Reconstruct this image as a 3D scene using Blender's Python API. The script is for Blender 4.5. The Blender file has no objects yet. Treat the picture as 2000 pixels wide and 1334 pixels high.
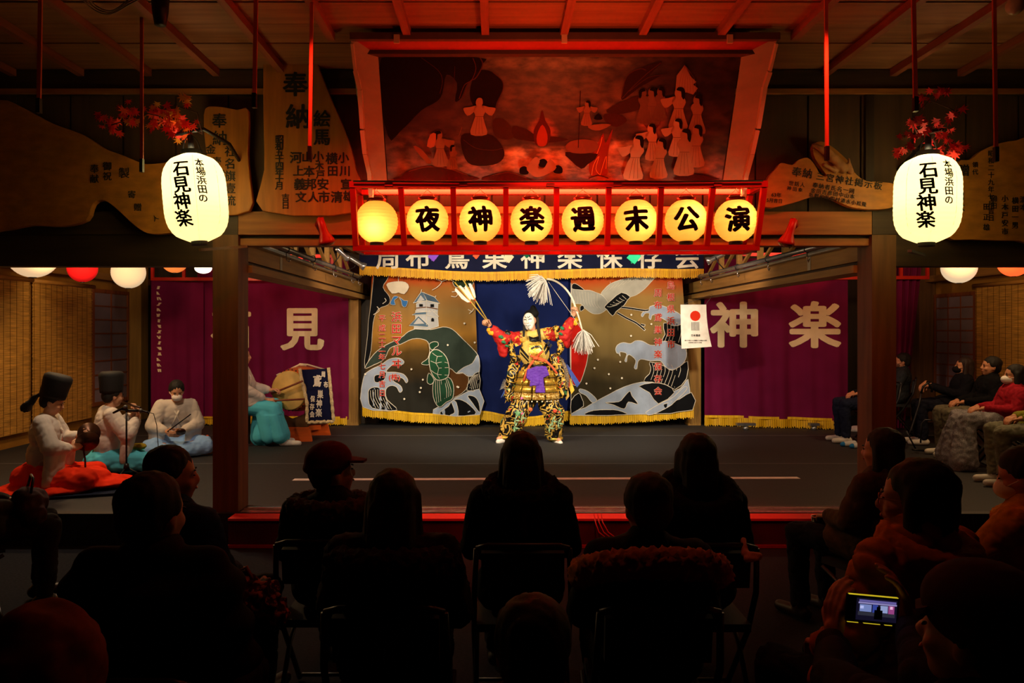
import bpy, bmesh, math, random
from mathutils import Vector, Matrix, noise
from mathutils.bvhtree import BVHTree

random.seed(7)
SC = bpy.context.scene
COL = SC.collection
V = Vector
# ---------------------------------------------------------------- camera
# eye at 1.74 m; F is the focal length in pixels of the 2000 px wide frame
F, CX, CY, CZ = 1400.0, 970.0, 645.0, 1.74
cam_data = bpy.data.cameras.new('camera')
cam = bpy.data.objects.new('camera', cam_data)
COL.objects.link(cam)
cam.location = (0, 0, CZ)
cam.rotation_euler = (math.radians(90), 0, 0)
cam_data.sensor_width = 36
cam_data.lens = F / 2000 * 36
cam_data.shift_x = (1000 - CX) / 2000
cam_data.shift_y = (CY - 667) / 2000
cam_data.clip_start = 0.05
SC.camera = cam
# ---------------------------------------------------------------- world, exposure, lights
world = bpy.data.worlds.new('world')
SC.world = world
world.use_nodes = True
world.node_tree.nodes['Background'].inputs[0].default_value = (0.3, 0.4, 0.9, 1)
world.node_tree.nodes['Background'].inputs[1].default_value = 0.0006
vs = SC.view_settings
vs.view_transform = 'Standard'
vs.look = 'None'
vs.exposure = 0
vs.gamma = 1
vs.use_curve_mapping = False
SC.cycles.use_denoising = True
SC.cycles.max_bounces = 6
SC.cycles.diffuse_bounces = 3
SC.cycles.sample_clamp_indirect = 3


def light(kind, name, loc, energy, col, target=None, size=0.1, spot=60, blend=0.5, sy=None):
    d = bpy.data.lights.new(name, kind)
    d.energy = energy
    d.color = col
    if kind == 'SPOT':
        d.spot_size = math.radians(spot)
        d.spot_blend = blend
        d.shadow_soft_size = size
    elif kind == 'AREA':
        d.size = size
        if sy:
            d.shape = 'RECTANGLE'
            d.size_y = sy
    else:
        d.shadow_soft_size = size
    o = bpy.data.objects.new(name, d)
    o.location = loc
    if target is not None:
        o.rotation_euler = (V(target) - V(loc)).to_track_quat('-Z', 'Y').to_euler()
    COL.objects.link(o)
    return o


WARM = (1, .80, .55)
AMB = (1, .62, .28)
# stage spots above the front beam, inside the stage
light('SPOT', 'stage_spot', (-1.6, 6.45, 2.85), 640, WARM, (.2, 10.6, 1.2), .12, 75, .8)
light('SPOT', 'stage_spot', (2.6, 6.45, 2.85), 640, WARM, (.9, 10.6, 1.2), .12, 75, .8)
light('SPOT', 'stage_spot', (.5, 6.6, 2.9), 130, (1, .86, .66), (.47, 9.7, 1.1), .1, 34, .7)
# house spots thrown on the side curtains from the stage side
light('SPOT', 'curtain_spot', (-.2, 7.6, 2.75), 130, (1, .6, .42), (-3.6, 11.3, 1.5), .15, 70, .9)
light('SPOT', 'curtain_spot', (1.2, 7.6, 2.75), 150, (1, .6, .42), (4.4, 11.0, 1.5), .15, 70, .9)
# side rooms: unseen fill lights added above the lintels for lantern glow
light('POINT', 'side_room_fill', (-4.4, 7.6, 2.8), 95, AMB, None, .12)
light('POINT', 'side_room_fill', (-3.4, 6.6, 2.7), 65, (1, .75, .5), None, .12)
light('POINT', 'side_room_fill', (5.2, 7.9, 2.9), 62, AMB, None, .12)
light('POINT', 'side_room_fill', (4.8, 6.6, 2.75), 30, AMB, None, .12)
# red wash added over the lantern box without a fixture, reddening the painting
light('AREA', 'red_wash', (.48, 5.12, 2.98), 7, (1, .05, .015), (.48, 5.3, 4.2), 2.3, sy=.12)
light('POINT', 'red_flood_house', (.48, 3.2, 3.62), 12, (1, .24, .09), None, .12)
light('SPOT', 'red_ceiling_fill', (.48, 4.3, 2.9), 34, (1, .13, .03), (.48, 4.9, 4.0), .1, 150, 1)  # unseen up-light added in mid-air to redden the ceiling
# unseen red light added behind the lantern row to redden the beam
light('AREA', 'beam_red_fill', (.48, 5.66, 2.86), 55, (1, .09, .03), (.48, 5.95, 2.5), 2.9, sy=.06)
for x_ in (-1.0, .48, 2.0):
    light('SPOT', 'red_wash', (x_, 4.3, 3.72), 80, (1, .07, .03), (x_, 5.6, 2.1), .05, 78, .9)
light('SPOT', 'red_flood_floor', (.48, 4.9, 3.6), 130, (1, .07, .04), (.48, 5.8, .2), .06, 62, .6)


def s2l(c):
    return c / 12.92 if c <= .04045 else ((c + .055) / 1.055) ** 2.4


def hx(h):
    h = h.lstrip('#')
    return tuple(s2l(int(h[i:i + 2], 16) / 255) for i in (0, 2, 4)) + (1,)


def nd(nt, t, **kw):
    n = nt.nodes.new(t)
    for k, v in kw.items():
        setattr(n, k, v)
    return n


MATS = {}


def mat(name, col, rough=.7, metal=0., var=.15, scale=8., stretch=(1, 1, 1), bump=0., emit=None, estr=0.,
        col2=None, coord='Object', detail=3., sharp=None, trans=0.):
    """a procedural surface: noise between two colours, optional bump, glow and translucency"""
    if name in MATS:
        return MATS[name]
    m = bpy.data.materials.new(name)
    m.use_nodes = True
    nt = m.node_tree
    b = nt.nodes['Principled BSDF']
    c = hx(col)
    a = tuple(x * (1 - var) for x in c[:3]) + (1,)
    d = hx(col2) if col2 else tuple(min(1, x * (1 + var)) for x in c[:3]) + (1,)
    tc = nd(nt, 'ShaderNodeTexCoord')
    mp = nd(nt, 'ShaderNodeMapping')
    mp.inputs['Scale'].default_value = stretch
    nt.links.new(tc.outputs[coord], mp.inputs[0])
    nz = nd(nt, 'ShaderNodeTexNoise')
    nz.inputs['Scale'].default_value = scale
    nz.inputs['Detail'].default_value = detail
    nt.links.new(mp.outputs[0], nz.inputs['Vector'])
    rp = nd(nt, 'ShaderNodeValToRGB')
    lo, hi = sharp or (.3, .7)
    rp.color_ramp.elements[0].position = lo
    rp.color_ramp.elements[1].position = hi
    rp.color_ramp.elements[0].color = a if not col2 else c
    rp.color_ramp.elements[1].color = d
    nt.links.new(nz.outputs['Fac'], rp.inputs[0])
    nt.links.new(rp.outputs[0], b.inputs['Base Color'])
    b.inputs['Roughness'].default_value = rough
    b.inputs['Metallic'].default_value = metal
    if rough >= .8:
        b.inputs['Specular IOR Level'].default_value = .12
    if bump:
        bp = nd(nt, 'ShaderNodeBump')
        bp.inputs['Strength'].default_value = bump
        bp.inputs['Distance'].default_value = .01
        nt.links.new(nz.outputs['Fac'], bp.inputs['Height'])
        nt.links.new(bp.outputs[0], b.inputs['Normal'])
    if emit:
        b.inputs['Emission Color'].default_value = hx(emit)
        b.inputs['Emission Strength'].default_value = estr
    if trans:
        out = nt.nodes['Material Output']
        tr = nd(nt, 'ShaderNodeBsdfTranslucent')
        nt.links.new(rp.outputs[0], tr.inputs[0])
        mx = nd(nt, 'ShaderNodeMixShader')
        mx.inputs[0].default_value = trans
        nt.links.new(b.outputs[0], mx.inputs[1])
        nt.links.new(tr.outputs[0], mx.inputs[2])
        nt.links.new(mx.outputs[0], out.inputs[0])
    MATS[name] = m
    return m


def wood(name, col, axis='x', rough=.6, var=.3):
    st = {'x': (.7, 9, 9), 'y': (9, .7, 9), 'z': (9, 9, .7)}[axis]
    return mat(name, col, rough, 0, var, 2.2, st, .15, detail=5)


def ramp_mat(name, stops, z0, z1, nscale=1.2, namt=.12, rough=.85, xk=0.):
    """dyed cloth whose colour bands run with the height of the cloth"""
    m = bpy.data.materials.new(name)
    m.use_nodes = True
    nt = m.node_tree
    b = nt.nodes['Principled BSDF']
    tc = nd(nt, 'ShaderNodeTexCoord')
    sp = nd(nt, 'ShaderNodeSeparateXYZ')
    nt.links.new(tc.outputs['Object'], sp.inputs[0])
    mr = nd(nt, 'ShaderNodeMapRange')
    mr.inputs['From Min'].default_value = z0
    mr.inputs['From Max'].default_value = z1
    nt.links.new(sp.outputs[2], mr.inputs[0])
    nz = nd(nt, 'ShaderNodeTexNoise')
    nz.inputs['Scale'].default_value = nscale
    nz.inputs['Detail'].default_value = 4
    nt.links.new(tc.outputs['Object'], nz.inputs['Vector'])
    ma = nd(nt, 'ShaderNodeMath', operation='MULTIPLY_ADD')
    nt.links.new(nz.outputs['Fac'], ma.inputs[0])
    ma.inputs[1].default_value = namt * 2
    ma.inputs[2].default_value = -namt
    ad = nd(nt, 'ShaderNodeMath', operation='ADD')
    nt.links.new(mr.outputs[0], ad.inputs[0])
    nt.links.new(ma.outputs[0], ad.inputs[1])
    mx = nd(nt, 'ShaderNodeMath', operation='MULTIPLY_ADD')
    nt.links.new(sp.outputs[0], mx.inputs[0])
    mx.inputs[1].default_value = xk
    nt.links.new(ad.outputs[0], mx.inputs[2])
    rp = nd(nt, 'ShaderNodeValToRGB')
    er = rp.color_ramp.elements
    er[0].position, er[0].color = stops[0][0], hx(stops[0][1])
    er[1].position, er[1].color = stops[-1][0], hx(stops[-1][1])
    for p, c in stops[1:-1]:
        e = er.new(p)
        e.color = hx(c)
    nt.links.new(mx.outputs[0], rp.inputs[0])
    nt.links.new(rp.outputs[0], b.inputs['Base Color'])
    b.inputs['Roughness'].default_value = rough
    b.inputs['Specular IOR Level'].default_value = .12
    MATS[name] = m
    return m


# ---------------------------------------------------------------- geometry helpers
def P(px, py, Y):
    """the point at depth Y (metres from the camera) that the photograph shows at px, py"""
    return V(((px - CX) * Y / F, Y, CZ - (py - CY) * Y / F))


XF = {}


def thing(name, label, cat, loc=(0, 0, 0), group=None, rot=0):
    o = bpy.data.objects.new(name, None)
    COL.objects.link(o)
    o.location = loc
    o.rotation_euler = (0, 0, math.radians(rot))
    o.empty_display_size = .1
    XF[o.name] = Matrix.Translation(V(loc)) @ Matrix.Rotation(math.radians(rot), 4, 'Z')
    tag(o, label, cat, group)
    return o


def tag(o, label=None, cat=None, group=None, kind=None):
    if label:
        o['label'] = label
    if cat:
        o['category'] = cat
    if group:
        o['group'] = group
    if kind:
        o['kind'] = kind
    return o


def link(name, me, m, parent=None, origin=None):
    """link a mesh whose vertices are in world coordinates"""
    o = bpy.data.objects.new(name, me)
    COL.objects.link(o)
    if parent is not None:
        X = XF[parent.name]
        me.transform(X.inverted())
        o.parent = parent
    else:
        X = Matrix.Translation(V(origin)) if origin is not None else Matrix.Identity(4)
        if origin is not None:
            me.transform(X.inverted())
            o.location = origin
    XF[o.name] = X
    me.materials.clear()
    if m:
        me.materials.append(m)
    return o


class MB:
    def __init__(s, M=None):
        s.v, s.f, s.M = [], [], M

    def add(s, vs, fs, M=None):
        n = len(s.v)
        if M is not None:
            vs = [M @ V(p) for p in vs]
        s.v += [V(p) for p in vs]
        s.f += [tuple(n + i for i in f) for f in fs]
        return s

    def box(s, c, d, M=None):
        x, y, z = d[0] / 2, d[1] / 2, d[2] / 2
        vs = [(i * x, j * y, k * z) for i in (-1, 1) for j in (-1, 1) for k in (-1, 1)]
        fs = [(0, 1, 3, 2), (4, 6, 7, 5), (0, 4, 5, 1), (2, 3, 7, 6), (0, 2, 6, 4), (1, 5, 7, 3)]
        T = Matrix.Translation(V(c))
        if M is not None:
            T = T @ M.to_4x4()
        return s.add(vs, fs, T)

    def span(s, a, b):
        a, b = V(a), V(b)
        return s.box((a + b) / 2, [abs(t) for t in (b - a)])

    def bar(s, a, b, w, h, up=(0, 0, 1)):
        a, b = V(a), V(b)
        d = (b - a).normalized()
        u = V(up)
        if abs(d.dot(u)) > .98:
            u = V((1, 0, 0))
        x = d.cross(u).normalized()
        z = x.cross(d)
        M = Matrix((x, d, z)).transposed()
        return s.box((a + b) / 2, (w, (b - a).length, h), M)

    def cap(s, a, b, ra, rb=None, n=14, sx=1.):
        rb = ra if rb is None else rb
        a, b = V(a), V(b)
        d = b - a
        if d.length < 1e-6:
            d = V((0, 0, 1e-4))
        L = d.length
        q = d.to_track_quat('Z', 'Y').to_matrix()
        prof = []
        for i in range(5):
            t = math.pi / 2 * (1 - i / 4)
            prof.append((ra * math.cos(t), -ra * math.sin(t)))
        for i in range(5):
            t = math.pi / 2 * i / 4
            prof.append((rb * math.cos(t), L + rb * math.sin(t)))
        return s.lathe(prof, a, n, q)

    def lathe(s, prof, c, n=24, R=None, sx=1., sy=1.):
        vs, fs = [], []
        top, bot = prof[-1][0] < 1e-5, prof[0][0] < 1e-5
        rows = []
        for k, (r, z) in enumerate(prof):
            if r < 1e-5:
                rows.append([len(vs)])
                vs.append(V((0, 0, z)))
            else:
                rows.append(list(range(len(vs), len(vs) + n)))
                vs += [V((r * sx * math.cos(2 * math.pi * i / n), r * sy * math.sin(2 * math.pi * i / n), z)) for i in range(n)]
        for A, B in zip(rows, rows[1:]):
            for i in range(n):
                j = (i + 1) % n
                if len(A) == 1 and len(B) == 1:
                    continue
                if len(A) == 1:
                    fs.append((A[0], B[j], B[i]))
                elif len(B) == 1:
                    fs.append((A[i], A[j], B[0]))
                else:
                    fs.append((A[i], A[j], B[j], B[i]))
        T = Matrix.Translation(V(c))
        if R is not None:
            T = T @ R.to_4x4()
        return s.add(vs, fs, T)

    def ell(s, c, r, R=None, n=18, m=10):
        prof = [(math.sin(math.pi * i / m), -math.cos(math.pi * i / m)) for i in range(m + 1)]
        prof[0], prof[-1] = (0, -1), (0, 1)
        S = Matrix.Diagonal((r[0], r[1], r[2], 1)) if not isinstance(r, (int, float)) else Matrix.Diagonal((r, r, r, 1))
        T = Matrix.Translation(V(c))
        if R is not None:
            T = T @ R.to_4x4()
        t = MB().lathe(prof, (0, 0, 0), n)
        return s.add(t.v, t.f, T @ S)

    def tube(s, pts, r, n=8):
        pts = [V(p) for p in pts]
        rs = r if isinstance(r, (list, tuple)) else [r] * len(pts)
        vs, fs = [], []
        N = None
        for i, p in enumerate(pts):
            d = (pts[min(i + 1, len(pts) - 1)] - pts[max(i - 1, 0)]).normalized()
            if N is None:
                N = d.orthogonal().normalized()
            N = (N - d * N.dot(d))
            N = N.normalized() if N.length > 1e-6 else d.orthogonal().normalized()
            B = d.cross(N)
            vs += [p + (N * math.cos(2 * math.pi * k / n) + B * math.sin(2 * math.pi * k / n)) * rs[i] for k in range(n)]
        for i in range(len(pts) - 1):
            for k in range(n):
                j = (k + 1) % n
                fs.append((i * n + k, i * n + j, (i + 1) * n + j, (i + 1) * n + k))
        fs.append(tuple(reversed(range(n))))
        fs.append(tuple(range((len(pts) - 1) * n, len(pts) * n)))
        return s.add(vs, fs)

    def slab(s, pts, t, nrm=None):
        """closed polygon with thickness t, pushed along its normal both ways"""
        pts = [V(p) for p in pts]
        if nrm is None:
            nrm = (pts[1] - pts[0]).cross(pts[2] - pts[0]).normalized()
        nrm = V(nrm)
        n = len(pts)
        vs = [p + nrm * t / 2 for p in pts] + [p - nrm * t / 2 for p in pts]
        fs = [tuple(range(n)), tuple(reversed(range(n, 2 * n)))]
        fs += [(i, n + i, n + (i + 1) % n, (i + 1) % n) for i in range(n)]
        return s.add(vs, fs)

    def grid(s, fn, nu, nv, t=None):
        vs = [fn(i / nu, j / nv) for j in range(nv + 1) for i in range(nu + 1)]
        w = nu + 1
        fs = [(j * w + i, j * w + i + 1, (j + 1) * w + i + 1, (j + 1) * w + i) for j in range(nv) for i in range(nu)]
        return s.add(vs, fs)

    def mesh(s, name='m'):
        me = bpy.data.meshes.new(name)
        me.from_pydata([(s.M @ p if s.M else p)[:] for p in s.v], [], s.f)
        me.validate()
        bm = bmesh.new()
        bm.from_mesh(me)
        bmesh.ops.recalc_face_normals(bm, faces=bm.faces)
        bm.to_mesh(me)
        bm.free()
        return me

    def build(s, name, m, parent=None, smooth=False, origin=None, thick=None):
        me = s.mesh(name)
        if smooth:
            me.shade_smooth()
        o = link(name, me, m, parent, origin)
        if thick:
            md = o.modifiers.new('thickness', 'SOLIDIFY')
            md.thickness = thick
        return o

    def blob(s, name, m, parent=None, vox=.012, it=4, disp=None, extra=None, origin=None):
        """fuse all the closed shapes collected here into one continuous smooth surface"""
        me = fuse(s.mesh(name), vox, it)
        if disp:
            cos = [v.co.copy() for v in me.vertices]
            nr = [v.normal.copy() for v in me.vertices]
            for v, c, n in zip(me.vertices, cos, nr):
                v.co = c + n * disp(c)
        if extra is not None:
            bm = bmesh.new()
            bm.from_mesh(me)
            bm.from_mesh(extra)
            bm.to_mesh(me)
            bm.free()
        me.shade_smooth()
        return link(name, me, m, parent, origin)


TMP = bpy.data.objects.new('tmp', bpy.data.meshes.new('tmp'))
COL.objects.link(TMP)
VL = SC.view_layers[0]


def fuse(me, vox, it):
    TMP.data = me
    TMP.modifiers.clear()
    r = TMP.modifiers.new('r', 'REMESH')
    r.mode = 'VOXEL'
    r.voxel_size = vox
    r.use_smooth_shade = True
    if it:
        q = TMP.modifiers.new('s', 'SMOOTH')
        q.iterations = it
        q.factor = .5
    dg = bpy.context.evaluated_depsgraph_get()
    dg.update()
    out = bpy.data.meshes.new_from_object(TMP.evaluated_get(dg))
    return out


FONT = bpy.data.curves.new('text', 'FONT')
FOBJ = bpy.data.objects.new('text', FONT)
COL.objects.link(FOBJ)
GL = {}


def glyphs(s, bold=0.):
    key = (s, bold)
    if key not in GL:
        FONT.body = s
        FONT.resolution_u = 3
        FONT.offset = bold
        dg = bpy.context.evaluated_depsgraph_get()
        dg.update()
        me = bpy.data.meshes.new_from_object(FOBJ.evaluated_get(dg))
        vs = [(v.co.x, v.co.y) for v in me.vertices]
        fs = [tuple(p.vertices) for p in me.polygons]
        bpy.data.meshes.remove(me)
        if vs:
            x0, x1 = min(v[0] for v in vs), max(v[0] for v in vs)
            y0, y1 = min(v[1] for v in vs), max(v[1] for v in vs)
            cx = (x0 + x1) / 2 if len(s) > 1 else .5
            cy = .37
            vs = [(x - cx, y - cy) for x, y in vs]
        GL[key] = (vs, fs)
    return GL[key]


def bend(me, step):
    bm = bmesh.new()
    bm.from_mesh(me)
    for ax in (0, 1):
        cs = [v.co[ax] for v in bm.verts]
        if not cs:
            continue
        a, b = min(cs), max(cs)
        k = int((b - a) / step)
        no = V((1, 0, 0)) if ax == 0 else V((0, 1, 0))
        for i in range(1, k + 1):
            q = V((0, 0, 0))
            q[ax] = a + (b - a) * i / (k + 1)
            bmesh.ops.bisect_plane(bm, geom=bm.verts[:] + bm.edges[:] + bm.faces[:], plane_co=q, plane_no=no)
    bm.to_mesh(me)
    bm.free()


def lettering(name, items, m, parent, fmap, step=None, bold=0., origin=None, tiny=False):
    """items: (string, u, v, size, dict(col, rot, sx, shear)); v grows downward like in the photograph; fmap(u, v) -> world"""
    vs, fs = [], []

    def flush(nm):
        if vs:
            flush_text(nm, vs, fs, m, parent, fmap, step, origin)
            vs.clear()
            fs.clear()
    for it in items:
        s, u, v, sz = it[:4]
        o = it[4] if len(it) > 4 else {}
        if o.get('col'):
            ch = [(c, 0, i * o.get('pitch', sz * 1.08)) for i, c in enumerate(s)]
        elif o.get('pitch'):
            ch = [(c, i * o['pitch'], 0) for i, c in enumerate(s)]
        else:
            ch = [(s, 0, 0)]
        ca, sa = math.cos(math.radians(o.get('rot', 0))), math.sin(math.radians(o.get('rot', 0)))
        for c, du, dv in ch:
            if c == ' ':
                continue
            gv, gf = glyphs(c)
            B = o.get('bold', bold)
            # heavier strokes: the glyph stamped again a little to each side
            for k, (sx_, sy_) in enumerate(((0, 0), (B, 0), (-B, 0), (0, B * .7), (0, -B * .7), (B * .7, B * .5), (-B * .7, B * .5), (B * .7, -B * .5), (-B * .7, -B * .5)) if B else ((0, 0),)):
                n = len(vs)
                for x, y in gv:
                    x, y = x + sx_, y + sy_
                    x = (x * o.get('sx', 1) + y * o.get('shear', 0)) * sz
                    y = y * sz
                    xx, yy = du + x, dv - y
                    vs.append((u + xx * ca - yy * sa, v + xx * sa + yy * ca, k * .0002))
                fs += [tuple(n + i for i in f) for f in gf]
            if not tiny:
                flush('character')
    flush(name)


def flush_text(name, vs, fs, m, parent, fmap, step, origin):
    me = bpy.data.meshes.new(name)
    me.from_pydata(vs, [], fs)
    if step:
        bend(me, step)
    for vv in me.vertices:
        k = vv.co.z
        vv.co = fmap(vv.co.x, vv.co.y)
        vv.co.y -= k
    me.validate()
    return link(name, me, m, parent, origin)


def smooth_poly(pts, k=4, closed=True):
    out = []
    n = len(pts)
    rng = range(n) if closed else range(n - 1)
    for i in rng:
        if closed:
            p0, p1, p2, p3 = pts[i - 1], pts[i], pts[(i + 1) % n], pts[(i + 2) % n]
        else:
            p0, p1, p2, p3 = pts[max(i - 1, 0)], pts[i], pts[i + 1], pts[min(i + 2, n - 1)]
        for j in range(k):
            t = j / k
            out.append(tuple(.5 * ((2 * b) + (c - a) * t + (2 * a - 5 * b + 4 * c - d) * t * t + (3 * b - a - 3 * c + d) * t ** 3)
                             for a, b, c, d in zip(p0, p1, p2, p3)))
    if not closed:
        out.append(tuple(pts[-1]))
    return out


def flat_poly(pts):
    bm = bmesh.new()
    vs = [bm.verts.new((x, y, 0)) for x, y in pts]
    es = [bm.edges.new((vs[i], vs[(i + 1) % len(vs)])) for i in range(len(vs))]
    bmesh.ops.triangle_fill(bm, edges=es, use_beauty=True)
    return bm


def strip_poly(pts, w, closed=False):
    n = len(pts)
    L, R = [], []
    for i, p in enumerate(pts):
        a = pts[(i - 1) % n] if (closed or i) else p
        b = pts[(i + 1) % n] if (closed or i < n - 1) else p
        dx, dy = b[0] - a[0], b[1] - a[1]
        l = math.hypot(dx, dy) or 1
        nx, ny = -dy / l * w / 2, dx / l * w / 2
        L.append((p[0] + nx, p[1] + ny, 0))
        R.append((p[0] - nx, p[1] - ny, 0))
    fs = []
    m = n if closed else n - 1
    for i in range(m):
        j = (i + 1) % n
        fs.append((i, j, n + j, n + i))
    return L + R, fs


class Art:
    """flat print on a surface: filled outlines and lines, gathered per colour, each colour laid a hair in front of the one before"""

    def __init__(s, fmap, parent, tf=None, step=7., gap=.0015, name='printed_shape', base=.0045):
        s.base = base
        s.fmap, s.parent, s.tf, s.step, s.gap, s.name = fmap, parent, tf or (lambda p: p), step, gap, name
        s.layer = 1
        s.jobs = []

    def _out(s, vs, fs, col, name=None):
        if s.jobs and s.jobs[-1][2] == col:
            j = s.jobs[-1]
            n = len(j[0])
            j[0].extend(vs)
            j[1].extend(tuple(n + i for i in f) for f in fs)
        else:
            s.jobs.append([list(vs), [tuple(f) for f in fs], col])

    def fill(s, pts, col, k=4, line=None, lw=1.1):
        pts = [s.tf(p) for p in pts]
        if k > 1:
            pts = smooth_poly(pts, k)
        bm = flat_poly(pts)
        bm.verts.index_update()
        s._out([v.co[:] for v in bm.verts], [[v.index for v in f.verts] for f in bm.faces], col)
        bm.free()
        if line:
            a, b = strip_poly(pts, lw, True)
            s._out(a, b, line)

    def line(s, pts, w, col, k=4, closed=False):
        pts = [s.tf(p) for p in pts]
        if k > 1:
            pts = smooth_poly(pts, k, closed)
        a, b = strip_poly(pts, w, closed)
        s._out(a, b, col)

    def dot(s, c, r, col):
        x, y = s.tf(c)
        s._out([(x + r * math.cos(t * .785), y + r * math.sin(t * .785), 0) for t in range(8)], [tuple(range(8))], col)

    def done(s):
        for i, (vs, fs, col) in enumerate(s.jobs):
            me = bpy.data.meshes.new(s.name)
            me.from_pydata(vs, [], fs)
            if s.step:
                bend(me, s.step)
            off = V((0, -s.base - s.gap * (i + 1) * .5, 0))
            for v in me.vertices:
                v.co = s.fmap(v.co.x, v.co.y) + off
            link(s.name, me, col if not isinstance(col, str) else mat('dye ' + col, col, .85, 0, .1, 6), s.parent)


M3 = lambda deg, ax: Matrix.Rotation(math.radians(deg), 3, ax)

# ================================================================ THE ROOM
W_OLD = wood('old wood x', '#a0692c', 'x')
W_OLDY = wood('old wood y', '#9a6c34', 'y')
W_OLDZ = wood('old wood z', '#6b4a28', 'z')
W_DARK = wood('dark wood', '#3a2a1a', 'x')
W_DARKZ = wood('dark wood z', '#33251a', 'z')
W_CEIL = wood('ceiling boards', '#8a5a34', 'x', .7, .25)
RED_L = mat('red lacquer', '#c8200e', .38, 0, .12, 5)
RED_D = mat('red paint', '#a01c10', .5, 0, .2, 6)
BLACK = mat('black paint', '#0c0b0b', .5)
GOLD_T = mat('gold thread', '#f4bc10', .6, 0, .25, 30, (1, 1, .08))
XL, XR = -6.2, 7.16
SL, SR = -2.135, 3.10       # inner faces of the stage posts
SF = .24                    # stage floor height


def struct(o):
    return tag(o, kind='structure')


struct(MB().span((XL - .5, -1.5, -.05), (XR + .5, 5.95, 0)).build('floor', mat('house carpet', '#23242c', .95, 0, .3, 60)))
sf = struct(MB().span((XL, 5.87, 0), (XR, 13, SF)).build('stage_floor', mat('stage mat', '#26272a', .7, 0, .2, 40, bump=.05)))
for yy, w_, hh, x0, x1 in ((8.05, .03, .0012, XL, XR), (10.2, .03, .0012, XL, XR), (6.12, .012, .0015, SL, SR)):
    MB().span((x0 + .05, yy, SF), (x1 - .05, yy + w_, SF + hh)).build('mat_seam', mat('seam', '#54555a', .5), sf)
tp = MB().slab([(-2.04, 7.15, SF + .001), (3.07, 7.24, SF + .001), (3.07, 7.33, SF + .001), (-2.04, 7.24, SF + .001)], .002, (0, 0, 1))
tag(tp.build('floor_tape', mat('white tape', '#e6e6e6', .5), origin=(.5, 7.2, SF)),
    'long white tape line stuck across the dark stage mat', 'tape')
# red sill along the front of the stage, clear-wrapped strip behind it
sl = struct(MB().span((SL - .005, 5.715, .0), (SR, 5.868, .222)).build('trim_1', mat('shaded red board', '#4c0a08', .6, 0, .25, 5)))  # front face darkened in colour to stand for its shade
MB().span((SL - .005, 5.705, .2225), (SR, 5.868, SF)).build('sill_board', mat('lit red sill', '#e8301c', .5, 0, .06, 5), sl)  # top cap brightened in colour for the lamp light falling on it
MB().span((SL - .005, 5.705, .005), (SR, 5.7145, .03)).build('foot_strip', RED_D, sl)
tag(MB().grid(lambda u, v: V((SL + .03 + (SR - SL - .06) * u, 5.885 + .2 * v, SF + .004 + .014 * abs(math.sin(v * 9 + math.sin(u * 30) * .6)) * (1 - abs(2 * v - 1)))), 120, 14)
    .build('plastic_sheet', mat('clear wrap', '#8f9298', .12, .35, .2, 20), None, True, origin=(.5, 5.98, SF)),
    'shiny folded plastic sheeting lying along the red stage sill', 'plastic sheet')
struct(MB().span((XL, 5.78, 0), (SL - .21, 5.865, SF + .02)).build('trim_2', BLACK))
struct(MB().span((SR + .2, 5.78, 0), (XR, 5.865, SF + .02)).build('trim_3', BLACK))

# outer walls
struct(MB().span((XL - .12, -1.5, 0), (XL - .02, 13, 3.95)).build('wall_left', mat('ochre plaster', '#a5762f', .9, 0, .15, 3)))
struct(MB().span((XR + .02, -1.5, 0), (XR + .12, 13, 3.95)).build('wall_right', MATS['ochre plaster']))
struct(MB().span((XL, 12.6, 0), (XR, 12.7, 3.95)).build('wall_back', W_DARKZ))
struct(MB().span((XL - .5, -1.6, 0), (XR + .5, -1.5, 3.95)).build('wall_house_back', mat('dark plaster', '#2a2624', .9)))

# ceiling: each board and each rafter a piece
ce = struct(MB().span((XL - .1, -1.5, 3.93), (XR + .1, 6.0, 3.98)).build('ceiling', W_DARK))
y = 2.0
k = 0
while y < 5.95:
    y1 = min(y + .34, 5.97)
    MB().span((XL, y + .006, 3.9 + .004 * (k % 2)), (XR, y1 - .006, 3.928)).build('plank', W_CEIL, ce)
    y = y1
    k += 1
W_RAFT = wood('rafter wood', '#8a4a2c', 'y', .6)
for i in range(-10, 12):
    x = .48 + .56 * i
    if XL < x < XR:
        end = 5.2 if -1.75 < x - .48 < 1.75 else 5.95
        MB().span((x - .027, 1.9, 3.84), (x + .027, end, 3.899)).build('rafter', W_RAFT, ce)
struct(MB().span((-1.05, 5.24, 3.76), (2.05, 5.3, 3.897)).build('shade_strip', W_DARK))  # dark strip added where only shade lies above the painting
# wall over the stage opening
wu = struct(MB().span((XL, 6.02, 2.5), (XR, 6.1, 3.95)).build('wall_front', W_DARKZ))
x = XL
i = 0
W_PAN = wood('wall boards', '#4a3420', 'z', .7, .2)
while x < XR:
    x1 = min(x + .44, XR)
    MB().span((x + .008, 5.985, 2.73), (x1 - .008, 6.019, 3.7)).build('panel', W_PAN, wu)
    x = x1
    i += 1
for x in (-4.3, 3.1, 5.2):
    MB().span((x - .035, 5.95, 2.725), (x + .035, 5.984, 3.7)).build('batten', W_DARKZ, wu)
MB().span((XL, 5.93, 3.7), (XR, 6.018, 3.895)).build('header', W_DARK, wu)
MB().span((XL, 5.90, 3.69), (XR, 5.928, 3.73)).build('rail', W_OLD, wu)
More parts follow.
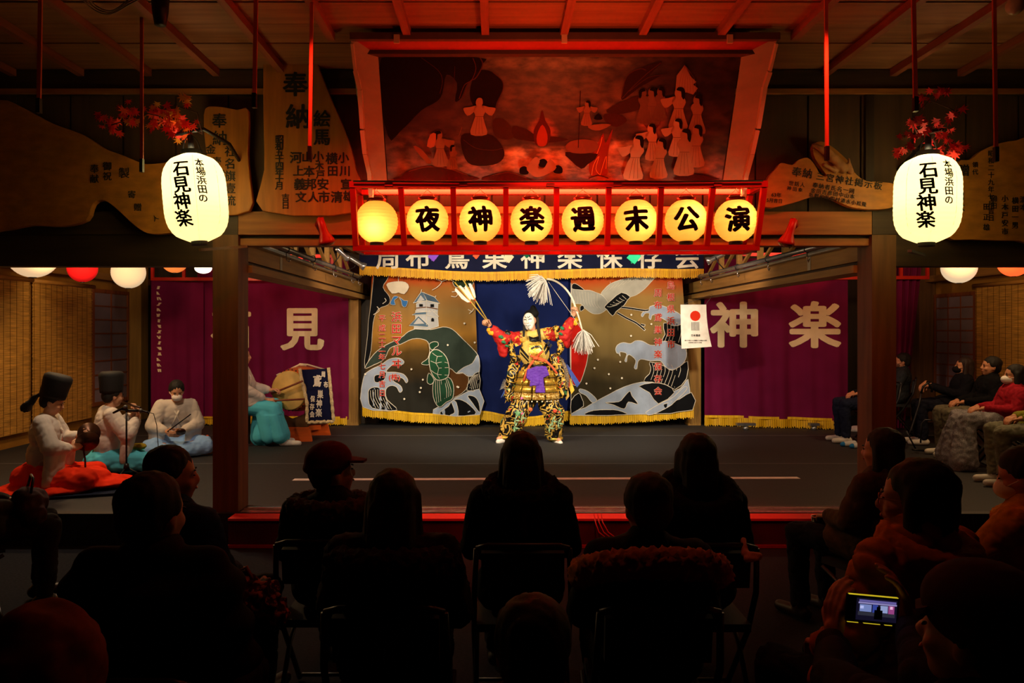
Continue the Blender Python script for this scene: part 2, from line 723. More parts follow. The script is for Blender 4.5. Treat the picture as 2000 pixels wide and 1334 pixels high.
# beams
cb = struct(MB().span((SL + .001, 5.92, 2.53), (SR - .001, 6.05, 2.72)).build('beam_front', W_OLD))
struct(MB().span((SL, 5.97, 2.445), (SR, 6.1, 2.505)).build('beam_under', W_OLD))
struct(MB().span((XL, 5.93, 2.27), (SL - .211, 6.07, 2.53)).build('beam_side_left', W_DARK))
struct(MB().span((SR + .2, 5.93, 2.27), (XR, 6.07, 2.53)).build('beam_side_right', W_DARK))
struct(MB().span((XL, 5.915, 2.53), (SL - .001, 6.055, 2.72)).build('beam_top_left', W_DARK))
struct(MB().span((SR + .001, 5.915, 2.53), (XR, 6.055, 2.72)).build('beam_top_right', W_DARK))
for nm, a, b in (('post_front_left', SL - .21, SL), ('post_front_right', SR, SR + .2)):
    struct(MB().span((a, 5.92, SF), (b, 6.16, 2.529)).build(nm, W_OLDZ))
W_TAN = wood('tan wood', '#b08a48', 'y', .6, .2)
W_TANZ = wood('tan wood z', '#9a7434', 'z', .6, .2)
for s, x0, x1, nm in ((1, SL - .2, SL - .012, 'left'), (-1, SR + .012, SR + .2, 'right')):
    b = struct(MB().span((x0, 6.165, 2.335), (x1, 11.9, 2.50)).build('beam_' + nm, W_TAN))
    x2, x3 = (x0, SL + .03) if s == 1 else (SR - .03, x1)
    MB().span((x2, 6.165, 2.235), (x3, 11.9, 2.30)).build('rail', W_TAN, b)
    MB().span((x0 + .03, 6.165, 2.301), (x1 - .03, 11.9, 2.334)).build('gap_board', W_DARK, b)
    xf = SL - .011 if s == 1 else SR + .011
    MB().span((xf - .003, 7.1, 2.335), (xf + .003, 7.17, 2.5)).build('joint_strip', mat('pale strip', '#b9b39c', .5), b)
for nm, a, b in (('post_back_left', -2.40, -2.18), ('post_back_right', 3.02, 3.22)):
    struct(MB().span((a, 11.3, SF), (b, 11.52, 2.23)).build(nm, W_TANZ))
struct(MB().span((-2.62, 11.56, SF), (-1.9, 11.64, 2.23)).build('trim_5', W_DARKZ))
struct(MB().span((2.95, 11.56, SF), (3.6, 11.64, 2.23)).build('trim_6', W_DARKZ))
struct(MB().span((XL, 6.12, 3.1), (XR, 12.6, 3.15)).build('ceiling_stage', W_DARK))

# wooden lattice with braces standing on each side beam, curtain red behind it
for s, xx, nm in ((1, SL - .1, 'the drum'), (-1, SR + .1, 'the poster')):
    t = thing('lattice_truss', 'pale wooden lattice bracing standing on the side beam above ' + nm, 'lattice', (xx, 8.8, 2.5))
    MB().span((xx - .03, 6.3, 2.95), (xx + .03, 11.5, 3.0)).build('top_rail', W_TAN, t)
    ys = [6.45, 7.2, 7.95, 8.7, 9.45, 10.2, 10.95]
    for a, b in zip(ys, ys[1:]):
        MB().bar((xx, a, 2.5), (xx, a, 2.95), .06, .06, (0, 1, 0)).build('upright', W_TAN, t)
        MB().bar((xx + .01, a, 2.92), (xx + .01, b, 2.54), .035, .035).build('brace', W_TAN, t)

# lamp pipes along the side beams with clamps, hooks and spotlights
STEEL = mat('galvanised pipe', '#9aa0a4', .35, .8, .15, 12)
CHR = mat('bright metal', '#d8d8d8', .2, .9, .05)
for s, xx in ((1, SL + .11), (-1, SR - .11)):
    nm = 'left hanging curtain' if s == 1 else 'poster'
    t = thing('lamp_pipe', 'grey steel pipe carrying lamps along the beam ' + ('over the drum' if s == 1 else 'over the poster'), 'pipe', (xx, 8.6, 2.52))
    MB().tube([(xx, 6.35, 2.515), (xx, 10.6, 2.53)], .027, 12).build('pipe', STEEL, t, True)
    for yy in (6.9, 7.9, 8.9, 10.0, 10.5):
        MB().tube([(xx + .03 * math.cos(a), yy, 2.524 + .036 * math.sin(a)) for a in [i * .7 for i in range(10)]], .006, 6).build('clamp', BLACK, t, True)
        MB().tube([(xx, yy, 2.48), (xx, yy, 2.42), (xx + .02, yy + .02, 2.40), (xx + .035, yy + .03, 2.43)], .006, 6).build('hook', CHR, t, True)
    MB().span((xx - s * .1, 6.35, 2.47), (xx - s * .05, 10.6, 2.50)).build('bracket_rail', STEEL, t)


def par_can(loc, aim, label, scale=1., m=None, hook=(0, 0, 0)):
    loc = V(loc)
    t = thing('spotlight', label, 'spotlight', loc)
    d = (V(aim) - loc).normalized()
    R = d.to_track_quat('Z', 'Y').to_matrix()
    k = scale
    MB().lathe([(0, -.12 * k), (.025 * k, -.12 * k), (.033 * k, -.10 * k), (.033 * k, .06 * k), (.05 * k, .085 * k), (.055 * k, .125 * k), (.05 * k, .125 * k), (.04 * k, .09 * k), (0, .08 * k)], loc, 20, R).build('housing', m or CHR, t, True)
    hs = t.children[0]
    MB().lathe([(0, .088 * k), (.042 * k, .1 * k), (.0, .104 * k)], loc, 16, R).build('lens', mat('lamp glass', '#fff2d8', .2, emit='#fff0d0', estr=4), hs, True)
    MB().tube([loc + R @ V((.04 * k, 0, 0)), loc + R @ V((.045 * k, 0, -.03)) + V((0, 0, -.08 * k)), V(hook)], .007, 6).build('yoke', BLACK, t, True)
    return t


par_can(P(697, 512, 9.6), (-.2, 10.2, 1.6), 'silver spotlight pointing down to the stage beside the navy banner', 1.0, None, (SL + .11, 9.6, 2.53))
par_can(P(668, 495, 8.8), (-.6, 10.2, 1.4), 'short silver spotlight behind the red lamp over the drum side', .85, None, (SL + .11, 8.8, 2.53))
par_can(P(1398, 503, 9.4), (.4, 10.2, 1.6), 'silver spotlight pointing down to the stage above the poster', 1.0, None, (SR - .11, 9.4, 2.53))

# ------------------------------------------------ blinds, paper windows, side lanterns
REED = mat('reeds', '#d09c44', .75, 0, .5, 7, (1, .5, 14), detail=6)
for side, X, spans in (('left', XL + .05, ((7.3, 9.45), (9.49, 10.9))), ('right', XR - .05, ((7.6, 9.1), (9.13, 10.64)))):
    sgn = 1 if side == 'left' else -1
    for k, (y0, y1) in enumerate(spans):
        lab = {('left', 0): 'hanging reed blind on the side wall behind the player with hand cymbals',
               ('left', 1): 'hanging reed blind beside the paper window behind the flute player',
               ('right', 0): 'hanging reed blind behind the seated spectators, further from the paper window',
               ('right', 1): 'hanging reed blind beside the paper window behind the masked woman in red'}[(side, k)]
        t = thing('reed_blind', lab, 'blind', (X, (y0 + y1) / 2, 2.38))
        zb = .42 if side == 'left' else .75
        mb = MB()
        z = zb
        i = 0
        while z < 2.37:
            j = .003 * math.sin(i * 1.7 + k)
            w2 = .0075
            mb.box((X + j, (y0 + y1) / 2 + .004 * math.sin(i * 2.3), z), (.008, y1 - y0 - .02, w2 * 1.7))
            z += w2 * 2
            i += 1
        tag(mb.build('reeds', REED, t), kind='stuff')
        n = int((y1 - y0) / .12)
        for i in range(n + 1):
            yy = y0 + .03 + (y1 - y0 - .06) * i / n
            MB().span((X + sgn * .007, yy - .002, zb), (X + sgn * .010, yy + .002, 2.37)).build('cord', mat('brown cord', '#6a4418', .8), t)
        MB().tube([(X + sgn * .02, y0 - .02, 2.395), (X + sgn * .02, y1 + .02, 2.40)], .028, 10).build('bamboo_rail', mat('bamboo', '#c08a40', .45, 0, .15, 4), t, True)

LATT = wood('window lattice', '#8a4a22', 'z')
PAPER = mat('dim shoji paper', '#8a7882', .9, 0, .08, 3)
for side, X, y0, y1, z0, z1, nr, nc in (('left', XL + .03, 10.97, 11.96, .62, 2.33, 8, 2), ('right', XR - .03, 10.7, 11.62, .84, 2.27, 8, 3)):
    w = struct(MB().span((X - .01, y0, z0 - .05), (X + .01, y1, z0)).build('window_1' if side == 'left' else 'window_2', LATT))
    sg = 1 if side == 'left' else -1
    X += 0
    MB().span((X - .01, y0, z1), (X + .02 * sg, y1, z1 + .05)).build('frame', LATT, w)
    MB().span((X - .01, y0 - .04, z0 - .05), (X + .02 * sg, y0, z1 + .05)).build('frame', LATT, w)
    MB().span((X - .01, y1, z0 - .05), (X + .02 * sg, y1 + .04, z1 + .05)).build('frame', LATT, w)
    for r in range(nr):
        for c in range(nc):
            a = y0 + (y1 - y0) * c / nc
            b = y0 + (y1 - y0) * (c + 1) / nc
            e = z0 + (z1 - z0) * r / nr
            f = z0 + (z1 - z0) * (r + 1) / nr
            MB().span((X - .004, a + .01, e + .01), (X + .0, b - .01, f - .01)).build('pane', PAPER, w)
    for r in range(nr + 1):
        z = z0 + (z1 - z0) * r / nr
        MB().span((X - .009, y0, z - .011), (X + .011, y1, z + .011)).build('slat', LATT, w)
    for c in range(1, nc):
        yy = y0 + (y1 - y0) * c / nc
        MB().span((X - .009, yy - .011, z0), (X + .0125, yy + .011, z1)).build('slat', LATT, w)
struct(MB().span((XL + .01, 12.02, SF), (XL + .24, 12.26, 3.1)).build('pillar_left', W_TANZ))
struct(MB().span((XR - .26, 11.7, SF), (XR - .01, 11.95, 3.1)).build('pillar_right', W_OLDZ))
struct(MB().span((XL, 6.2, 2.52), (XL + .16, 12.5, 2.62)).build('trim_7', W_OLDY))
struct(MB().span((XR - .16, 6.2, 2.52), (XR, 12.5, 2.62)).build('trim_8', W_OLDY))


def ball_lantern(label, px, py, Y, rpx, col, e, sq=1.0, grp=None):
    c = P(px, py, Y)
    r = rpx * Y / F
    t = thing('paper_lantern', label, 'lantern', c + V((0, 0, -r)), grp)
    prof = []
    n = 22
    for i in range(n * 2 + 1):
        a = -math.pi / 2 + math.pi * (.04 + .92 * i / (2 * n))
        prof.append((r * math.cos(a) * (1 + (.012 if i % 2 else -.004)), r * sq * math.sin(a)))
    MB().lathe(prof, c, 32).build('paper_shade', mat('lantern paper ' + col, col, .8, 0, .05, 3, emit=col, estr=e), t, True)
    for z in (prof[0][1], prof[-1][1]):
        MB().lathe([(.0, -.008), (prof[0][0] * 1.25, -.008), (prof[0][0] * 1.25, .008), (0, .008)], c + V((0, 0, z)), 20).build('ring', BLACK, t)
    MB().tube([c + V((0, 0, r * sq)), V((c.x, c.y, 3.1))], .004, 6).build('cord', BLACK, t)
    return c


ball_lantern('large white ball lantern hanging over the player with hand cymbals', 64, 496, 8.0, 46, '#f2d0a0', .75)
ball_lantern('small red ball lantern hanging over the flute player', 161, 524, 8.6, 27, '#e01818', .55)
ball_lantern('white ball lantern hanging before the paper window beside a red lantern', 251, 532, 9.4, 31, '#f0d2a4', .72)
ball_lantern('orange glowing ball lantern hanging by the curtain with small white writing', 341, 508, 9.8, 25, '#f0803a', .9)
ball_lantern('white ball lantern hanging over the dark-clothed woman with a cane', 1873, 522, 8.6, 31, '#f2d4a8', .8)
ball_lantern('bright red-orange ball lantern hanging before the blind over the spectators', 1980, 512, 8.3, 28, '#ff5a28', 1.5)
tl = thing('tube_lamp', 'bright white lamp under the beam next to the post, over the seated drummer', 'lamp', P(397, 522, 9.5))
MB().ell(P(397, 524, 9.5), (.11, .1, .07)).build('bulb', mat('white bulb', '#ffffff', .4, emit='#fff4d8', estr=3), tl, True)
MB().tube([P(397, 515, 9.5), V((P(397, 515, 9.5).x, 9.5, 3.1))], .006).build('cord', BLACK, tl)
MB().lathe([(.0, .13), (.03, .13), (.09, .05), (.12, .0), (.11, .0), (.08, .05), (0, .1)], P(397, 522, 9.5), 20).build('reflector', STEEL, tl, True)

# red lantern rails along the tops of the purple curtains
for k, (x0, x1, yy, lab) in enumerate(((-5.3, -4.3, 11.0, 'red wooden rail over the curtain with small white writing'),
                                 (-3.95, -2.5, 11.0, 'red wooden rail over the purple curtain behind the drum'),
                                 (3.6, 5.4, 10.75, 'red wooden rail over the purple curtain beside the poster'),
                                 (5.62, 6.45, 10.7, 'short red wooden rail over the tied curtain'))):
    t = thing('red_rail', lab, 'rail', ((x0 + x1) / 2, yy, 2.55))
    MB().span((x0, yy - .02, 2.50), (x1, yy + .02, 2.55)).build('bottom_rail', RED_L, t)
    MB().span((x0, yy - .02, 2.85), (x1, yy + .02, 2.90)).build('top_rail', RED_L, t)
    n = max(2, int((x1 - x0) / .45))
    for i in range(n + 1):
        x = x0 + .02 + (x1 - x0 - .04) * i / n
        if i in (0, n):
            MB().span((x - .012, yy - .012, 2.9), (x + .012, yy + .012, 3.1)).build('hanger', RED_L, t)
        MB().span((x - .02, yy - .019, 2.551), (x + .02, yy + .019, 2.849)).build('divider', RED_L, t)
light('AREA', 'rail_glow', (-3.4, 10.9, 2.95), 5, (1, .12, .08), (-3.4, 11.25, 2.2), 1.4, sy=.1)
light('AREA', 'rail_glow', (4.6, 10.6, 2.95), 7, (1, .12, .08), (4.5, 11.0, 2.2), 1.6, sy=.1)

# ================================================================ CURTAINS


def fringe(name, fmap, u0, u1, vfn, h, parent, m=GOLD_T, n=None, thick=None):
    """band of hanging threads; real thin strips along the hem"""
    mb = MB()
    n = n or int((u1 - u0) / 2.0)
    for i in range(n):
        a = u0 + (u1 - u0) * i / n
        b = u0 + (u1 - u0) * (i + .86) / n
        v = vfn((a + b) / 2)
        hh = h * (1 + .08 * math.sin(i * 2.7) + .05 * math.sin(i * 7.1))
        o = V((0, -.004 - .004 * (i % 2), 0))
        mb.add([fmap(a, v) + o, fmap(b, v) + o, fmap(b, v + hh) + o * 1.6, fmap(a, v + hh) + o * 1.6], [(0, 1, 2, 3)])
    ob = mb.build(name, m, parent)
    tag(ob, 'gold thread fringe', kind='stuff')
    mb = MB()
    k = max(8, int((u1 - u0) / 8))
    mb.grid(lambda s_, t_: fmap(u0 + (u1 - u0) * s_, vfn(u0 + (u1 - u0) * s_) - h * .25 + h * .3 * t_) + V((0, -.012, 0)), k, 2)
    mb.build('fringe_braid', m, parent, True)
    return ob


# --- purple side curtains
PURPLE = mat('purple cloth', '#6e1242', .85, 0, .12, 3)
CREAM = mat('cream dye', '#ecd9b4', .85, 0, .05)


def cloth_map(A, B, fold):
    """plane through points A (left end) and B (right end), vertical; u along it in metres from A, z height"""
    A, B = V(A), V(B)
    d = (B - A)
    L = d.length
    d = d / L
    nrm = V((d.y, -d.x, 0))

    def f(u, z, off=0.):
        return A + d * u + V((0, 0, z)) + nrm * (fold(u, z) + off)
    return f, L


def fold_soft(a, k, ph=0., top=2.6):
    return lambda u, z: a * (.35 + .65 * min(1, max(0, (top - z) / 1.6))) * (math.sin(u * k + ph) + .5 * math.sin(u * k * 2.37 + 1 + ph) + .25 * math.sin(u * k * 5.1 + z * .6))


def curtain(name, label, A, B, ztop, zbot, fold, m, nu=120):
    f, L = cloth_map(A, B, fold)
    t = thing(name, label, 'curtain', ((A[0] + B[0]) / 2, (A[1] + B[1]) / 2, zbot))
    cl = MB().grid(lambda u, v: f(u * L, zbot + (ztop - zbot) * v), nu, 16).build('cloth', m, t, True)
    return cl, f, L


fr = lambda f, z0: (lambda u, v: f(u, z0 - v))
t, f, L = curtain('purple_curtain', 'purple curtain behind the drum with one large cream character in view', (-4.72, 11.32, 0), (-2.33, 11.25, 0), 2.85, .34, fold_soft(.04, 7), PURPLE)
fringe('fringe', fr(f, .36), .05, L - .02, lambda u: 0, .10, t, n=150)
for s, px, w in (('石', 452, .62), ('見', 591, .68)):
    uc = (px - CX) * 11.28 / F + 4.72
    lettering('lettering', [(s, uc, -1.76, w * 1.05)], CREAM, t, lambda u, v: f(u, -v, .006), .05, .035)
t, f, L = curtain('purple_curtain', 'dark purple curtain with a column of small white writing, behind the kneeling musicians', (-5.3, 11.0, 0), (-4.6, 11.25, 0), 2.5, .3, fold_soft(.03, 9, 1), PURPLE)
mb = MB()
for i in range(16):
    z = 2.42 - i * .085
    for k in range(3):
        a = random.uniform(-.03, .03)
        b = random.uniform(-.03, .03)
        mb.add([f(.1 + a, z, .01), f(.1 + a + .02, z - .005, .01), f(.1 + b + .02, z - .05, .01), f(.1 + b, z - .045, .01)], [(0, 1, 2, 3)])
mb.build('small_writing', CREAM, t)
t, f, L = curtain('purple_curtain', 'purple curtain with two large cream characters beside the poster', (3.26, 11.25, 0), (5.28, 10.78, 0), 2.85, .36, fold_soft(.035, 6.5, 2), PURPLE)
fringe('fringe', fr(f, .38), .0, L, lambda u: -.0, .13, t, n=130)
for s, px, Y_ in (('神', 1437, 11.1), ('楽', 1593, 10.85)):
    X_ = (px - CX) * Y_ / F
    uc = (X_ - 3.26) / (5.28 - 3.26) * L
    lettering('lettering', [(s, uc, -(CZ - (635 - CY) * Y_ / F), .74)], CREAM, t, lambda u, v: f(u, -v, .006), .05, .035)
t = thing('tied_curtain', 'narrow purple curtain tied back beside the stage post near the cane', 'curtain', (6.2, 10.8, SF + .03))
MB().grid(lambda u, v: V((6.02 + (.38 - .3 * max(0, .85 - v)) * u, 10.8 + .03 * math.sin(u * 22), SF + .03 + 2.85 * v)), 30, 14).build('cloth', PURPLE, t, True)
for (x0, x1, z0, z1, lab) in ((3.62, 3.9, .3, .42, 'small grey metal foot weight under the purple curtain fringe, nearer the poster'), (4.72, 4.86, .25, .36, 'small pale bottle-like weight standing under the purple curtain fringe')):
    t = thing('curtain_weight', lab, 'weight', ((x0 + x1) / 2, 10.85, SF))
    MB().span((x0, 10.78, SF + .06), (x1, 10.86, SF + .1)).build('plate', STEEL, t)
    MB().lathe([(0, 0), (.04, 0), (.045, .02), (.03, .06), (0, .061)], ((x0 + x1) / 2, 10.82, SF), 16).build('foot', STEEL, t, True)

# --- the three back cloths (dyed picture, plain blue, dyed picture)
YB = 11.1
fold_b = lambda x, z: .018 * (math.sin(x * 8.5) + .5 * math.sin(x * 19 + 1) + .3 * math.sin(x * 33 + z)) * (.4 + .6 * min(1, max(0, (2.6 - z) / 2)))


def bmap(px, py, Y=YB):
    p = P(px, py, Y)
    p.y -= fold_b(p.x, p.z)
    return p


def quad_cloth(tl, tr, bl, br, Y, nu, nv, sagf=lambda u: 0):
    def g(u, v):
        x = (tl[0] * (1 - v) + bl[0] * v) * (1 - u) + (tr[0] * (1 - v) + br[0] * v) * u
        yy = (tl[1] * (1 - v) + bl[1] * v) * (1 - u) + (tr[1] * (1 - v) + br[1] * v) * u + sagf(u) * v
        return bmap(x, yy, Y)
    return MB().grid(g, nu, nv)


# plain blue cloth
t = thing('blue_curtain', 'plain dark blue curtain hanging behind the masked dancer', 'curtain', P(1025, 815, 11.2))
quad_cloth((915, 480), (1130, 480), (915, 815), (1130, 812), 11.2, 60, 10).build('cloth', mat('navy cloth', '#122058', .85, 0, .12, 3), t, True)
fringe('fringe', lambda u, v: bmap(u, v, 11.19), 930, 1122, lambda u: 812 - 6 * math.cos((u - 935) / 180 * math.pi * 2), 15, t)

# left picture cloth
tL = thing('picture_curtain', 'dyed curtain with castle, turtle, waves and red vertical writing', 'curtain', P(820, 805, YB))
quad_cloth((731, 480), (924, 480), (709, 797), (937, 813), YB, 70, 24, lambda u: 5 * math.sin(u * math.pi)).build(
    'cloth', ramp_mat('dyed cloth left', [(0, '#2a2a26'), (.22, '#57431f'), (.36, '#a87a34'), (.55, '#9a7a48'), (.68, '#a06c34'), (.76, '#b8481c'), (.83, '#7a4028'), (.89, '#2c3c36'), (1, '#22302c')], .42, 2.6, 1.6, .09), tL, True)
fringe('fringe', bmap, 708, 937, lambda u: 797 + 16 * (u - 708) / 229 + 5 * math.sin((u - 708) / 229 * math.pi), 15, tL)
z1 = lambda p: (690 + p[0] / 3.706, 480 + p[1] / 3.706)
A = Art(bmap, tL, z1, 9)
WH, DK, LB, GR = '#dcd8cc', '#0f1116', '#9fb0cc', '#33443c'
# pine trunk at the edge
A.fill([(165, 150), (260, 150), (250, 235), (215, 300), (262, 370), (255, 425), (180, 460), (145, 560), (130, 760), (92, 880), (84, 830), (105, 650), (112, 540), (130, 420)], DK, 3, WH, .7)
A.fill([(85, 885), (150, 785), (230, 722), (345, 666), (400, 622), (480, 597), (560, 607), (650, 588), (720, 606), (800, 682), (880, 762), (899, 800), (862, 850), (800, 882), (748, 922), (700, 886), (620, 900), (560, 840), (548, 715), (510, 678), (430, 674), (345, 712), (265, 742), (225, 820), (150, 862)], '#34423c', 3, WH)
A.fill([(610, 900), (700, 888), (748, 924), (810, 922), (835, 960), (815, 1040), (720, 1100), (600, 1100)], '#5a3a1c', 3, WH, .8)
A.fill([(750, 922), (800, 880), (862, 850), (903, 790), (912, 912), (840, 946), (790, 918)], LB, 3, WH)
A.fill([(822, 1045), (850, 962), (908, 912), (913, 1036)], DK, 2, WH)
for i in range(6):
    A.line([(828 + i * 14, 1045 - i * 3), (846 + i * 13, 985 - i * 8), (880 + i * 6, 935 - i * 2)], .8, WH)
A.fill([(575, 1214), (640, 1152), (740, 1100), (912, 1036), (917, 1222)], LB, 2, WH)
A.fill([(630, 1222), (690, 1160), (715, 1122), (770, 1110), (840, 1150), (880, 1222)], DK, 3, WH)
A.fill([(828, 1086), (880, 1092), (910, 1140), (914, 1205), (865, 1140)], DK, 3, WH)
A.fill([(700, 1225), (735, 1205), (720, 1150), (710, 1125), (745, 1130), (760, 1225)], LB, 3, WH)
# left wave
A.fill([(75, 965), (115, 905), (200, 862), (262, 820), (330, 812), (368, 838), (352, 860), (316, 842), (270, 872), (240, 912), (305, 915), (365, 930), (397, 970), (384, 992), (362, 962), (318, 948), (288, 976), (340, 1010), (356, 1045), (336, 1060), (314, 1022), (270, 1012), (236, 1042), (245, 1112), (312, 1190), (72, 1165)], LB, 3, WH)
A.fill([(112, 1080), (122, 1035), (170, 1022), (220, 1048), (242, 1112), (318, 1190), (140, 1172)], DK, 3, WH)
A.fill([(158, 940), (200, 930), (238, 915), (230, 960), (200, 985), (160, 985)], DK, 3, WH, .8)
for i in range(7):
    A.line([(128 + i * 17, 1045 - i * 2), (132 + i * 17, 1100), (165 + i * 19, 1172 + i * 2)], .9, WH)
# castle
CW, CR = '#b9bdc4', '#56708a'
A.fill([(440, 602), (452, 540), (452, 470), (610, 470), (618, 583), (540, 607)], CW, 1, WH)
A.fill([(458, 420), (530, 396), (615, 420), (612, 478), (458, 470)], CW, 1, WH)
A.fill([(436, 415), (492, 335), (515, 340), (535, 398)], CR, 1, WH)
A.fill([(505, 338), (590, 372), (627, 418), (535, 398)], '#4a6078', 1, WH)
A.fill([(458, 412), (490, 360), (516, 392)], CW, 1, WH, .7)
A.fill([(428, 502), (455, 484), (535, 478), (532, 498)], CR, 1, WH, .8)
A.fill([(535, 504), (570, 466), (620, 512), (610, 520)], CW, 1, WH)
A.fill([(406, 578), (474, 508), (545, 572), (540, 590)], CR, 1, WH)
A.fill([(440, 566), (474, 524), (515, 562)], CW, 1, WH, .7)
A.line([(458, 452), (530, 444), (612, 458)], 1.6, '#6a4428', 1)
A.line([(480, 432), (505, 432)], 5, DK, 1)
A.line([(560, 434), (586, 434)], 6, DK, 1)
A.fill([(566, 548), (566, 530), (575, 521), (586, 530), (586, 548)], DK, 1)
A.line([(436, 415), (535, 398), (627, 418)], 1.3, WH, 1)
A.line([(492, 335), (497, 318)], 1.2, WH, 1)
A.line([(595, 372), (600, 362)], 1.2, WH, 1)
A.line([(530, 398), (532, 575)], .8, WH, 1)
# turtle
TG = '#1f4632'
A.fill([(590, 965), (690, 950), (727, 1012), (721, 1100), (675, 1130), (622, 1166), (580, 1090)], TG, 3, WH)
for i in range(8):
    A.line([(598 + i * 12, 962), (596 + i * 16, 1040), (606 + i * 14, 1140 - i * 8)], .8, WH)
A.fill([(556, 765), (540, 815), (495, 850), (525, 862), (556, 850)], TG, 3, WH)
A.fill([(548, 920), (536, 985), (565, 1002), (586, 968)], TG, 3, WH)
A.fill([(560, 745), (552, 712), (580, 695), (612, 698), (616, 722), (596, 735), (578, 752)], TG, 3, WH)
A.fill([(550, 805), (574, 758), (620, 755), (672, 802), (694, 872), (690, 940), (650, 968), (600, 965), (560, 900)], '#24573c', 3, WH, 1.5)
for q in ([(574, 775), (610, 800), (660, 795)], [(610, 800), (600, 850), (620, 885), (610, 930), (625, 960)], [(556, 830), (600, 850)], [(620, 885), (690, 880)], [(565, 900), (610, 930), (690, 935)], [(600, 850), (650, 840), (690, 850)]):
    A.line(q, 1.0, WH, 2)
# pine sprays top
A.fill([(722, 225), (800, 190), (865, 225), (862, 290), (800, 305), (735, 296)], '#20301f', 3, WH, .8)
for q in ([(600, 245), (640, 262), (610, 300), (572, 322)], [(640, 262), (690, 245), (730, 262)], [(715, 335), (760, 335), (745, 370), (710, 366)], [(832, 462), (860, 475), (872, 455)], [(860, 475), (840, 492)], [(150, 500), (190, 470), (175, 440)], [(215, 420), (240, 400), (230, 380)]):
    A.line(q, 1.3, WH)
for c in ((805, 562), (685, 718), (425, 892), (506, 968), (492, 1027), (484, 1057), (372, 1107), (755, 1018), (762, 1021), (880, 700), (92, 928)):
    A.dot(c, 2.0, '#f4efe0')
# fan with tassels
A.fill([(243, 284), (275, 266), (330, 260), (380, 266), (406, 300), (372, 350), (330, 338), (284, 346)], '#e4dcc8', 2, WH, .7)
A.line([(330, 220), (330, 262)], 1, WH, 1)
A.fill([(300, 365), (330, 372), (300, 395), (308, 428), (272, 424), (280, 392)], '#3c78c0', 2, WH, .6)
A.fill([(335, 372), (372, 398), (398, 400), (384, 442), (358, 436), (350, 400)], '#3c78c0', 2, WH, .6)
A.done()
RED_INK = mat('red ink', '#c8221a', .85)
WHITE_INK = mat('white resist', '#e6e0d2', .85)
for bld, mm, o in ((.045, WHITE_INK, .022), (.016, RED_INK, .027)):
    its = [('贈', z1((322, 306))[0], z1((322, 306))[1], 14)] if mm is RED_INK else []
    for c, yy in zip('浜田マルヰ', (515, 600, 683, 762, 853)):
        its.append((c, *z1((315, yy)), 21))
    its.append(('(株)', *z1((300, 950)), 14))
    for c, yy in zip('平成二十二年七月吉日', (525, 595, 655, 703, 748, 806, 872, 932, 1000, 1066)):
        its.append((c, *z1((210, yy)), 14))
    lettering('lettering', its, mm, tL, lambda u, v: bmap(u, v) - V((0, o + .006, 0)), 7, bld)

# right picture cloth
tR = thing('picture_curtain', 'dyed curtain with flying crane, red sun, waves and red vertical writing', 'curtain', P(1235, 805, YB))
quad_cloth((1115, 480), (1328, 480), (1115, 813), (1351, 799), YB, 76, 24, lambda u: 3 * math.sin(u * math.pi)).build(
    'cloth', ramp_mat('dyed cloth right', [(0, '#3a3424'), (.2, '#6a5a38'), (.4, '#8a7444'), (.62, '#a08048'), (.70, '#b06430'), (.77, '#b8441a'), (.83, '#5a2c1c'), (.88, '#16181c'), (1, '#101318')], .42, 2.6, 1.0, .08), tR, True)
fringe('fringe', bmap, 1113, 1354, lambda u: 813 - 14 * (u - 1113) / 241 + 3 * math.sin((u - 1113) / 241 * math.pi), 16, tR)
z2 = lambda p: (1030 + p[0] / 3.7054, 480 + p[1] / 3.7054)
A = Art(bmap, tR, z2, 9)
A.fill([(316, 560), (365, 552), (405, 620), (438, 700), (438, 800), (415, 900), (372, 1004), (316, 960)], '#c01c14', 3, WH)
A.line([(316, 270), (316, 1228)], 1, WH, 1)
# crane
CG = '#b4b4ac'
A.fill([(530, 358), (560, 310), (610, 270), (700, 240), (790, 222), (850, 200), (960, 200), (905, 250), (850, 310), (790, 355), (742, 372), (700, 400), (600, 420), (556, 440)], CG, 3, WH, .8)
A.fill([(322, 300), (345, 275), (400, 318), (450, 322), (500, 340), (545, 362), (590, 430), (560, 470), (520, 492), (470, 490), (420, 455), (385, 420), (322, 410)], '#a6a8a4', 3, WH, .8)
A.fill([(325, 280), (350, 275), (395, 305), (410, 322), (370, 318), (325, 312)], DK, 3, WH, .8)
A.fill([(382, 440), (402, 432), (412, 456), (384, 474)], DK, 2, WH, .8)
A.fill([(556, 440), (610, 390), (680, 338), (742, 368), (724, 392), (700, 430), (660, 462), (640, 478), (615, 508), (572, 462)], DK, 2, WH)
for i in range(6):
    A.line([(575 + i * 22, 440 - i * 16), (600 + i * 22, 442 - i * 12), (650 + i * 13, 428 - i * 8)], .8, WH)
for i in range(9):
    A.line([(560 + i * 32, 330 - i * 12), (590 + i * 32, 300 - i * 10), (600 + i * 34, 262 - i * 6)], .5, WH)
    A.line([(330 + i * 22, 322 + i * 3), (345 + i * 20, 380 + i * 5), (340 + i * 24, 410 + i * 6)], .5, WH)
for q in ([(680, 445), (760, 455), (850, 470), (905, 478)], [(650, 485), (720, 525), (790, 560), (850, 612)], [(850, 470), (905, 462)], [(820, 570), (850, 578)]):
    A.line(q, 4.4, WH, 3)
for q in ([(680, 445), (760, 455), (850, 470), (905, 478)], [(650, 485), (720, 525), (790, 560), (846, 608)], [(850, 470), (900, 463)], [(820, 570), (846, 577)]):
    A.line(q, 2.8, DK, 3)
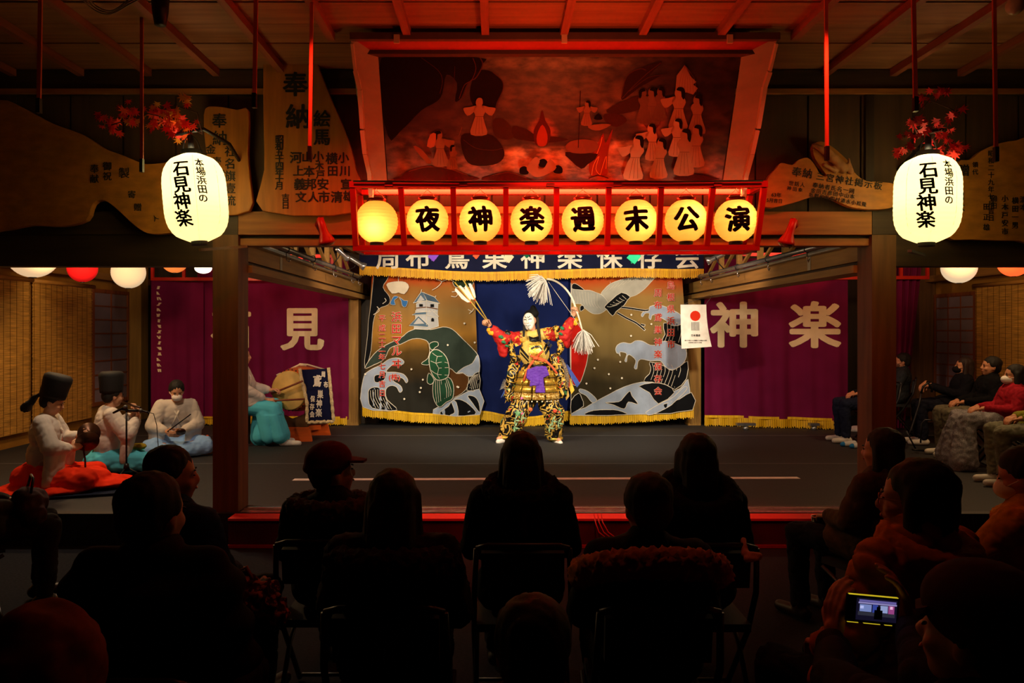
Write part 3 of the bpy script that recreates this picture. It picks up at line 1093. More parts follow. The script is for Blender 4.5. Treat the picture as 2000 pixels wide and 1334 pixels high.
# waves at the right
A.fill([(985, 560), (1105, 560), (1150, 560), (1150, 760), (1100, 720), (975, 700), (995, 640)], DK, 2, WH)
for i in range(5):
    A.line([(1010 + i * 26, 560), (1012 + i * 25, 630), (990 + i * 26, 700)], .8, WH)
A.fill([(822, 500), (838, 478), (878, 470), (885, 440), (960, 430), (1060, 470), (1110, 505), (1108, 570), (1040, 575), (1000, 540), (960, 520), (905, 500), (890, 535), (876, 520), (880, 490), (850, 490), (832, 515)], LB, 3, WH)
A.fill([(840, 980), (880, 925), (890, 880), (882, 840), (985, 868), (1045, 900), (1110, 868), (1158, 836), (1150, 960), (1070, 1040), (990, 1000)], DK, 2, WH)
for i in range(8):
    A.line([(900 + i * 28, 850 + (i > 4) * 10), (912 + i * 28, 905), (890 + i * 25, 970 + i * 8)], .9, WH)
A.fill([(638, 745), (655, 715), (695, 700), (745, 708), (782, 688), (830, 690), (885, 718), (940, 715), (990, 690), (1100, 720), (1148, 758), (1144, 820), (1105, 872), (1040, 900), (992, 870), (960, 832), (885, 832), (825, 820), (800, 840), (792, 890), (772, 882), (784, 830), (742, 790), (722, 800), (718, 838), (704, 832), (718, 782), (682, 768), (668, 772), (672, 800), (660, 780), (645, 775)], LB, 3, WH)
A.fill([(316, 1228), (420, 1170), (520, 1110), (640, 1048), (760, 1000), (900, 985), (1060, 1052), (1130, 1005), (1160, 965), (1178, 1100), (1190, 1186), (900, 1215)], LB, 2, WH)
A.fill([(316, 1120), (370, 1066), (392, 1100), (405, 1160), (330, 1208), (316, 1210)], DK, 2, WH)
A.fill([(380, 1035), (440, 1055), (500, 1112), (470, 1135), (425, 1085), (378, 1060)], LB, 3, WH)
A.fill([(420, 1224), (480, 1190), (620, 1185), (700, 1205), (700, 1222)], DK, 3, WH)
A.fill([(562, 1132), (660, 1128), (700, 1090), (740, 1052), (756, 1086), (800, 1146), (730, 1130), (700, 1180), (620, 1150)], DK, 3, WH)
A.fill([(806, 1016), (900, 990), (1000, 1005), (1062, 1062), (945, 1142), (880, 1062)], DK, 2, WH)
A.fill([(880, 1215), (970, 1150), (1100, 1110), (1182, 1060), (1190, 1186)], DK, 2, WH)
A.fill([(850, 1205), (940, 1150), (1060, 1090), (1130, 1020), (1150, 1040), (1040, 1150), (900, 1218)], LB, 3, WH)
for c in ((750, 500), (893, 567), (748, 652), (508, 824), (484, 885), (586, 928), (682, 957), (426, 996), (597, 1030), (670, 840)):
    A.dot(c, 2.0, '#f4efe0')
A.done()
for bld, mm, o in ((.045, WHITE_INK, .022), (.016, RED_INK, .027)):
    its = [(c, *z2((1036, 288 + i * 85)), 16.5) for i, c in enumerate('島根県浜田市')]
    its += [(c, *z2((942, 342 + i * 88.5)), 16.5) for i, c in enumerate('周布鳶巣神楽保存会')]
    lettering('lettering', its, mm, tR, lambda u, v: bmap(u, v) - V((0, o + .006, 0)), 7, bld)

# navy valance with the troupe name
YN = 10.85
nav = thing('navy_banner', 'long navy banner with white characters and gold fringe across the stage', 'banner', P(1037, 540, YN))
nf = lambda x, z: .02 * math.sin(x * 4.1) + .012 * math.sin(x * 11)


def nmap(px, py):
    p = P(px, py, YN)
    p.y -= nf(p.x, p.z)
    return p


sag = lambda u: 526 + 6 * math.sin((u - 702) / 672 * math.pi) - 3 * math.cos((u - 702) / 672 * 9)
MB().grid(lambda u, v: nmap(702 + 672 * u, 470 * (1 - v) + sag(702 + 672 * u) * v), 120, 6).build('cloth', mat('navy banner cloth', '#161a3a', .85, 0, .15, 4), nav, True)
fringe('fringe', nmap, 702, 1374, sag, 14, nav, mat('orange gold thread', '#f8b010', .6, 0, .3, 30, (1, 1, .08)))
lettering('lettering', [(c, u, 502, 50) for c, u in zip('周布鳶巣神楽保存会', (758, 817, 893, 966, 1041, 1113, 1190, 1268, 1342))],
          WHITE_INK, nav, lambda u, v: nmap(u, v) - V((0, .012, 0)), 10, .02)

# cut paper ornaments hanging over the stage
orn = [(846, 500, 22, '#4a2a80', 'purple'), (930, 499, 14, '#e05030', 'orange-red'), (993, 503, 22, '#e8e2c8', 'white'), (1029, 498, 13, '#1c7a58', 'small green'),
       (1056, 498, 14, '#e0d8b8', 'cream'), (1114, 499, 18, '#f0ead8', 'large white'), (1144, 492, 10, '#d02818', 'small red'), (1185, 496, 15, '#e0d8b8', 'narrow cream'), (1238, 502, 28, '#128060', 'large green')]
for px, py, w, c, nm in orn:
    Y_ = 8.2
    c0 = P(px, py, Y_)
    r = w / 2 * Y_ / F
    t = thing('paper_ornament', nm + ' folded paper ornament hanging in front of the navy banner ' + {'purple': 'by the second character', 'orange-red': 'between third and fourth character', 'white': 'right of the fourth character'}.get(nm, 'over the stage'), 'paper ornament', c0 - V((0, 0, r)), 'cut paper ornaments over the stage')
    m_ = mat('paper ' + c, c, .8, trans=.3)
    MB().slab([c0 + V((0, 0, r)), c0 + V((r, -.01, .1 * r)), c0 + V((.1 * r, 0, -r)), c0 + V((-r, .01, -.1 * r))], .003).build('sheet', m_, t)
    MB().slab([c0 + V((-.8 * r, .012, .8 * r)), c0 + V((.5 * r, .012, .9 * r)), c0 + V((.6 * r, .016, -.5 * r)), c0 + V((-.3 * r, .02, -.9 * r))], .003).build('back_sheet', m_, t)
    MB().tube([c0 + V((0, 0, r)), V((c0.x, c0.y, 3.1))], .002, 4).build('string', m_, t)

# ================================================================ LANTERN BOX
YT, YBm = 5.40, 5.52       # the box leans a little: its top rail is nearer


def box_pt(px, py, dy=0.):
    k = (py - 353) / 137
    return P(px, py, YT + (YBm - YT) * k) + V((0, dy, 0))


lb = thing('lantern_box', 'long red wooden box frame holding a row of eight paper lanterns under the painting', 'lantern frame', P(1085, 489, 5.55))


def rail_px(a, b, wpx, name, dy0=-.02, dy1=.02, lab=None):
    """a bar between two drawn points with a real square section"""
    p, q = box_pt(*a), box_pt(*b)
    w = wpx * 5.46 / F
    o = MB().bar(p + V((0, (dy0 + dy1) / 2, 0)), q + V((0, (dy0 + dy1) / 2, 0)), w, dy1 - dy0, (0, 1, 0)).build(name, RED_L, lb)
    return o


rail_px((683, 361), (1498, 360), 12, 'top_rail', -.022, .022)
rail_px((690, 485), (1482, 484), 11, 'bottom_rail', -.022, .022)
for dy in (.30,):
    rail_px((688, 361), (1492, 360), 10, 'back_rail', dy - .02, dy + .02)
    rail_px((692, 485), (1480, 484), 10, 'back_rail', dy - .02, dy + .02)
tops = [689, 783, 885, 988, 1087, 1189, 1291, 1392, 1492]
bots = [695, 790, 888, 988, 1086, 1186, 1286, 1380, 1477]
for a, b in zip(tops, bots):
    rail_px((a, 367), (b, 479.5), 10.5, 'divider', -.02, .02)
for a, b in ((689, 695), (1492, 1477)):
    rail_px((a, 367), (b, 479.5), 10, 'divider', .28, .32)
    for py in (361, 485):
        p = box_pt(a if py == 361 else b, py)
        MB().span(p + V((-.018, .022, -.018)), p + V((.018, .28, .018))).build('side_rail', RED_L, lb)
for x in (760, 905, 1075, 1205, 1400):
    p = box_pt(x, 358)
    MB().span(p + V((-.03, -.03, -.026)), p + V((.03, -.023, .0))).build('fixing_block', RED_L, lb)
# pale batten behind the lanterns
MB().span(P(790, 416, 5.72), P(1385, 405, 5.75)).build('batten', mat('pale red batten', '#d8703a', .6), lb)
MB().tube([P(690, 354, 5.36), P(900, 355.5, 5.36), P(1100, 354, 5.36), P(1300, 355, 5.36), P(1490, 353, 5.36)], .007, 6).build('cable', BLACK, lb, True)


def lantern_shade(t, c, R, H, m, n=64, ribs=18, top=.4, bot=.33, power=.5, sy=1., Rm=None):
    prof = []
    N = ribs * 4
    a0, a1 = -math.acos(bot), math.acos(top)
    zs = math.sin(a1), math.sin(a0)
    for i in range(N + 1):
        a = a0 + (a1 - a0) * i / N
        rr = abs(math.cos(a)) ** power
        z = (math.sin(a) - zs[1]) / (zs[0] - zs[1]) * H - H / 2
        prof.append((R * rr * (1 + .012 * math.cos(i * math.pi / 2)), z))
    MB().lathe(prof, c, n, Rm).build('paper_shade', m, t, True)
    return prof


def prof_r(prof, z):
    for (r0, z0), (r1, z1_) in zip(prof, prof[1:]):
        if z0 <= z <= z1_:
            return r0 + (r1 - r0) * (z - z0) / max(1e-9, z1_ - z0)
    return prof[-1][0] if z > 0 else prof[0][0]


LPAP = mat('yellow lantern paper', '#ffd270', .8, 0, .03, 3, emit='#ffb020', estr=.32, trans=.6)
INK = mat('black ink', '#120508', .8)
COPPER = mat('copper ring', '#8a3a14', .3, .6)
chars = ['', '夜', '神', '楽', '週', '末', '公', '演']
names = ['round yellow paper lantern without a character, first in the red box',
         'round yellow lantern with the black character 夜, next to the blank lantern',
         'round yellow lantern with the black character 神, second along from the blank lantern',
         'round yellow lantern with the black character 楽, third along from the blank lantern',
         'round yellow lantern with the black character 週, fourth along from the blank lantern',
         'round yellow lantern with the black character 末, fifth along from the blank lantern',
         'round yellow lantern with the black character 公, sixth along from the blank lantern',
         'round yellow lantern with the black character 演 at the end of the red box']
hot = [(0, -.04), (.0, .0), (0, .02), (0, -.01), (0, 0), (.02, .0), (.02, .03), (.01, .02)]
for i, (px, ch) in enumerate(zip((736, 835, 938, 1038, 1138, 1242, 1340, 1437), chars)):
    c = P(px, 432 if i else 434, 5.58)
    t = thing('round_lantern', names[i], 'lantern', c - V((0, 0, .18)), 'round lanterns in the red box')
    R, H = .163, .318
    prof = lantern_shade(t, c, R, H, LPAP, 48, 15, .40, .30, 1.0)
    zt, zb = prof[-1][1], prof[0][1]
    rt, rb = prof[-1][0], prof[0][0]
    MB().lathe([(rt + .002, zt - .012), (rt + .006, zt - .012), (rt + .006, zt + .022), (rt + .002, zt + .022), (rt + .002, zt - .012)], c, 32).build('top_ring', COPPER, t, True)
    MB().lathe([(0, zb + .004), (rb + .003, zb + .006), (rb + .003, zb - .02), (0, zb - .02)], c, 28).build('bottom_ring', BLACK, t)
    MB().tube([c + V((-rt, 0, zt)), c + V((-rt * .7, 0, zt + .045)), c + V((0, 0, zt + .085)), c + V((rt * .7, 0, zt + .045)), c + V((rt, 0, zt))], .0028, 6).build('handle', mat('brass wire', '#d8a860', .4, .5), t, True)
    MB().tube([c + V((0, 0, zt + .085)), c + V((.004, -.05, zt + .12)), V((c.x, 5.40, P(0, 358, 5.40).z))], .0028, 6).build('hanging_string', mat('pale string', '#e0c8a0', .8), t, True)
    hx_, hz_ = hot[i]
    pl = light('POINT', 'lantern_light', c + V((hx_, -.085, hz_)), 1.5, (1, .80, .45), None, .025)
    if ch:
        u0 = -R * math.atan((px - CX) / F) + (.02 if i == 7 else .004)      # each lantern is turned towards the hall's middle

        def lm(u, v, c=c, prof=prof, u0=u0):
            z = -v
            r = prof_r(prof, z) + .003
            th = (u + u0) / R
            return c + V((r * math.sin(th), -r * math.cos(th), z))
        lettering('lettering', [(ch, 0, .004, .20, dict(shear=-.05, rot=-3))], INK, t.children[0], lm, .02, .05)

# red reflector lamps at both ends of the box
for (px, py, sgn, lab) in ((632, 450, 1, 'red reflector lamp under the tall wooden plaque'), (1543, 452, -1, 'red reflector lamp beside the irregular wooden plaque')):
    Y_ = 5.6
    c = P(px, py, Y_)
    t = thing('red_lamp', lab, 'lamp', c)
    d = V((sgn * .35 if sgn > 0 else -.35, .15, -1)).normalized()
    d = V((.25 * sgn + (.0), .25, -1)).normalized() if sgn > 0 else V((-.25, .25, -1)).normalized()
    R_ = d.to_track_quat('Z', 'Y').to_matrix()
    MB().lathe([(0, -.1), (.028, -.1), (.032, -.02), (.035, .02), (.06, .075), (.066, .1), (.06, .1), (.03, .03), (0, .02)], c, 24, R_).build('reflector', RED_L, t, True)
    MB().lathe([(.02, .06), (.058, .09), (.062, .103), (.045, .12), (0, .125)], c, 20, R_).build('bulb', mat('silver bulb', '#c8a070', .15, .7), t, True)
    MB().tube([c + R_ @ V((0, 0, -.08)), c + V((-.03 * sgn, .0, .09)), c + V((-.06 * sgn, .03, .05)), V((c.x - .09 * sgn, 5.9, c.z + .02))], .018, 10).build('arm', RED_L, t, True)

# ================================================================ VOTIVE PAINTING
TLp, TRp = V((-.872, 5.31, 3.765)), V((1.805, 5.31, 3.765))
BLp, BRp = V((-.872, 5.75, 2.94)), V((1.805, 5.75, 2.94))
# drawn points fall on the leaning panel: intersect the sight line with its plane
PN = (TRp - TLp).cross(BLp - TLp).normalized()
if PN.y > 0:
    PN = -PN


def pmap(px, py, off=0.):
    d = V(((px - CX) / F, 1, -(py - CY) / F))
    o = V((0, 0, CZ))
    tt = (TLp + PN * off - o).dot(PN) / d.dot(PN)
    return o + d * tt


vp = thing('votive_painting', 'large framed votive painting of robed figures around fires, leaning over the lanterns', 'painting', (.466, 5.6, 2.9))
gm = bpy.data.materials.new('painting ground')
gm.use_nodes = True
_b = gm.node_tree.nodes['Principled BSDF']
_a = nd(gm.node_tree, 'ShaderNodeAttribute', attribute_name='paint')
_tc = nd(gm.node_tree, 'ShaderNodeTexCoord')
_n = nd(gm.node_tree, 'ShaderNodeTexNoise')
_n.inputs['Scale'].default_value = 9
_n.inputs['Detail'].default_value = 7
_mp = nd(gm.node_tree, 'ShaderNodeMapping')
_mp.inputs['Scale'].default_value = (1, 1.6, 2.2)
gm.node_tree.links.new(_tc.outputs['Object'], _mp.inputs[0])
gm.node_tree.links.new(_mp.outputs[0], _n.inputs['Vector'])
_r = nd(gm.node_tree, 'ShaderNodeMapRange')
_r.inputs['From Min'].default_value = .35
_r.inputs['From Max'].default_value = .68
_r.inputs['To Min'].default_value = .25
_r.inputs['To Max'].default_value = 1.45
gm.node_tree.links.new(_n.outputs['Fac'], _r.inputs[0])
_m = nd(gm.node_tree, 'ShaderNodeVectorMath', operation='SCALE')
gm.node_tree.links.new(_a.outputs['Color'], _m.inputs[0])
gm.node_tree.links.new(_r.outputs[0], _m.inputs['Scale'])
gm.node_tree.links.new(_m.outputs[0], _b.inputs['Base Color'])
_b.inputs['Roughness'].default_value = .5
zp = lambda p: (700 + p[0] / 2.439, 60 + p[1] / 2.439)
# soft pigment fields: (x, y, rx, ry, colour, weight) in drawing units
base_c = V((.045, .025, .016))
fields = [(900, 150, 420, 40, (.34, .22, .12), .9), (1000, 300, 420, 110, (.20, .10, .05), .8), (250, 300, 260, 230, (.025, .015, .012), 1.0), (560, 300, 130, 130, (.03, .02, .015), .9),
          (1600, 260, 260, 160, (.03, .02, .015), .9), (850, 610, 260, 60, (.75, .42, .2), 1.0), (1000, 640, 420, 55, (.62, .3, .15), .8), (1240, 545, 140, 25, (.6, .4, .25), .8),
          (1180, 620, 110, 110, (.75, .25, .1), .7), (880, 480, 70, 60, (.6, .15, .06), .8), (450, 640, 330, 60, (.32, .12, .07), .7), (560, 560, 130, 70, (.08, .05, .04), .9),
          (1300, 360, 180, 60, (.30, .15, .08), .7), (1700, 650, 160, 60, (.25, .09, .05), .6), (1400, 420, 70, 90, (.5, .16, .07), .6), (300, 560, 200, 90, (.16, .07, .05), .6)]
nu, nv = 150, 60
mb = MB()
cols = []
for j in range(nv + 1):
    for i in range(nu + 1):
        x = 98 + (1737 - 98) * i / nu * 1.046
        yv = 124 + (716 - 124) * j / nv
        px, py = zp((x, yv))
        p = TLp.lerp(TRp, i / nu).lerp(BLp.lerp(BRp, i / nu), j / nv)
        mb.v.append(p)
        # drawing position of this point
        qx = CX + p.x * F / p.y
        qy = CY - (p.z - CZ) * F / p.y
        X_, Y_ = (qx - 700) * 2.439, (qy - 60) * 2.439
        c = base_c.copy()
        for fx, fy, rx, ry, fc, w in fields:
            wob = noise.noise(V((X_ * .012, Y_ * .016, 3))) * .9
            d2 = ((X_ - fx) / rx) ** 2 + ((Y_ - fy) / ry) ** 2
            a = w * max(0, min(1, 1.25 - d2 + wob * .6))
            c = c.lerp(V(fc) * (.5 if fy < 400 else 1.1), a * .9)  # upper fields dimmed, lower brightened: red lamp light painted into the pigment
        cols.append((c.x, c.y, c.z, 1))
for j in range(nv):
    for i in range(nu):
        k = j * (nu + 1) + i
        mb.f.append((k, k + 1, k + nu + 2, k + nu + 1))
me = mb.mesh('canvas')
at = me.color_attributes.new('paint', 'FLOAT_COLOR', 'POINT')
for i, c in enumerate(cols):
    at.data[i].color = c
link('canvas', me, gm, vp)
A = Art(lambda u, v: pmap(u, v, .0), vp, zp, None, .0012, 'painted_shape', .001)
RK, RKL, FG, FS, HR, FR, LN = '#1c110c', '#4c3020', '#98785e', '#604434', '#0e0706', '#a03c18', '#80503a'
A.fill([(110, 130), (570, 128), (590, 160), (560, 220), (520, 250), (490, 320), (460, 335), (470, 250), (420, 210), (400, 300), (370, 340), (300, 380), (200, 480), (140, 500)], '#150c09', 3)
A.fill([(560, 200), (620, 190), (680, 230), (690, 270), (660, 340), (640, 380), (560, 370), (530, 300)], '#180e0a', 3, None)
A.line([(580, 130), (592, 165), (560, 225), (530, 245), (500, 320)], 2.2, RKL)
A.line([(545, 130), (560, 180), (540, 235), (505, 260), (480, 325)], 1.2, '#5a3424')
A.line([(640, 198), (682, 235), (690, 275), (664, 345), (640, 420)], 1.6, RKL)
A.line([(300, 130), (380, 190), (400, 240), (388, 300)], 1.0, '#4a2a1c')
A.line([(460, 170), (455, 240), (440, 310)], .8, '#4a2a1c')
A.fill([(490, 500), (560, 490), (640, 500), (690, 560), (690, 610), (640, 640), (540, 640), (500, 590)], '#2a1812', 3)
A.line([(500, 520), (560, 560), (640, 570), (690, 560)], .8, '#5a3424')
A.fill([(640, 430), (690, 420), (735, 470), (738, 510), (700, 520), (650, 500)], '#40281a', 3)
A.fill([(735, 455), (800, 470), (850, 500), (930, 505), (1000, 520), (900, 535), (800, 525), (740, 510)], '#3a2014', 3)
# cliffs right
A.fill([(1250, 320), (1275, 220), (1330, 185), (1430, 150), (1440, 160), (1380, 220), (1450, 210), (1340, 270), (1270, 325)], '#2a1812', 2)
A.line([(1252, 320), (1276, 222), (1335, 184), (1370, 190)], 1.6, RKL)
A.line([(1440, 155), (1375, 205), (1300, 275), (1255, 325)], 1.3, RKL)
A.line([(1450, 212), (1380, 225), (1290, 290)], 1.2, RKL)
A.fill([(1180, 380), (1300, 320), (1400, 310), (1420, 340), (1330, 380), (1230, 400)], '#3a2418', 3)
A.fill([(1170, 400), (1240, 400), (1278, 430), (1230, 460), (1180, 440)], '#40241a', 3)
A.fill([(200, 700), (240, 670), (330, 650), (420, 655), (520, 690), (560, 712), (180, 712)], '#3a1a10', 3)
A.line([(240, 672), (330, 650), (420, 656), (520, 690)], 1.3, '#6a3a26')
A.fill([(590, 712), (640, 690), (720, 680), (800, 705), (830, 714)], '#3a1a10', 3)
A.line([(640, 690), (720, 678), (800, 703)], 1.2, '#6a3a26')
A.fill([(1500, 712), (1560, 685), (1640, 690), (1720, 712)], '#2a120c', 3)
# fires
A.fill([(845, 545), (835, 480), (860, 430), (875, 380), (890, 430), (915, 480), (900, 545)], '#50200f', 3)
A.fill([(855, 548), (850, 500), (876, 450), (900, 500), (892, 548)], FR, 3)
A.fill([(1105, 690), (1100, 620), (1130, 560), (1165, 490), (1175, 540), (1210, 470), (1190, 570), (1185, 640), (1180, 690)], '#8a3018', 3)
for q in ([(1110, 690), (1120, 640), (1145, 600), (1130, 660), (1150, 690)], [(1150, 692), (1165, 640), (1180, 600), (1178, 660)], [(1130, 600), (1150, 550), (1160, 510)]):
    A.line(q, 1.0, '#ff9050')
A.line([(1095, 705), (1140, 690), (1190, 705)], 2.2, '#3a160c', 2)
A.fill([(1345, 410), (1400, 380), (1450, 360), (1440, 430), (1415, 470), (1370, 465)], '#6a2a14', 3)
# round platform
A.fill([(985, 580), (1140, 590), (1090, 640), (1060, 660), (1010, 620)], '#2a120c', 2)
A.fill([(985, 556), (1010, 530), (1070, 520), (1125, 530), (1142, 556), (1120, 580), (1060, 588), (1005, 580)], '#7a4a34', 3)
A.line([(1046, 560), (1052, 420), (1056, 290)], 1.6, '#2a120c', 2)


def robed(x, y, h, lean=0., arms=0, col=FG, face=1, hair=1):
    """small painted robed figure: x, y = feet centre, h = height in drawing units"""
    w = h * .2
    A.fill([(x - w * 1.15, y), (x - w * .8, y - h * .35), (x - w * .55 + lean * .5, y - h * .52), (x - w * .85 + lean, y - h * .68), (x - w * .45 + lean, y - h * .8),
            (x + w * .45 + lean, y - h * .8), (x + w * .85 + lean, y - h * .66), (x + w * .55 + lean * .5, y - h * .5), (x + w * .8, y - h * .3), (x + w * 1.05, y)], col, 3)
    if arms:
        for s in ((-1, 1) if arms == 2 else (arms,)):
            A.fill([(x + lean + s * w * .3, y - h * .80), (x + lean + s * w * 1.3, y - h * .76), (x + lean + s * w * 2.1, y - h * .74), (x + lean + s * w * 2.2, y - h * .68), (x + lean + s * w * 1.7, y - h * .52), (x + lean + s * w * .9, y - h * .60)], col, 2)
    for k in (-.5, 0, .5):
        A.line([(x + k * w, y - 2), (x + k * w * .7 + lean * .3, y - h * .3), (x + k * w * .5 + lean * .6, y - h * .48)], .6, FS, 2)
    A.line([(x - w * .55 + lean * .5, y - h * .5), (x + w * .55 + lean * .5, y - h * .5)], .9, FS, 1)
    hxx, hyy = x + lean * 1.2, y - h * .9
    A.fill([(hxx - w * .42, hyy + w * .5), (hxx - w * .5, hyy - w * .1), (hxx - w * .2, hyy - w * .55), (hxx + w * .3, hyy - w * .5), (hxx + w * .45, hyy), (hxx + w * .3, hyy + w * .5)], col, 2)
    if hair:
        A.fill([(hxx - face * w * .1, hyy - w * .6), (hxx + face * w * .5, hyy - w * .55), (hxx + face * w * .75, hyy), (hxx + face * w * .6, hyy + w * .9), (hxx + face * w * .3, hyy + w * .5), (hxx + face * w * .25, hyy - w * .1), (hxx - face * w * .3, hyy - w * .25)], HR, 2)


robed(575, 498, 172, 2, 2, FG, 1, 0)
robed(1395, 450, 170, 0, 0, '#705444', 1)
robed(1358, 440, 155, -2, 0, '#644a3c', -1)
robed(1432, 430, 150, 2, 0, '#644a3c', 1)
A.fill([(1505, 300), (1512, 220), (1550, 170), (1575, 220), (1605, 250), (1590, 262), (1612, 280), (1590, 310), (1560, 300)], '#947460', 1)
for i in range(7):
    A.line([(1550, 172), (1530 + i * 11, 235), (1520 + i * 14, 300)], .6, '#7a4a34', 2)
robed(1520, 475, 195, 2, -1, FG, 1)
robed(1608, 495, 178, 0, 0, '#8a6852', 1)
robed(1085, 455, 112, 2, 2, '#86604a', 1)
A.fill([(1090, 460), (1160, 450), (1200, 455), (1150, 480), (1110, 478)], '#86604a', 2)
A.fill([(1118, 425), (1140, 400), (1160, 425), (1140, 432)], HR, 2)
robed(1600, 650, 190, 4, 0, '#9a7058', 1)
robed(1512, 600, 170, 0, -1, '#b49880', 1)
robed(1400, 620, 165, -10, -1, '#b89a80', 1)
robed(1545, 690, 210, 2, 0, FG, 1)
robed(1425, 705, 180, 8, 0, '#a8866a', 1)
robed(1305, 712, 200, 16, -1, '#bca084', 1)
robed(395, 650, 160, -6, 1, '#8a6048', -1)
robed(450, 665, 110, 4, 0, '#80563e', -1)
A.fill([(330, 560), (345, 505), (372, 500), (365, 560)], '#b8704c', 2)
A.line([(480, 512), (495, 470)], .7, '#8a6048', 1)
A.fill([(265, 560), (300, 570), (350, 630), (330, 640)], '#8a4a2c', 2)
for x, yy, s in ((790, 675, 1), (880, 640, 1), (950, 670, -1)):
    A.fill([(x - 20, yy + 15), (x - 22, yy - 12), (x, yy - 22), (x + 18, yy - 8), (x + 16, yy + 16)], HR, 3)
A.fill([(800, 660), (840, 610), (862, 630), (850, 660), (880, 665), (910, 620), (940, 660), (900, 690), (850, 705), (820, 690)], '#a87858', 3)
A.done()
# splayed timber frame round the painting
FRAME_LIT = mat('lantern-lit frame timber', '#8c7a66', .55, 0, .12, 3, (1, 1, 4), .05)  # side boards greyed in colour for the white lantern light they catch
o4 = [P(683, 70, 5.12), P(1520, 70, 5.12), P(1450, 366, 5.66), P(722, 366, 5.66)]
i4 = [TLp + V((-.01, -.01, .015)), TRp + V((.01, -.01, .015)), BRp + V((.01, -.01, -.01)), BLp + V((-.01, -.01, -.01))]
for a, b, nm in ((0, 1, 'frame_top'), (1, 2, 'frame_side'), (3, 0, 'frame_side')):
    MB().slab([o4[a], o4[b], i4[b], i4[a]], .02).build(nm, FRAME_LIT if nm == 'frame_side' else RED_D, vp)
PALE = mat('pale edge timber', '#c8aa8c', .5, 0, .1, 4)


def edge(pts, w, name='edge_strip'):
    mb = MB()
    for a, b in zip(pts, pts[1:]):
        mb.bar(a, b, w, .05, (0, 1, 0))
    return mb.build(name, PALE, vp)


edge([P(688, 85, 5.13), P(694, 138, 5.22)], .018)
edge([P(694, 138, 5.22), P(703, 175, 5.28), P(708, 250, 5.42)], .03)
edge([P(708, 254, 5.42), P(713, 300, 5.5), P(722, 340, 5.6), P(726, 400, 5.68)], .032)
edge([P(1516, 85, 5.13), P(1503, 138, 5.22)], .018)
edge([P(1503, 140, 5.22), P(1493, 170, 5.28), P(1480, 250, 5.42)], .03)
edge([P(1478, 254, 5.42), P(1468, 300, 5.5), P(1456, 345, 5.6), P(1450, 400, 5.68)], .032)
MB().bar(P(684, 72, 5.12), P(1522, 72, 5.12), .05, .04, (0, 1, 0)).build('frame_lip', mat('dull frame timber', '#4a362a', .6), vp)
for px in (775, 1102, 1425):
    p = P(px, 77, 5.1)
    MB().span(p + V((-.02, -.015, -.03)), p + V((.02, .0, .03))).build('bracket', PALE, vp)
for px in (712, 1462):
    MB().bar(P(px, 355, 5.74), V((P(px, 355, 5.74).x, 5.93, 2.75)), .05, .05).build('support', W_DARKZ, vp)

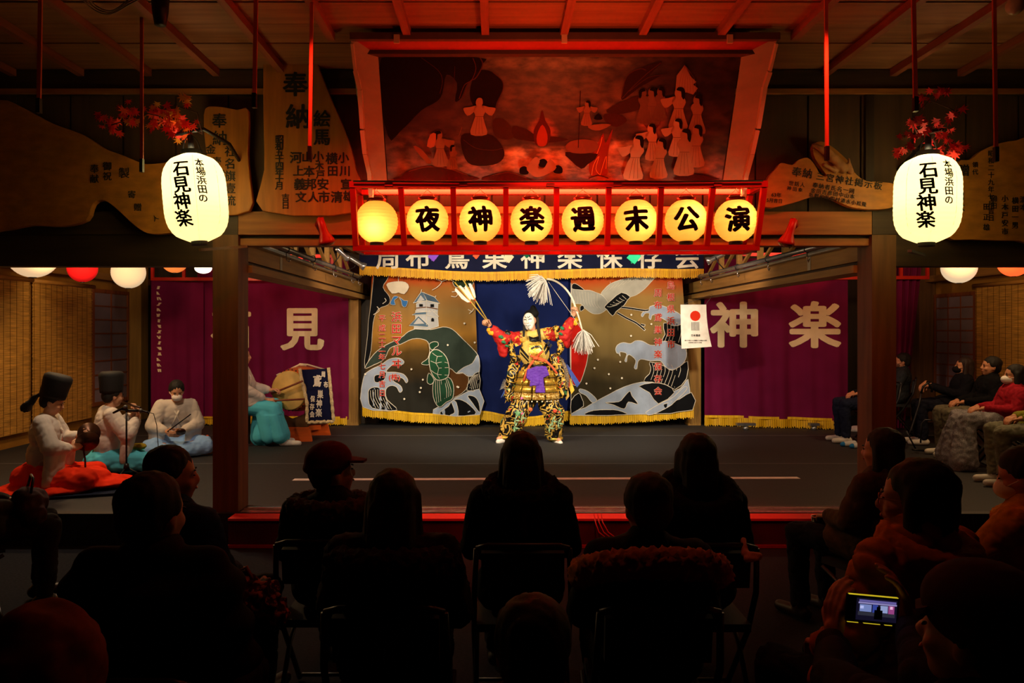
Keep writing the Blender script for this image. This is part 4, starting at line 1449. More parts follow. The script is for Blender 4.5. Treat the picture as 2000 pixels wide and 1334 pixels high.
# ================================================================ LARGE WHITE LANTERNS, MAPLE SPRAYS
WPAP = mat('white lantern paper', '#fff4cc', .8, 0, .02, 3, emit='#ffe89c', estr=.9, trans=.5)
for k, (px, py, tilt, lab) in enumerate(((382, 387, 5, 'tall white paper lantern with black characters, hanging by the two carved plaques under red leaves'),
                                         (1811, 389, -1, 'tall white paper lantern with black characters, hanging beside the darker maple spray'))):
    Y_ = 5.3
    c = P(px, py, Y_)
    t = thing('tall_lantern', lab, 'lantern', c - V((0, 0, .33)), 'tall white lanterns at the stage corners')
    Rm = Matrix.Rotation(math.radians(-tilt), 3, 'Y')
    R, H = .222, .645
    prof = []
    N = 72
    for i in range(N + 1):
        s = i / N * 2 - 1
        rr = (1 - abs(s) ** 4.2 * .56) ** 1.0
        if abs(s) > .86:
            rr -= (abs(s) - .86) * 1.1
        prof.append((R * rr * (1 + .005 * math.cos(i * math.pi / 2)), s * H / 2))
    t2 = MB().lathe(prof, c, 64, Rm).build('paper_shade', WPAP, t, True)
    # slight lobes: paper seams
    for a in range(8):
        th = a * math.pi / 4 + .4
        MB().tube([c + Rm @ V(((prof_r(prof, z) + .0005) * math.cos(th), (prof_r(prof, z) + .0005) * math.sin(th), z)) for z in [(-.49 + .98 * q / 12) * H for q in range(13)]], .0012, 4).build('paper_seam', mat('paper seam', '#d8c890', .8, emit='#e8d898', estr=.5), t)
    rt = prof[-1][0]
    MB().lathe([(rt - .01, H / 2 - .005), (rt + .012, H / 2 - .005), (rt + .012, H / 2 + .03), (rt - .01, H / 2 + .03), (rt - .01, H / 2 - .005)], c, 32, Rm).build('top_ring', BLACK, t)
    MB().lathe([(0, -H / 2 + .004), (rt * .9, -H / 2 + .004), (rt * .9, -H / 2 - .025), (0, -H / 2 - .025)], c, 32, Rm).build('bottom_ring', BLACK, t)
    MB().tube([c + Rm @ V((rt * math.cos(a), 0, H / 2 + .02 + .12 * math.sin(a))) for a in [math.pi * q / 12 for q in range(13)]], .004, 6).build('handle', BLACK, t, True)
    MB().tube([c + Rm @ V((0, 0, H / 2 + .14)), c + Rm @ V((.0, 0, H / 2 + .04))], .022, 10).build('bulb_socket', BLACK, t, True)
    light('POINT', 'lantern_light', c + V((0, 0, .02)), 4.5, (1, .85, .5), None, .06)
    light('POINT', 'lantern_light', c + Rm @ V((0, 0, H / 2 - .05)), 5, (1, .8, .45), None, .03)  # second light added inside the open top to brighten leaves and plaques
    arm = c + Rm @ V((0, 0, H / 2 + .15))
    sg = 1
    MB().tube([arm + V((-.12, 0, .0)), arm + V((.1, .0, .04)), arm + V((.16, .35, .02)), V((arm.x + .16, 5.985, arm.z - .1))], .015, 8).build('bracket_arm', BLACK, t, True)
    MB().bar(c + V((.03 if k == 0 else -.13, .0, -H / 2 - .06)), c + V((.27 if k == 0 else .15, .3, -H / 2 - .0 if k == 0 else -H / 2 - .06)), .03, .02).build('lower_stay', STEEL, t)

    def lm(u, v, c=c, prof=prof, Rm=Rm):
        r = prof_r(prof, -v) + .004
        th = u / .222
        return c + Rm @ V((r * math.sin(th), -r * math.cos(th), -v))
    d0, d1 = (.0, .135) if k == 0 else (-.115, .02)
    its = [(ch, d0 - .004 * i, -.175 + i * .118, .125, dict(shear=-.12)) for i, ch in enumerate('石見神楽')]
    its += [(ch, d1, -.215 + i * .065, .066, dict(shear=-.12)) for i, ch in enumerate('本場浜田の')]
    lettering('lettering', its, INK, t.children[0], lm, .03, .032)


def maple(name, label, centre, pts, n, seed, m, spread, stems):
    t = thing(name, label, 'branch', centre)
    rnd = random.Random(seed)
    for q in stems:
        MB().tube(q, .004, 6).build('twig', mat('twig bark', '#3a1c12', .8), t, True)
    shape = []
    for i in range(7):
        a = math.radians(-126 + 42 * i)
        L = 1 - .1 * abs(i - 3)
        a2 = a + math.radians(21)
        shape.append((math.sin(a) * L, math.cos(a) * L))
        if i < 6:
            shape.append((math.sin(a2) * .36, math.cos(a2) * .36))
    shape = [(0, -.25)] + shape
    base = MB().slab([(x, 0, z) for x, z in shape], .01, (0, -1, 0))
    for i in range(n):
        (cx, cy, cz, sp) = pts[rnd.randrange(len(pts))]
        p = V((cx + rnd.gauss(0, sp), cy + rnd.gauss(0, .06), cz + rnd.gauss(0, sp * .6)))
        sc = rnd.uniform(.036, .058)
        M = Matrix.Translation(p) @ Euler3(rnd) @ Matrix.Scale(sc, 4)
        mb = MB()
        mb.add([M @ v for v in base.v], base.f)
        mb.build('leaf', m[rnd.randrange(len(m))], t)
    return t


def Euler3(r):
    return Matrix.Rotation(r.uniform(2.2, 4.0), 4, 'Y') @ Matrix.Rotation(r.uniform(-.9, .9), 4, 'X') @ Matrix.Rotation(r.uniform(-.9, .9), 4, 'Z')


LF = [mat('red leaf', '#ff3014', .6, 0, .2, 9, trans=.35), mat('orange leaf', '#ff6018', .6, 0, .2, 9, trans=.35), mat('amber leaf', '#ffa828', .6, 0, .2, 9, trans=.35)]
LD = [mat('crimson leaf', '#d81818', .6, 0, .2, 9, trans=.3), mat('dark crimson leaf', '#b81414', .6, 0, .2, 9, trans=.3)]
q = lambda x, y, s=.05: (*P(x, y, 5.25), s)
maple('maple_spray', 'spray of bright red and orange maple leaves over the lantern with tilted shade', P(330, 240, 5.25),
      [q(320, 215), q(345, 230), q(360, 245), q(330, 245), q(310, 225, .04), q(262, 215, .035), q(255, 235, .03), q(212, 232, .022), q(215, 252, .02), q(370, 200, .03), q(350, 225, .04), q(335, 262, .03), q(300, 240, .04)], 120, 3, LF + [LF[0]], .05,
      [[P(395, 262, 5.3), P(350, 235, 5.25), P(290, 222, 5.25), P(215, 245, 5.25)], [P(395, 262, 5.3), P(385, 220, 5.25), P(340, 205, 5.25)]])
maple('maple_spray', 'spray of dark crimson maple leaves over the lantern by the large plaque', P(1820, 250, 5.25),
      [q(1790, 250), q(1820, 250), q(1845, 262), q(1775, 262, .03), q(1850, 290, .03), q(1862, 295, .02), q(1820, 195, .04), q(1860, 222, .03), q(1835, 180, .02), q(1768, 290, .02), q(1800, 235, .04)], 85, 5, LD + [LD[0]], .05,
      [[P(1795, 270, 5.3), P(1780, 235, 5.25), P(1815, 195, 5.25), P(1862, 215, 5.25)], [P(1795, 262, 5.3), P(1840, 255, 5.25), P(1860, 295, 5.25)]])

# ================================================================ HANGING LATHS
LATH = mat('red-lit lath', '#d05a34', .6, 0, .2, 6, (8, 8, .6))  # colour raised to carry the red light on the laths
for k, (x0, y0, x1, y1, Y_, w, lab) in enumerate((
        (80, -60, 76, 205, 4.4, .024, 'hanging wooden lath over the dark slab, nearest the side wall with the hand cymbal player'),
        (277, 45, 277, 322, 4.95, .021, 'hanging wooden lath beside the bright maple leaves, a black clip at its foot'),
        (501, -60, 497, 195, 4.4, .024, 'hanging wooden lath between the two upright plaques'),
        (610, -60, 605, 298, 4.6, .021, 'hanging wooden lath before the tall plaque, a black clip at its foot'),
        (1613, -60, 1615, 298, 4.6, .022, 'hanging wooden lath over the antler-like branch of the irregular plaque'),
        (1783, -60, 1788, 202, 4.4, .025, 'hanging wooden lath above the dark crimson maple leaves'),
        (1941, -60, 1945, 300, 4.4, .022, 'hanging wooden lath before the large slab at the edge of the hall'))):
    a, b = P(x0, y0, Y_), P(x1, y1, Y_)
    if True:
        a = a + (b - a) * ((a.z - 3.897) / (a.z - b.z))
    else:
        a = V((a.x, a.y, 3.897))
    t = thing('hanging_lath', lab, 'lath', b)
    MB().bar(a, b, w, .012, (0, 1, 0)).build('strip', LATH, t)
    MB().bar(b + V((0, 0, .04)), b + V((0, 0, -.05)), w * 1.05, .028, (0, 1, 0)).build('clip', BLACK, t)

# cables and ceiling lamps at the frame edges
t = thing('ceiling_lamp', 'dark hanging spotlight beside a looped clear cable near the ceiling', 'lamp', P(313, 25, 4.6))
MB().lathe([(0, -.09), (.035, -.09), (.05, 0), (.055, .08), (0, .085)], P(313, 22, 4.6), 20).build('housing', BLACK, t, True)
MB().tube([P(313, 0, 4.6), V((P(313, 0, 4.6).x, 4.6, 3.84))], .012, 8).build('stem', BLACK, t, True)
t = thing('coiled_cable', 'coil of pale clear cable hung under the ceiling boards', 'cable', P(240, 5, 4.6))
c0 = P(235, -8, 4.6)
for k in range(3):
    MB().tube([c0 + V(((.26 - .02 * k) * math.cos(a), .1 * math.sin(a * 2), (.09 - .012 * k) * math.sin(a))) for a in [2 * math.pi * i / 36 for i in range(37)]], .0045, 6).build('loop', mat('clear cable', '#8a7a60', .3), t, True)
t = thing('wall_cable', 'thin black cable hanging between the rafters over the plaques', 'cable', P(520, 20, 4.9))
MB().tube([P(430, 25, 4.9), P(455, 12, 4.9), P(490, 22, 4.9), P(540, 20, 4.9), P(585, 12, 4.9), P(606, -4, 4.9)], .006, 6).build('cable', BLACK, t, True)
t = thing('round_lamp', 'small round pale lamp glass near the ceiling corner', 'lamp', P(1985, 12, 4.2))
MB().ell(P(1982, 12, 4.2), (.05, .05, .05)).build('globe', mat('globe glass', '#c8b8a0', .15), t, True)
MB().tube([P(1982, 0, 4.2), V((P(1982, 0, 4.2).x, 4.2, 3.84))], .01).build('stem', BLACK, t, True)

# ================================================================ CARVED PLAQUES
SLABW = mat('plaque wood', '#b8782c', .5, 0, .28, 2.4, (3, 1, 6), .12, detail=6)
SLABZ = mat('upright plaque wood', '#b8782c', .5, 0, .25, 2.4, (7, 1, .9), .1, detail=6)
GREEN_INK = mat('dark green ink', '#141a14', .7)


def plaque(name, label, outline, Y_, th, m, items, bold=.015, lean=0., k=3, tiny=False):
    pts = smooth_poly(outline, k)
    c = P(sum(p[0] for p in pts) / len(pts), max(p[1] for p in pts), Y_)
    t = thing(name, label, 'plaque', c)
    fm = lambda u, v: P(u, v, Y_ - lean * (v - 300) / 100)
    bm = flat_poly(pts)
    n0 = len(bm.verts)
    bm.normal_update()
    r = bmesh.ops.extrude_face_region(bm, geom=bm.faces[:])
    ext = {v for v in r['geom'] if isinstance(v, bmesh.types.BMVert)}
    for v in bm.verts:
        w = fm(v.co.x, v.co.y)
        v.co = w + V((0, th, 0)) if v in ext else w
    bmesh.ops.recalc_face_normals(bm, faces=bm.faces)
    me = bpy.data.meshes.new('board')
    bm.to_mesh(me)
    bm.free()
    o = link('board', me, m, t)
    md = o.modifiers.new('b', 'BEVEL')
    md.width = .008
    md.segments = 2
    md.limit_method = 'ANGLE'
    if items:
        lettering('lettering', items, GREEN_INK, t, lambda u, v: fm(u, v) - V((0, .004, 0)), None, bold, tiny=tiny)
    return t


C = lambda **k: dict(col=1, **k)
plaque('tall_plaque', 'tall flaring wooden plaque with black characters beside the painting frame',
       [(515, 100), (528, 78), (560, 72), (604, 80), (622, 130), (650, 200), (680, 270), (695, 330), (706, 412), (513, 412), (516, 330), (514, 200)], 5.84, .05, SLABZ,
       [('奉', 577, 165, 50), ('納', 583, 228, 50), ('絵馬', 629, 232, 34, C(pitch=36)), ('昭和五十四年十月', 546, 272, 17, C(pitch=13)), ('吉日', 558, 386, 16, C(pitch=15)),
        ('河', 578, 308, 24), ('上', 583, 334, 22), ('義', 586, 360, 24), ('文', 588, 385, 22), ('山', 600, 307, 22), ('本', 604, 335, 23), ('邦', 607, 360, 24), ('人', 612, 385, 22),
        ('小', 622, 306, 22), ('木', 624, 324, 18), ('戸', 626, 341, 18), ('安', 631, 360, 24), ('市', 633, 385, 24), ('横', 648, 310, 24), ('田', 650, 334, 22), ('清', 658, 385, 24),
        ('小', 671, 308, 22), ('川', 674, 334, 22), ('宣', 676, 360, 22), ('雄', 681, 383, 22)], .03)
plaque('upright_plaque', 'small upright wooden plaque behind the tilted white lantern',
       [(400, 212), (430, 208), (462, 214), (485, 216), (484, 300), (488, 350), (487, 412), (400, 412), (404, 320), (398, 260)], 5.86, .05, SLABZ,
       [('奉', 429, 236, 30), ('納', 430, 270, 30), ('社名旗壹流', 450, 296, 22, C(pitch=24)), ('金', 412, 292, 20), ('壱', 424, 315, 18), ('封', 432, 340, 16)], .02)
plaque('slab_plaque', 'long dark natural-edged wooden slab with faded writing and a dark hollow, against the wall',
       [(0, 195), (40, 208), (100, 240), (160, 262), (205, 290), (245, 305), (285, 320), (340, 316), (360, 330), (372, 440), (330, 455), (290, 456), (262, 440), (235, 415), (205, 392), (182, 398), (168, 430), (120, 442), (60, 440), (0, 450), (-60, 440), (-60, 220)], 5.80, .06, SLABW,
       [('製', 243, 338, 22), ('寄', 258, 380, 16), ('贈', 270, 405, 16), ('御祝', 210, 325, 18, C()), ('奉献', 185, 330, 18, C()), ('人', 304, 426, 12, dict(rot=-30))])
plaque('natural_plaque', 'irregular wooden plaque with a branch stub, dark writing in rows, beside the lantern box',
       [(1498, 352), (1515, 330), (1526, 318), (1548, 322), (1560, 312), (1578, 308), (1592, 322), (1602, 340), (1614, 342), (1592, 310), (1588, 284), (1604, 276), (1622, 284), (1640, 298), (1660, 318), (1668, 335), (1690, 352), (1730, 356), (1748, 362), (1752, 392), (1740, 406), (1700, 409), (1660, 404), (1620, 386), (1588, 384), (1550, 396), (1494, 404)], 5.84, .05,
       SLABW, [('奉納', 1556, 336, 20, dict(rot=8, pitch=21)), ('三宮神社掲示板', 1602, 345, 17, dict(rot=9, pitch=19)), ('世話人', 1545, 358, 10, dict(rot=8, pitch=11)), ('神田幸', 1541, 368, 9, dict(rot=8, pitch=11)),
               ('奉納者氏名一同', 1592, 362, 11, dict(rot=9, pitch=12)), ('金田吉彦田中山本', 1588, 372, 10, dict(rot=9, pitch=11)), ('坂野和弘田村清水小松隆', 1584, 381, 9.5, dict(rot=10, pitch=10.5)), ('63年', 1516, 381, 10, dict(rot=5)), ('5月吉日', 1512, 392, 9, dict(rot=5))], .02, tiny=True)
tb = thing('branch_stub', 'knotty bare branch stub rising from the irregular plaque', 'branch', P(1640, 345, 5.8))
MB().cap(P(1590, 284, 5.80), P(1616, 298, 5.80), .022, .034).cap(P(1616, 298, 5.80), P(1646, 328, 5.82), .034, .045).cap(P(1610, 322, 5.80), P(1632, 334, 5.82), .016, .02).cap(P(1658, 310, 5.80), P(1662, 336, 5.82), .01, .022).blob('stub', mat('stub wood', '#a87448', .6, 0, .3, 14), tb, .008, 3, lambda c: .006 * noise.noise(c * 22))
plaque('slab_plaque', 'large pale slab with columns of writing behind the lantern by the dark maple leaves',
       [(1868, 320), (1895, 312), (1915, 296), (1945, 282), (1985, 274), (2060, 270), (2060, 470), (1990, 470), (1900, 468), (1850, 462), (1842, 400)], 5.82, .05, SLABW,
       [('贈', 1882, 333, 24), ('山本', 1873, 380, 22, C(pitch=26)), ('領代', 1904, 322, 12, C(pitch=14)), ('昭和二十九年七月吉日', 1935, 300, 13, C(pitch=14)), ('田正雄', 1926, 404, 14, C(pitch=20)),
        ('岡田', 1940, 388, 13, C()), ('小木戸安市', 1962, 388, 14, C(pitch=16)), ('横田一男', 1982, 392, 14, C(pitch=16)), ('清本', 1998, 390, 14, C())], .02)
# the second, rearmost slab edge above it
# ================================================================ DRUM, POSTER, STAND
ds = thing('drum_stand', 'orange wooden trestle stand with a brown cradle under the big drum', 'stand', P(585, 862, 9.7))
ORW = mat('orange stained wood', '#e0601a', .5, 0, .2, 3, (1, 1, 6), .05)
bx, by = P(574, 862, 9.68).x, 9.68
p0, p1 = P(537, 862, 9.7), P(610, 862, 9.7)
MB().slab([P(541, 834, 9.68), P(605, 834, 9.68), P(610, 863, 9.68), P(536, 860, 9.68)], .05).build('foot_board', ORW, ds)
MB().slab([P(600, 828, 10.25), P(640, 828, 10.25), P(646, 851, 10.25), P(596, 851, 10.25)], .05).build('foot_board', ORW, ds)
MB().bar(P(585, 838, 9.72), P(622, 834, 10.2), .08, .06).build('crossbar', ORW, ds)
MB().slab([P(545, 808, 9.72), P(558, 812, 9.72), P(570, 818, 9.72), P(586, 812, 9.72), P(600, 806, 9.72), P(602, 833, 9.72), P(543, 833, 9.72)], .07).build('cradle', mat('brown cradle wood', '#5a3818', .5, 0, .2, 4), ds)
MB().slab([P(596, 802, 10.2), P(636, 802, 10.2), P(638, 828, 10.2), P(594, 828, 10.2)], .07).build('cradle', MATS['brown cradle wood'], ds)
dr = thing('taiko_drum', 'big barrel drum with a worn hide face, draped with a navy cloth', 'drum', P(585, 806, 9.9))
c_f = P(563.5, 763, 9.62)
ax = V((.27, .95, .02)).normalized()
R_ = ax.to_track_quat('Z', 'Y').to_matrix()
rad = .262
prof = [(0, 0), (rad * .98, 0), (rad, .01), (rad * 1.06, .06)] + [(rad * (1.06 + .12 * math.sin(math.pi * i / 8)), .06 + .5 * i / 8) for i in range(9)] + [(rad, .6), (0, .6)]
MB().lathe([(0, .012), (rad * .99, .012)] + prof[3:], c_f, 48, R_).build('barrel', mat('drum barrel wood', '#c05a1c', .35, 0, .2, 3, (1, 1, 1)), dr, True)
MB().lathe([(0, 0), (rad * .96, 0), (rad, .008), (rad * 1.015, .03), (rad * 1.03, .06)], c_f + ax * -.003, 48, R_).build('drumhead', mat('drum hide', '#d8b468', .6, 0, .25, 5, detail=5), dr, True)
for i in range(30):
    a = 2 * math.pi * i / 30
    MB().ell(c_f + R_ @ V((rad * 1.05 * math.cos(a), rad * 1.05 * math.sin(a), .05)), .011, None, 8, 5).build('tack', BLACK, dr, True)
MB().tube([P(540, 733, 9.7), P(565, 722, 9.8), P(585, 712, 9.85), P(600, 712, 9.9), P(635, 722, 10.1)], .012, 8).build('rope', mat('white rope', '#e0d0b0', .8), dr, True)
MB().tube([P(585, 712, 9.85), P(598, 713, 9.9)], .02, 8).build('knot', MATS['white rope'], dr, True)
dc = thing('drum_cloth', 'navy drum cloth with white characters and cream fringe hanging over the drum', 'cloth', P(622, 825, 9.8))


def dmap(px, py):
    s = (px - 585) / 68
    k = (py - 718) / 110
    return P(px, py, 9.52 + .12 * s + .02 * math.sin(k * 4 + s * 3))


def dgrid(x):
    l = lambda v: 588 + (602 - 588) * min(1, v * 1.6) ** 1.2
    r = lambda v: 640 + (650 - 640) * v
    return l, r


l_, r_ = dgrid(0)
MB().grid(lambda u, v: dmap(l_(v) * (1 - u) + r_(v) * u, 720 + (822 - 720) * v + 2 * (1 - u)), 24, 24).build('cloth', mat('drum cloth navy', '#14183c', .85, 0, .1, 5), dc, True)
CRF = mat('cream fringe', '#d8c49a', .9, 0, .3, 40)
for a, b, ww in (((584, 720), (602, 824), 7), ((643, 718), (651, 820), 7), ((601, 824), (652, 820), 8)):
    pts = []
    for i in range(15):
        s = i / 14
        v = s
        if b[0] == 602:
            x = l_(v) - 2
            yy = 720 + 104 * v
        elif a[0] == 643:
            x = r_(v) + 2
            yy = 718 + 104 * v
        else:
            x, yy = 601 + 51 * s, 825 - 2 * s + .8 * math.sin(i * 2)
        pts.append(dmap(x, yy) - V((0, .012, 0)))
    MB().tube(pts, [.022 + .004 * math.sin(i * 3) for i in range(15)], 7).build('fringe', CRF, dc)
lettering('lettering', [('周', 632, 731, 12, dict(sx=.7)), ('布', 637, 751, 13, dict(sx=.7)), ('鳶', 620, 744, 24, dict(sx=.7)), ('巣', 626, 770, 17, dict(sx=.7)), ('神', 624, 788, 17, dict(sx=.7)), ('楽', 623, 806, 17, dict(sx=.75)), ('保', 611, 779, 13, dict(sx=.7)), ('存', 610, 794, 13, dict(sx=.7)), ('会', 610, 809, 13, dict(sx=.75))],
          WHITE_INK, dc, lambda u, v: dmap(u, v) - V((0, .012, 0)), 8, .04)

po = thing('poster', 'white hanging poster with a red disc over grey stripes', 'poster', P(1357, 680, 10.2))
pmp = lambda u, v: P(u, v, 10.2) - V((0, .02 * math.sin((u - 1328) * .05) + .03 * ((v - 595) / 88) ** 2, 0))


def pg(u, v):
    x = (1329 + 1 * v) * (1 - u) + (1379 + 10 * v ** 2) * u
    return pmp(x, 595 + 86 * v - 4 * u * v)


MB().grid(pg, 14, 20).build('sheet', mat('poster paper', '#e8e6e2', .6), po, True)
A = Art(lambda u, v: pmp(u, v) - V((0, .004, 0)), po, None, 6, .001, 'print', .001)
A.fill([(1357 + 10 * math.cos(t * .3927), 617 + 10 * math.sin(t * .3927)) for t in range(16)], '#d03018', 1)
for i in range(6):
    A.fill([(1349.4 + i * 2.7, 629), (1350.9 + i * 2.7, 629), (1350.9 + i * 2.7, 645.5), (1349.4 + i * 2.7, 645.5)], '#8a8a8a', 1)
A.done()
lettering('lettering', [('日本遺産', 1357.5, 655, 4.6), ('神々や鬼たちが躍動する神話の世界', 1357.5, 665, 2.7), ('石見地域で伝承される神楽', 1356, 669, 2.2)], INK, po, lambda u, v: pmp(u, v) - V((0, .006, 0)), 5, .01, tiny=True)
MB().tube([P(1332, 595, 10.2), V((3.09, 10.2, 2.26)), P(1378, 595, 10.2)], .003, 4).build('string', BLACK, po)

# low shrine-like basket by the post
t = thing('basket', 'small woven basket holding bits beside the third musician', 'basket', P(400, 893, 8.7))
MB().lathe([(0, 0), (.09, 0), (.11, .16), (.1, .16), (.085, .01), (0, .01)], P(398, 893, 8.7), 20).build('body', mat('basket cane', '#a86a2c', .7, 0, .4, 40, (1, 1, 3), .3), t, True)
for i in range(5):
    MB().cap(P(392 + i * 3, 872, 8.7), P(390 + i * 5, 858 - (i % 2) * 6, 8.68), .018).build('content', mat('basket contents', '#b84a1c', .6), t, True)

# microphone on its stand by the flute player
Ym = 7.15
mt = thing('microphone_stand', 'black microphone stand with two microphones before the flute player', 'microphone stand', P(247, 940, Ym))
BM = mat('black metal', '#141414', .35, .5, .1)
base = P(247, 940, Ym)
base.z = SF
top = P(247, 800, Ym)
MB().tube([base + V((0, 0, .12)), V((base.x, Ym, top.z))], .009, 10).build('pole', BM, mt, True)
MB().lathe([(0, .1), (.03, .1), (.022, .17), (0, .17)], base, 16).build('hub', BM, mt, True)
for a in (20, 140, 260):
    d = V((math.cos(math.radians(a)), math.sin(math.radians(a)), 0))
    MB().tube([base + V((0, 0, .13)), base + d * .2 + V((0, 0, .012))], .008, 8).build('leg', BM, mt, True)
h = V((base.x, Ym, top.z))
MB().tube([P(238, 799, Ym), P(252, 802, Ym), P(275, 802, Ym)], .013, 10).build('boom', BM, mt, True)
for a, b in ((P(245, 795, Ym), P(222, 806, Ym - .02)), (P(275, 802, Ym), P(288, 805, Ym))):
    MB().cap(a, b, .013, .011).build('microphone', BM, mt, True)
    MB().ell(a, (.022, .022, .022)).build('grille', mat('mic grille', '#555555', .5, .6), mt, True)
MB().tube([P(283, 803, Ym), P(300, 808, Ym), P(306, 830, Ym), P(309, 870, Ym), P(300, 925, Ym)], .004, 6).build('cable', BM, mt, True)

# clear plastic screen over the side opening by the musicians
gl = bpy.data.materials.new('clear film')
gl.use_nodes = True
nt = gl.node_tree
nt.nodes.remove(nt.nodes['Principled BSDF'])
_t = nd(nt, 'ShaderNodeBsdfTransparent')
_g = nd(nt, 'ShaderNodeBsdfGlossy')
_g.inputs['Roughness'].default_value = .08
_x = nd(nt, 'ShaderNodeMixShader')
_x.inputs[0].default_value = .035
nt.links.new(_t.outputs[0], _x.inputs[1])
nt.links.new(_g.outputs[0], _x.inputs[2])
nt.links.new(_x.outputs[0], nt.nodes['Material Output'].inputs[0])
t = thing('plastic_screen', 'clear plastic film screen hanging in the side opening before the musicians', 'screen', (-4.3, 5.9, SF + .02))
MB().grid(lambda u, v: V((XL + .3 + (SL - .25 - XL - .3) * u, 5.90 + .006 * math.sin(u * 40) + .004 * math.sin(u * 17 + v * 5), SF + .03 + (2.26 - SF - .03) * v)), 80, 20).build('film', gl, t, True)
# scrap of cord by the drummer
t = tag(MB().tube([P(484, 879, 9.1), P(490, 877, 9.1), P(497, 877.5, 9.1), P(503, 879, 9.1)], .008, 6).build('cord_scrap', mat('white rope', '#e0d0b0'), origin=P(490, 879, 9.1)), 'short white cord scrap lying on the mat near the drummer', 'cord')

# ================================================================ PEOPLE
SKIN = mat('skin', '#c88a68', .55, 0, .08, 6)
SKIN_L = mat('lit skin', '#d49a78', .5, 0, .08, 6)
HAIR = mat('black hair', '#0e0908', .75, 0, .3, 30, (1, 1, .1), .2)
HAIR_B = mat('brown hair', '#241210', .7, 0, .3, 30, (1, 1, .1), .2)
EYE = mat('dark eye', '#140c0a', .2)
LIP = mat('lips', '#a0523c', .5)


def hand_prims(mb, w, d, n, side, curl=.5, k=1., thumb=.5, spread=0.):
    """five-fingered hand: w wrist, d pointing direction, n palm normal, side picks the thumb side"""
    w, d, n = V(w), V(d).normalized(), V(n)
    n = (n - d * n.dot(d)).normalized()
    t = d.cross(n) * side
    mb.cap(w - d * .03 * k, w + d * .02 * k, .024 * k, .026 * k)
    for i in range(4):
        off = (1.5 - i) * .0195 * k
        kn = w + d * (.088 - .006 * abs(i - 1.2)) * k + t * off
        mb.cap(w + d * .018 * k + t * off * .7, kn, .014 * k, .0125 * k, 10)
        a = curl * .9
        p = kn
        sc = (.9, 1., .95, .76)[i] * k
        for L, r in ((.043, .0105), (.028, .0095), (.021, .0085)):
            dd = (d * math.cos(a) + n * math.sin(a) + t * spread * (1.5 - i) * .12).normalized()
            q_ = p + dd * L * sc
            mb.cap(p, q_, r * k, r * .92 * k, 9)
            p = q_
            a += curl * (1.05 if L > .03 else .9)
    b = w + d * .028 * k + t * .022 * k
    d1 = (d * .72 + t * .8 + n * .35).normalized()
    q1 = b + d1 * .042 * k
    d2 = (d * .9 + t * (.45 - thumb) + n * (.3 + thumb * .8)).normalized()
    q2 = q1 + d2 * .03 * k
    q3 = q2 + (d2 + n * thumb * .5 - t * thumb * .4).normalized() * .024 * k
    mb.cap(b, q1, .015 * k, .0125 * k, 10).cap(q1, q2, .0125 * k, .011 * k, 10).cap(q2, q3, .011 * k, .009 * k, 10)


def head_prims(mb, c, R, k=1.):
    e = lambda p, r: mb.ell(c + R @ (V(p) * k), V(r) * k, R, 18, 12)
    e((0, -.012, .03), (.075, .095, .086))
    e((0, .018, -.03), (.062, .07, .085))
    e((0, .04, -.082), (.036, .04, .03))
    e((0, .062, .018), (.052, .024, .02))
    for s in (-1, 1):
        e((s * .035, .06, -.03), (.025, .024, .022))
        e((s * .076, -.005, -.012), (.009, .02, .032))
    mb.cap(c + R @ V((0, .084, .008)) * 1 if k == 1 else c + R @ (V((0, .084, .008)) * k), c + R @ (V((0, .1, -.026)) * k), .008 * k, .0135 * k, 10)
    e((0, .08, -.056), (.024, .012, .011))


def face_parts(t, c, R, k=1., brow=True, lip=LIP):
    for s in (-1, 1):
        MB().ell(c + R @ (V((s * .03, .084, .002)) * k), V((.0105, .005, .0038)) * k, R, 10, 6).build('eye', EYE, t, True)
        if brow:
            MB().ell(c + R @ (V((s * .032, .086, .022)) * k), V((.019, .005, .0035)) * k, R, 10, 6).build('eyebrow', HAIR, t, True)
    MB().ell(c + R @ (V((0, .091, -.056)) * k), V((.019, .005, .005)) * k, R, 10, 6).build('mouth', lip, t, True)


def strand(amp=.006, f=60):
    return lambda c: amp * noise.noise(V((c.x * f, c.y * f, c.z * f * .12)))


def folds(amp=.008, f=14, zf=.35):
    return lambda c: amp * noise.noise(V((c.x * f, c.y * f, c.z * f * zf))) + amp * .5 * noise.noise(c * f * 1.7)


def crease(amp=.009, f=8):
    """soft cloth with sharper slanting creases"""
    def g(c):
        a = noise.noise(V((c.x * f + c.z * 5, c.y * f, c.z * f * .9)))
        b = abs(noise.noise(V((c.x * f * 1.5 - c.z * f * .9, c.y * f * 1.5, c.z * f * 1.6 + 7))))
        return amp * .9 * a - amp * .9 * max(0, .22 - b) * 3
    return g


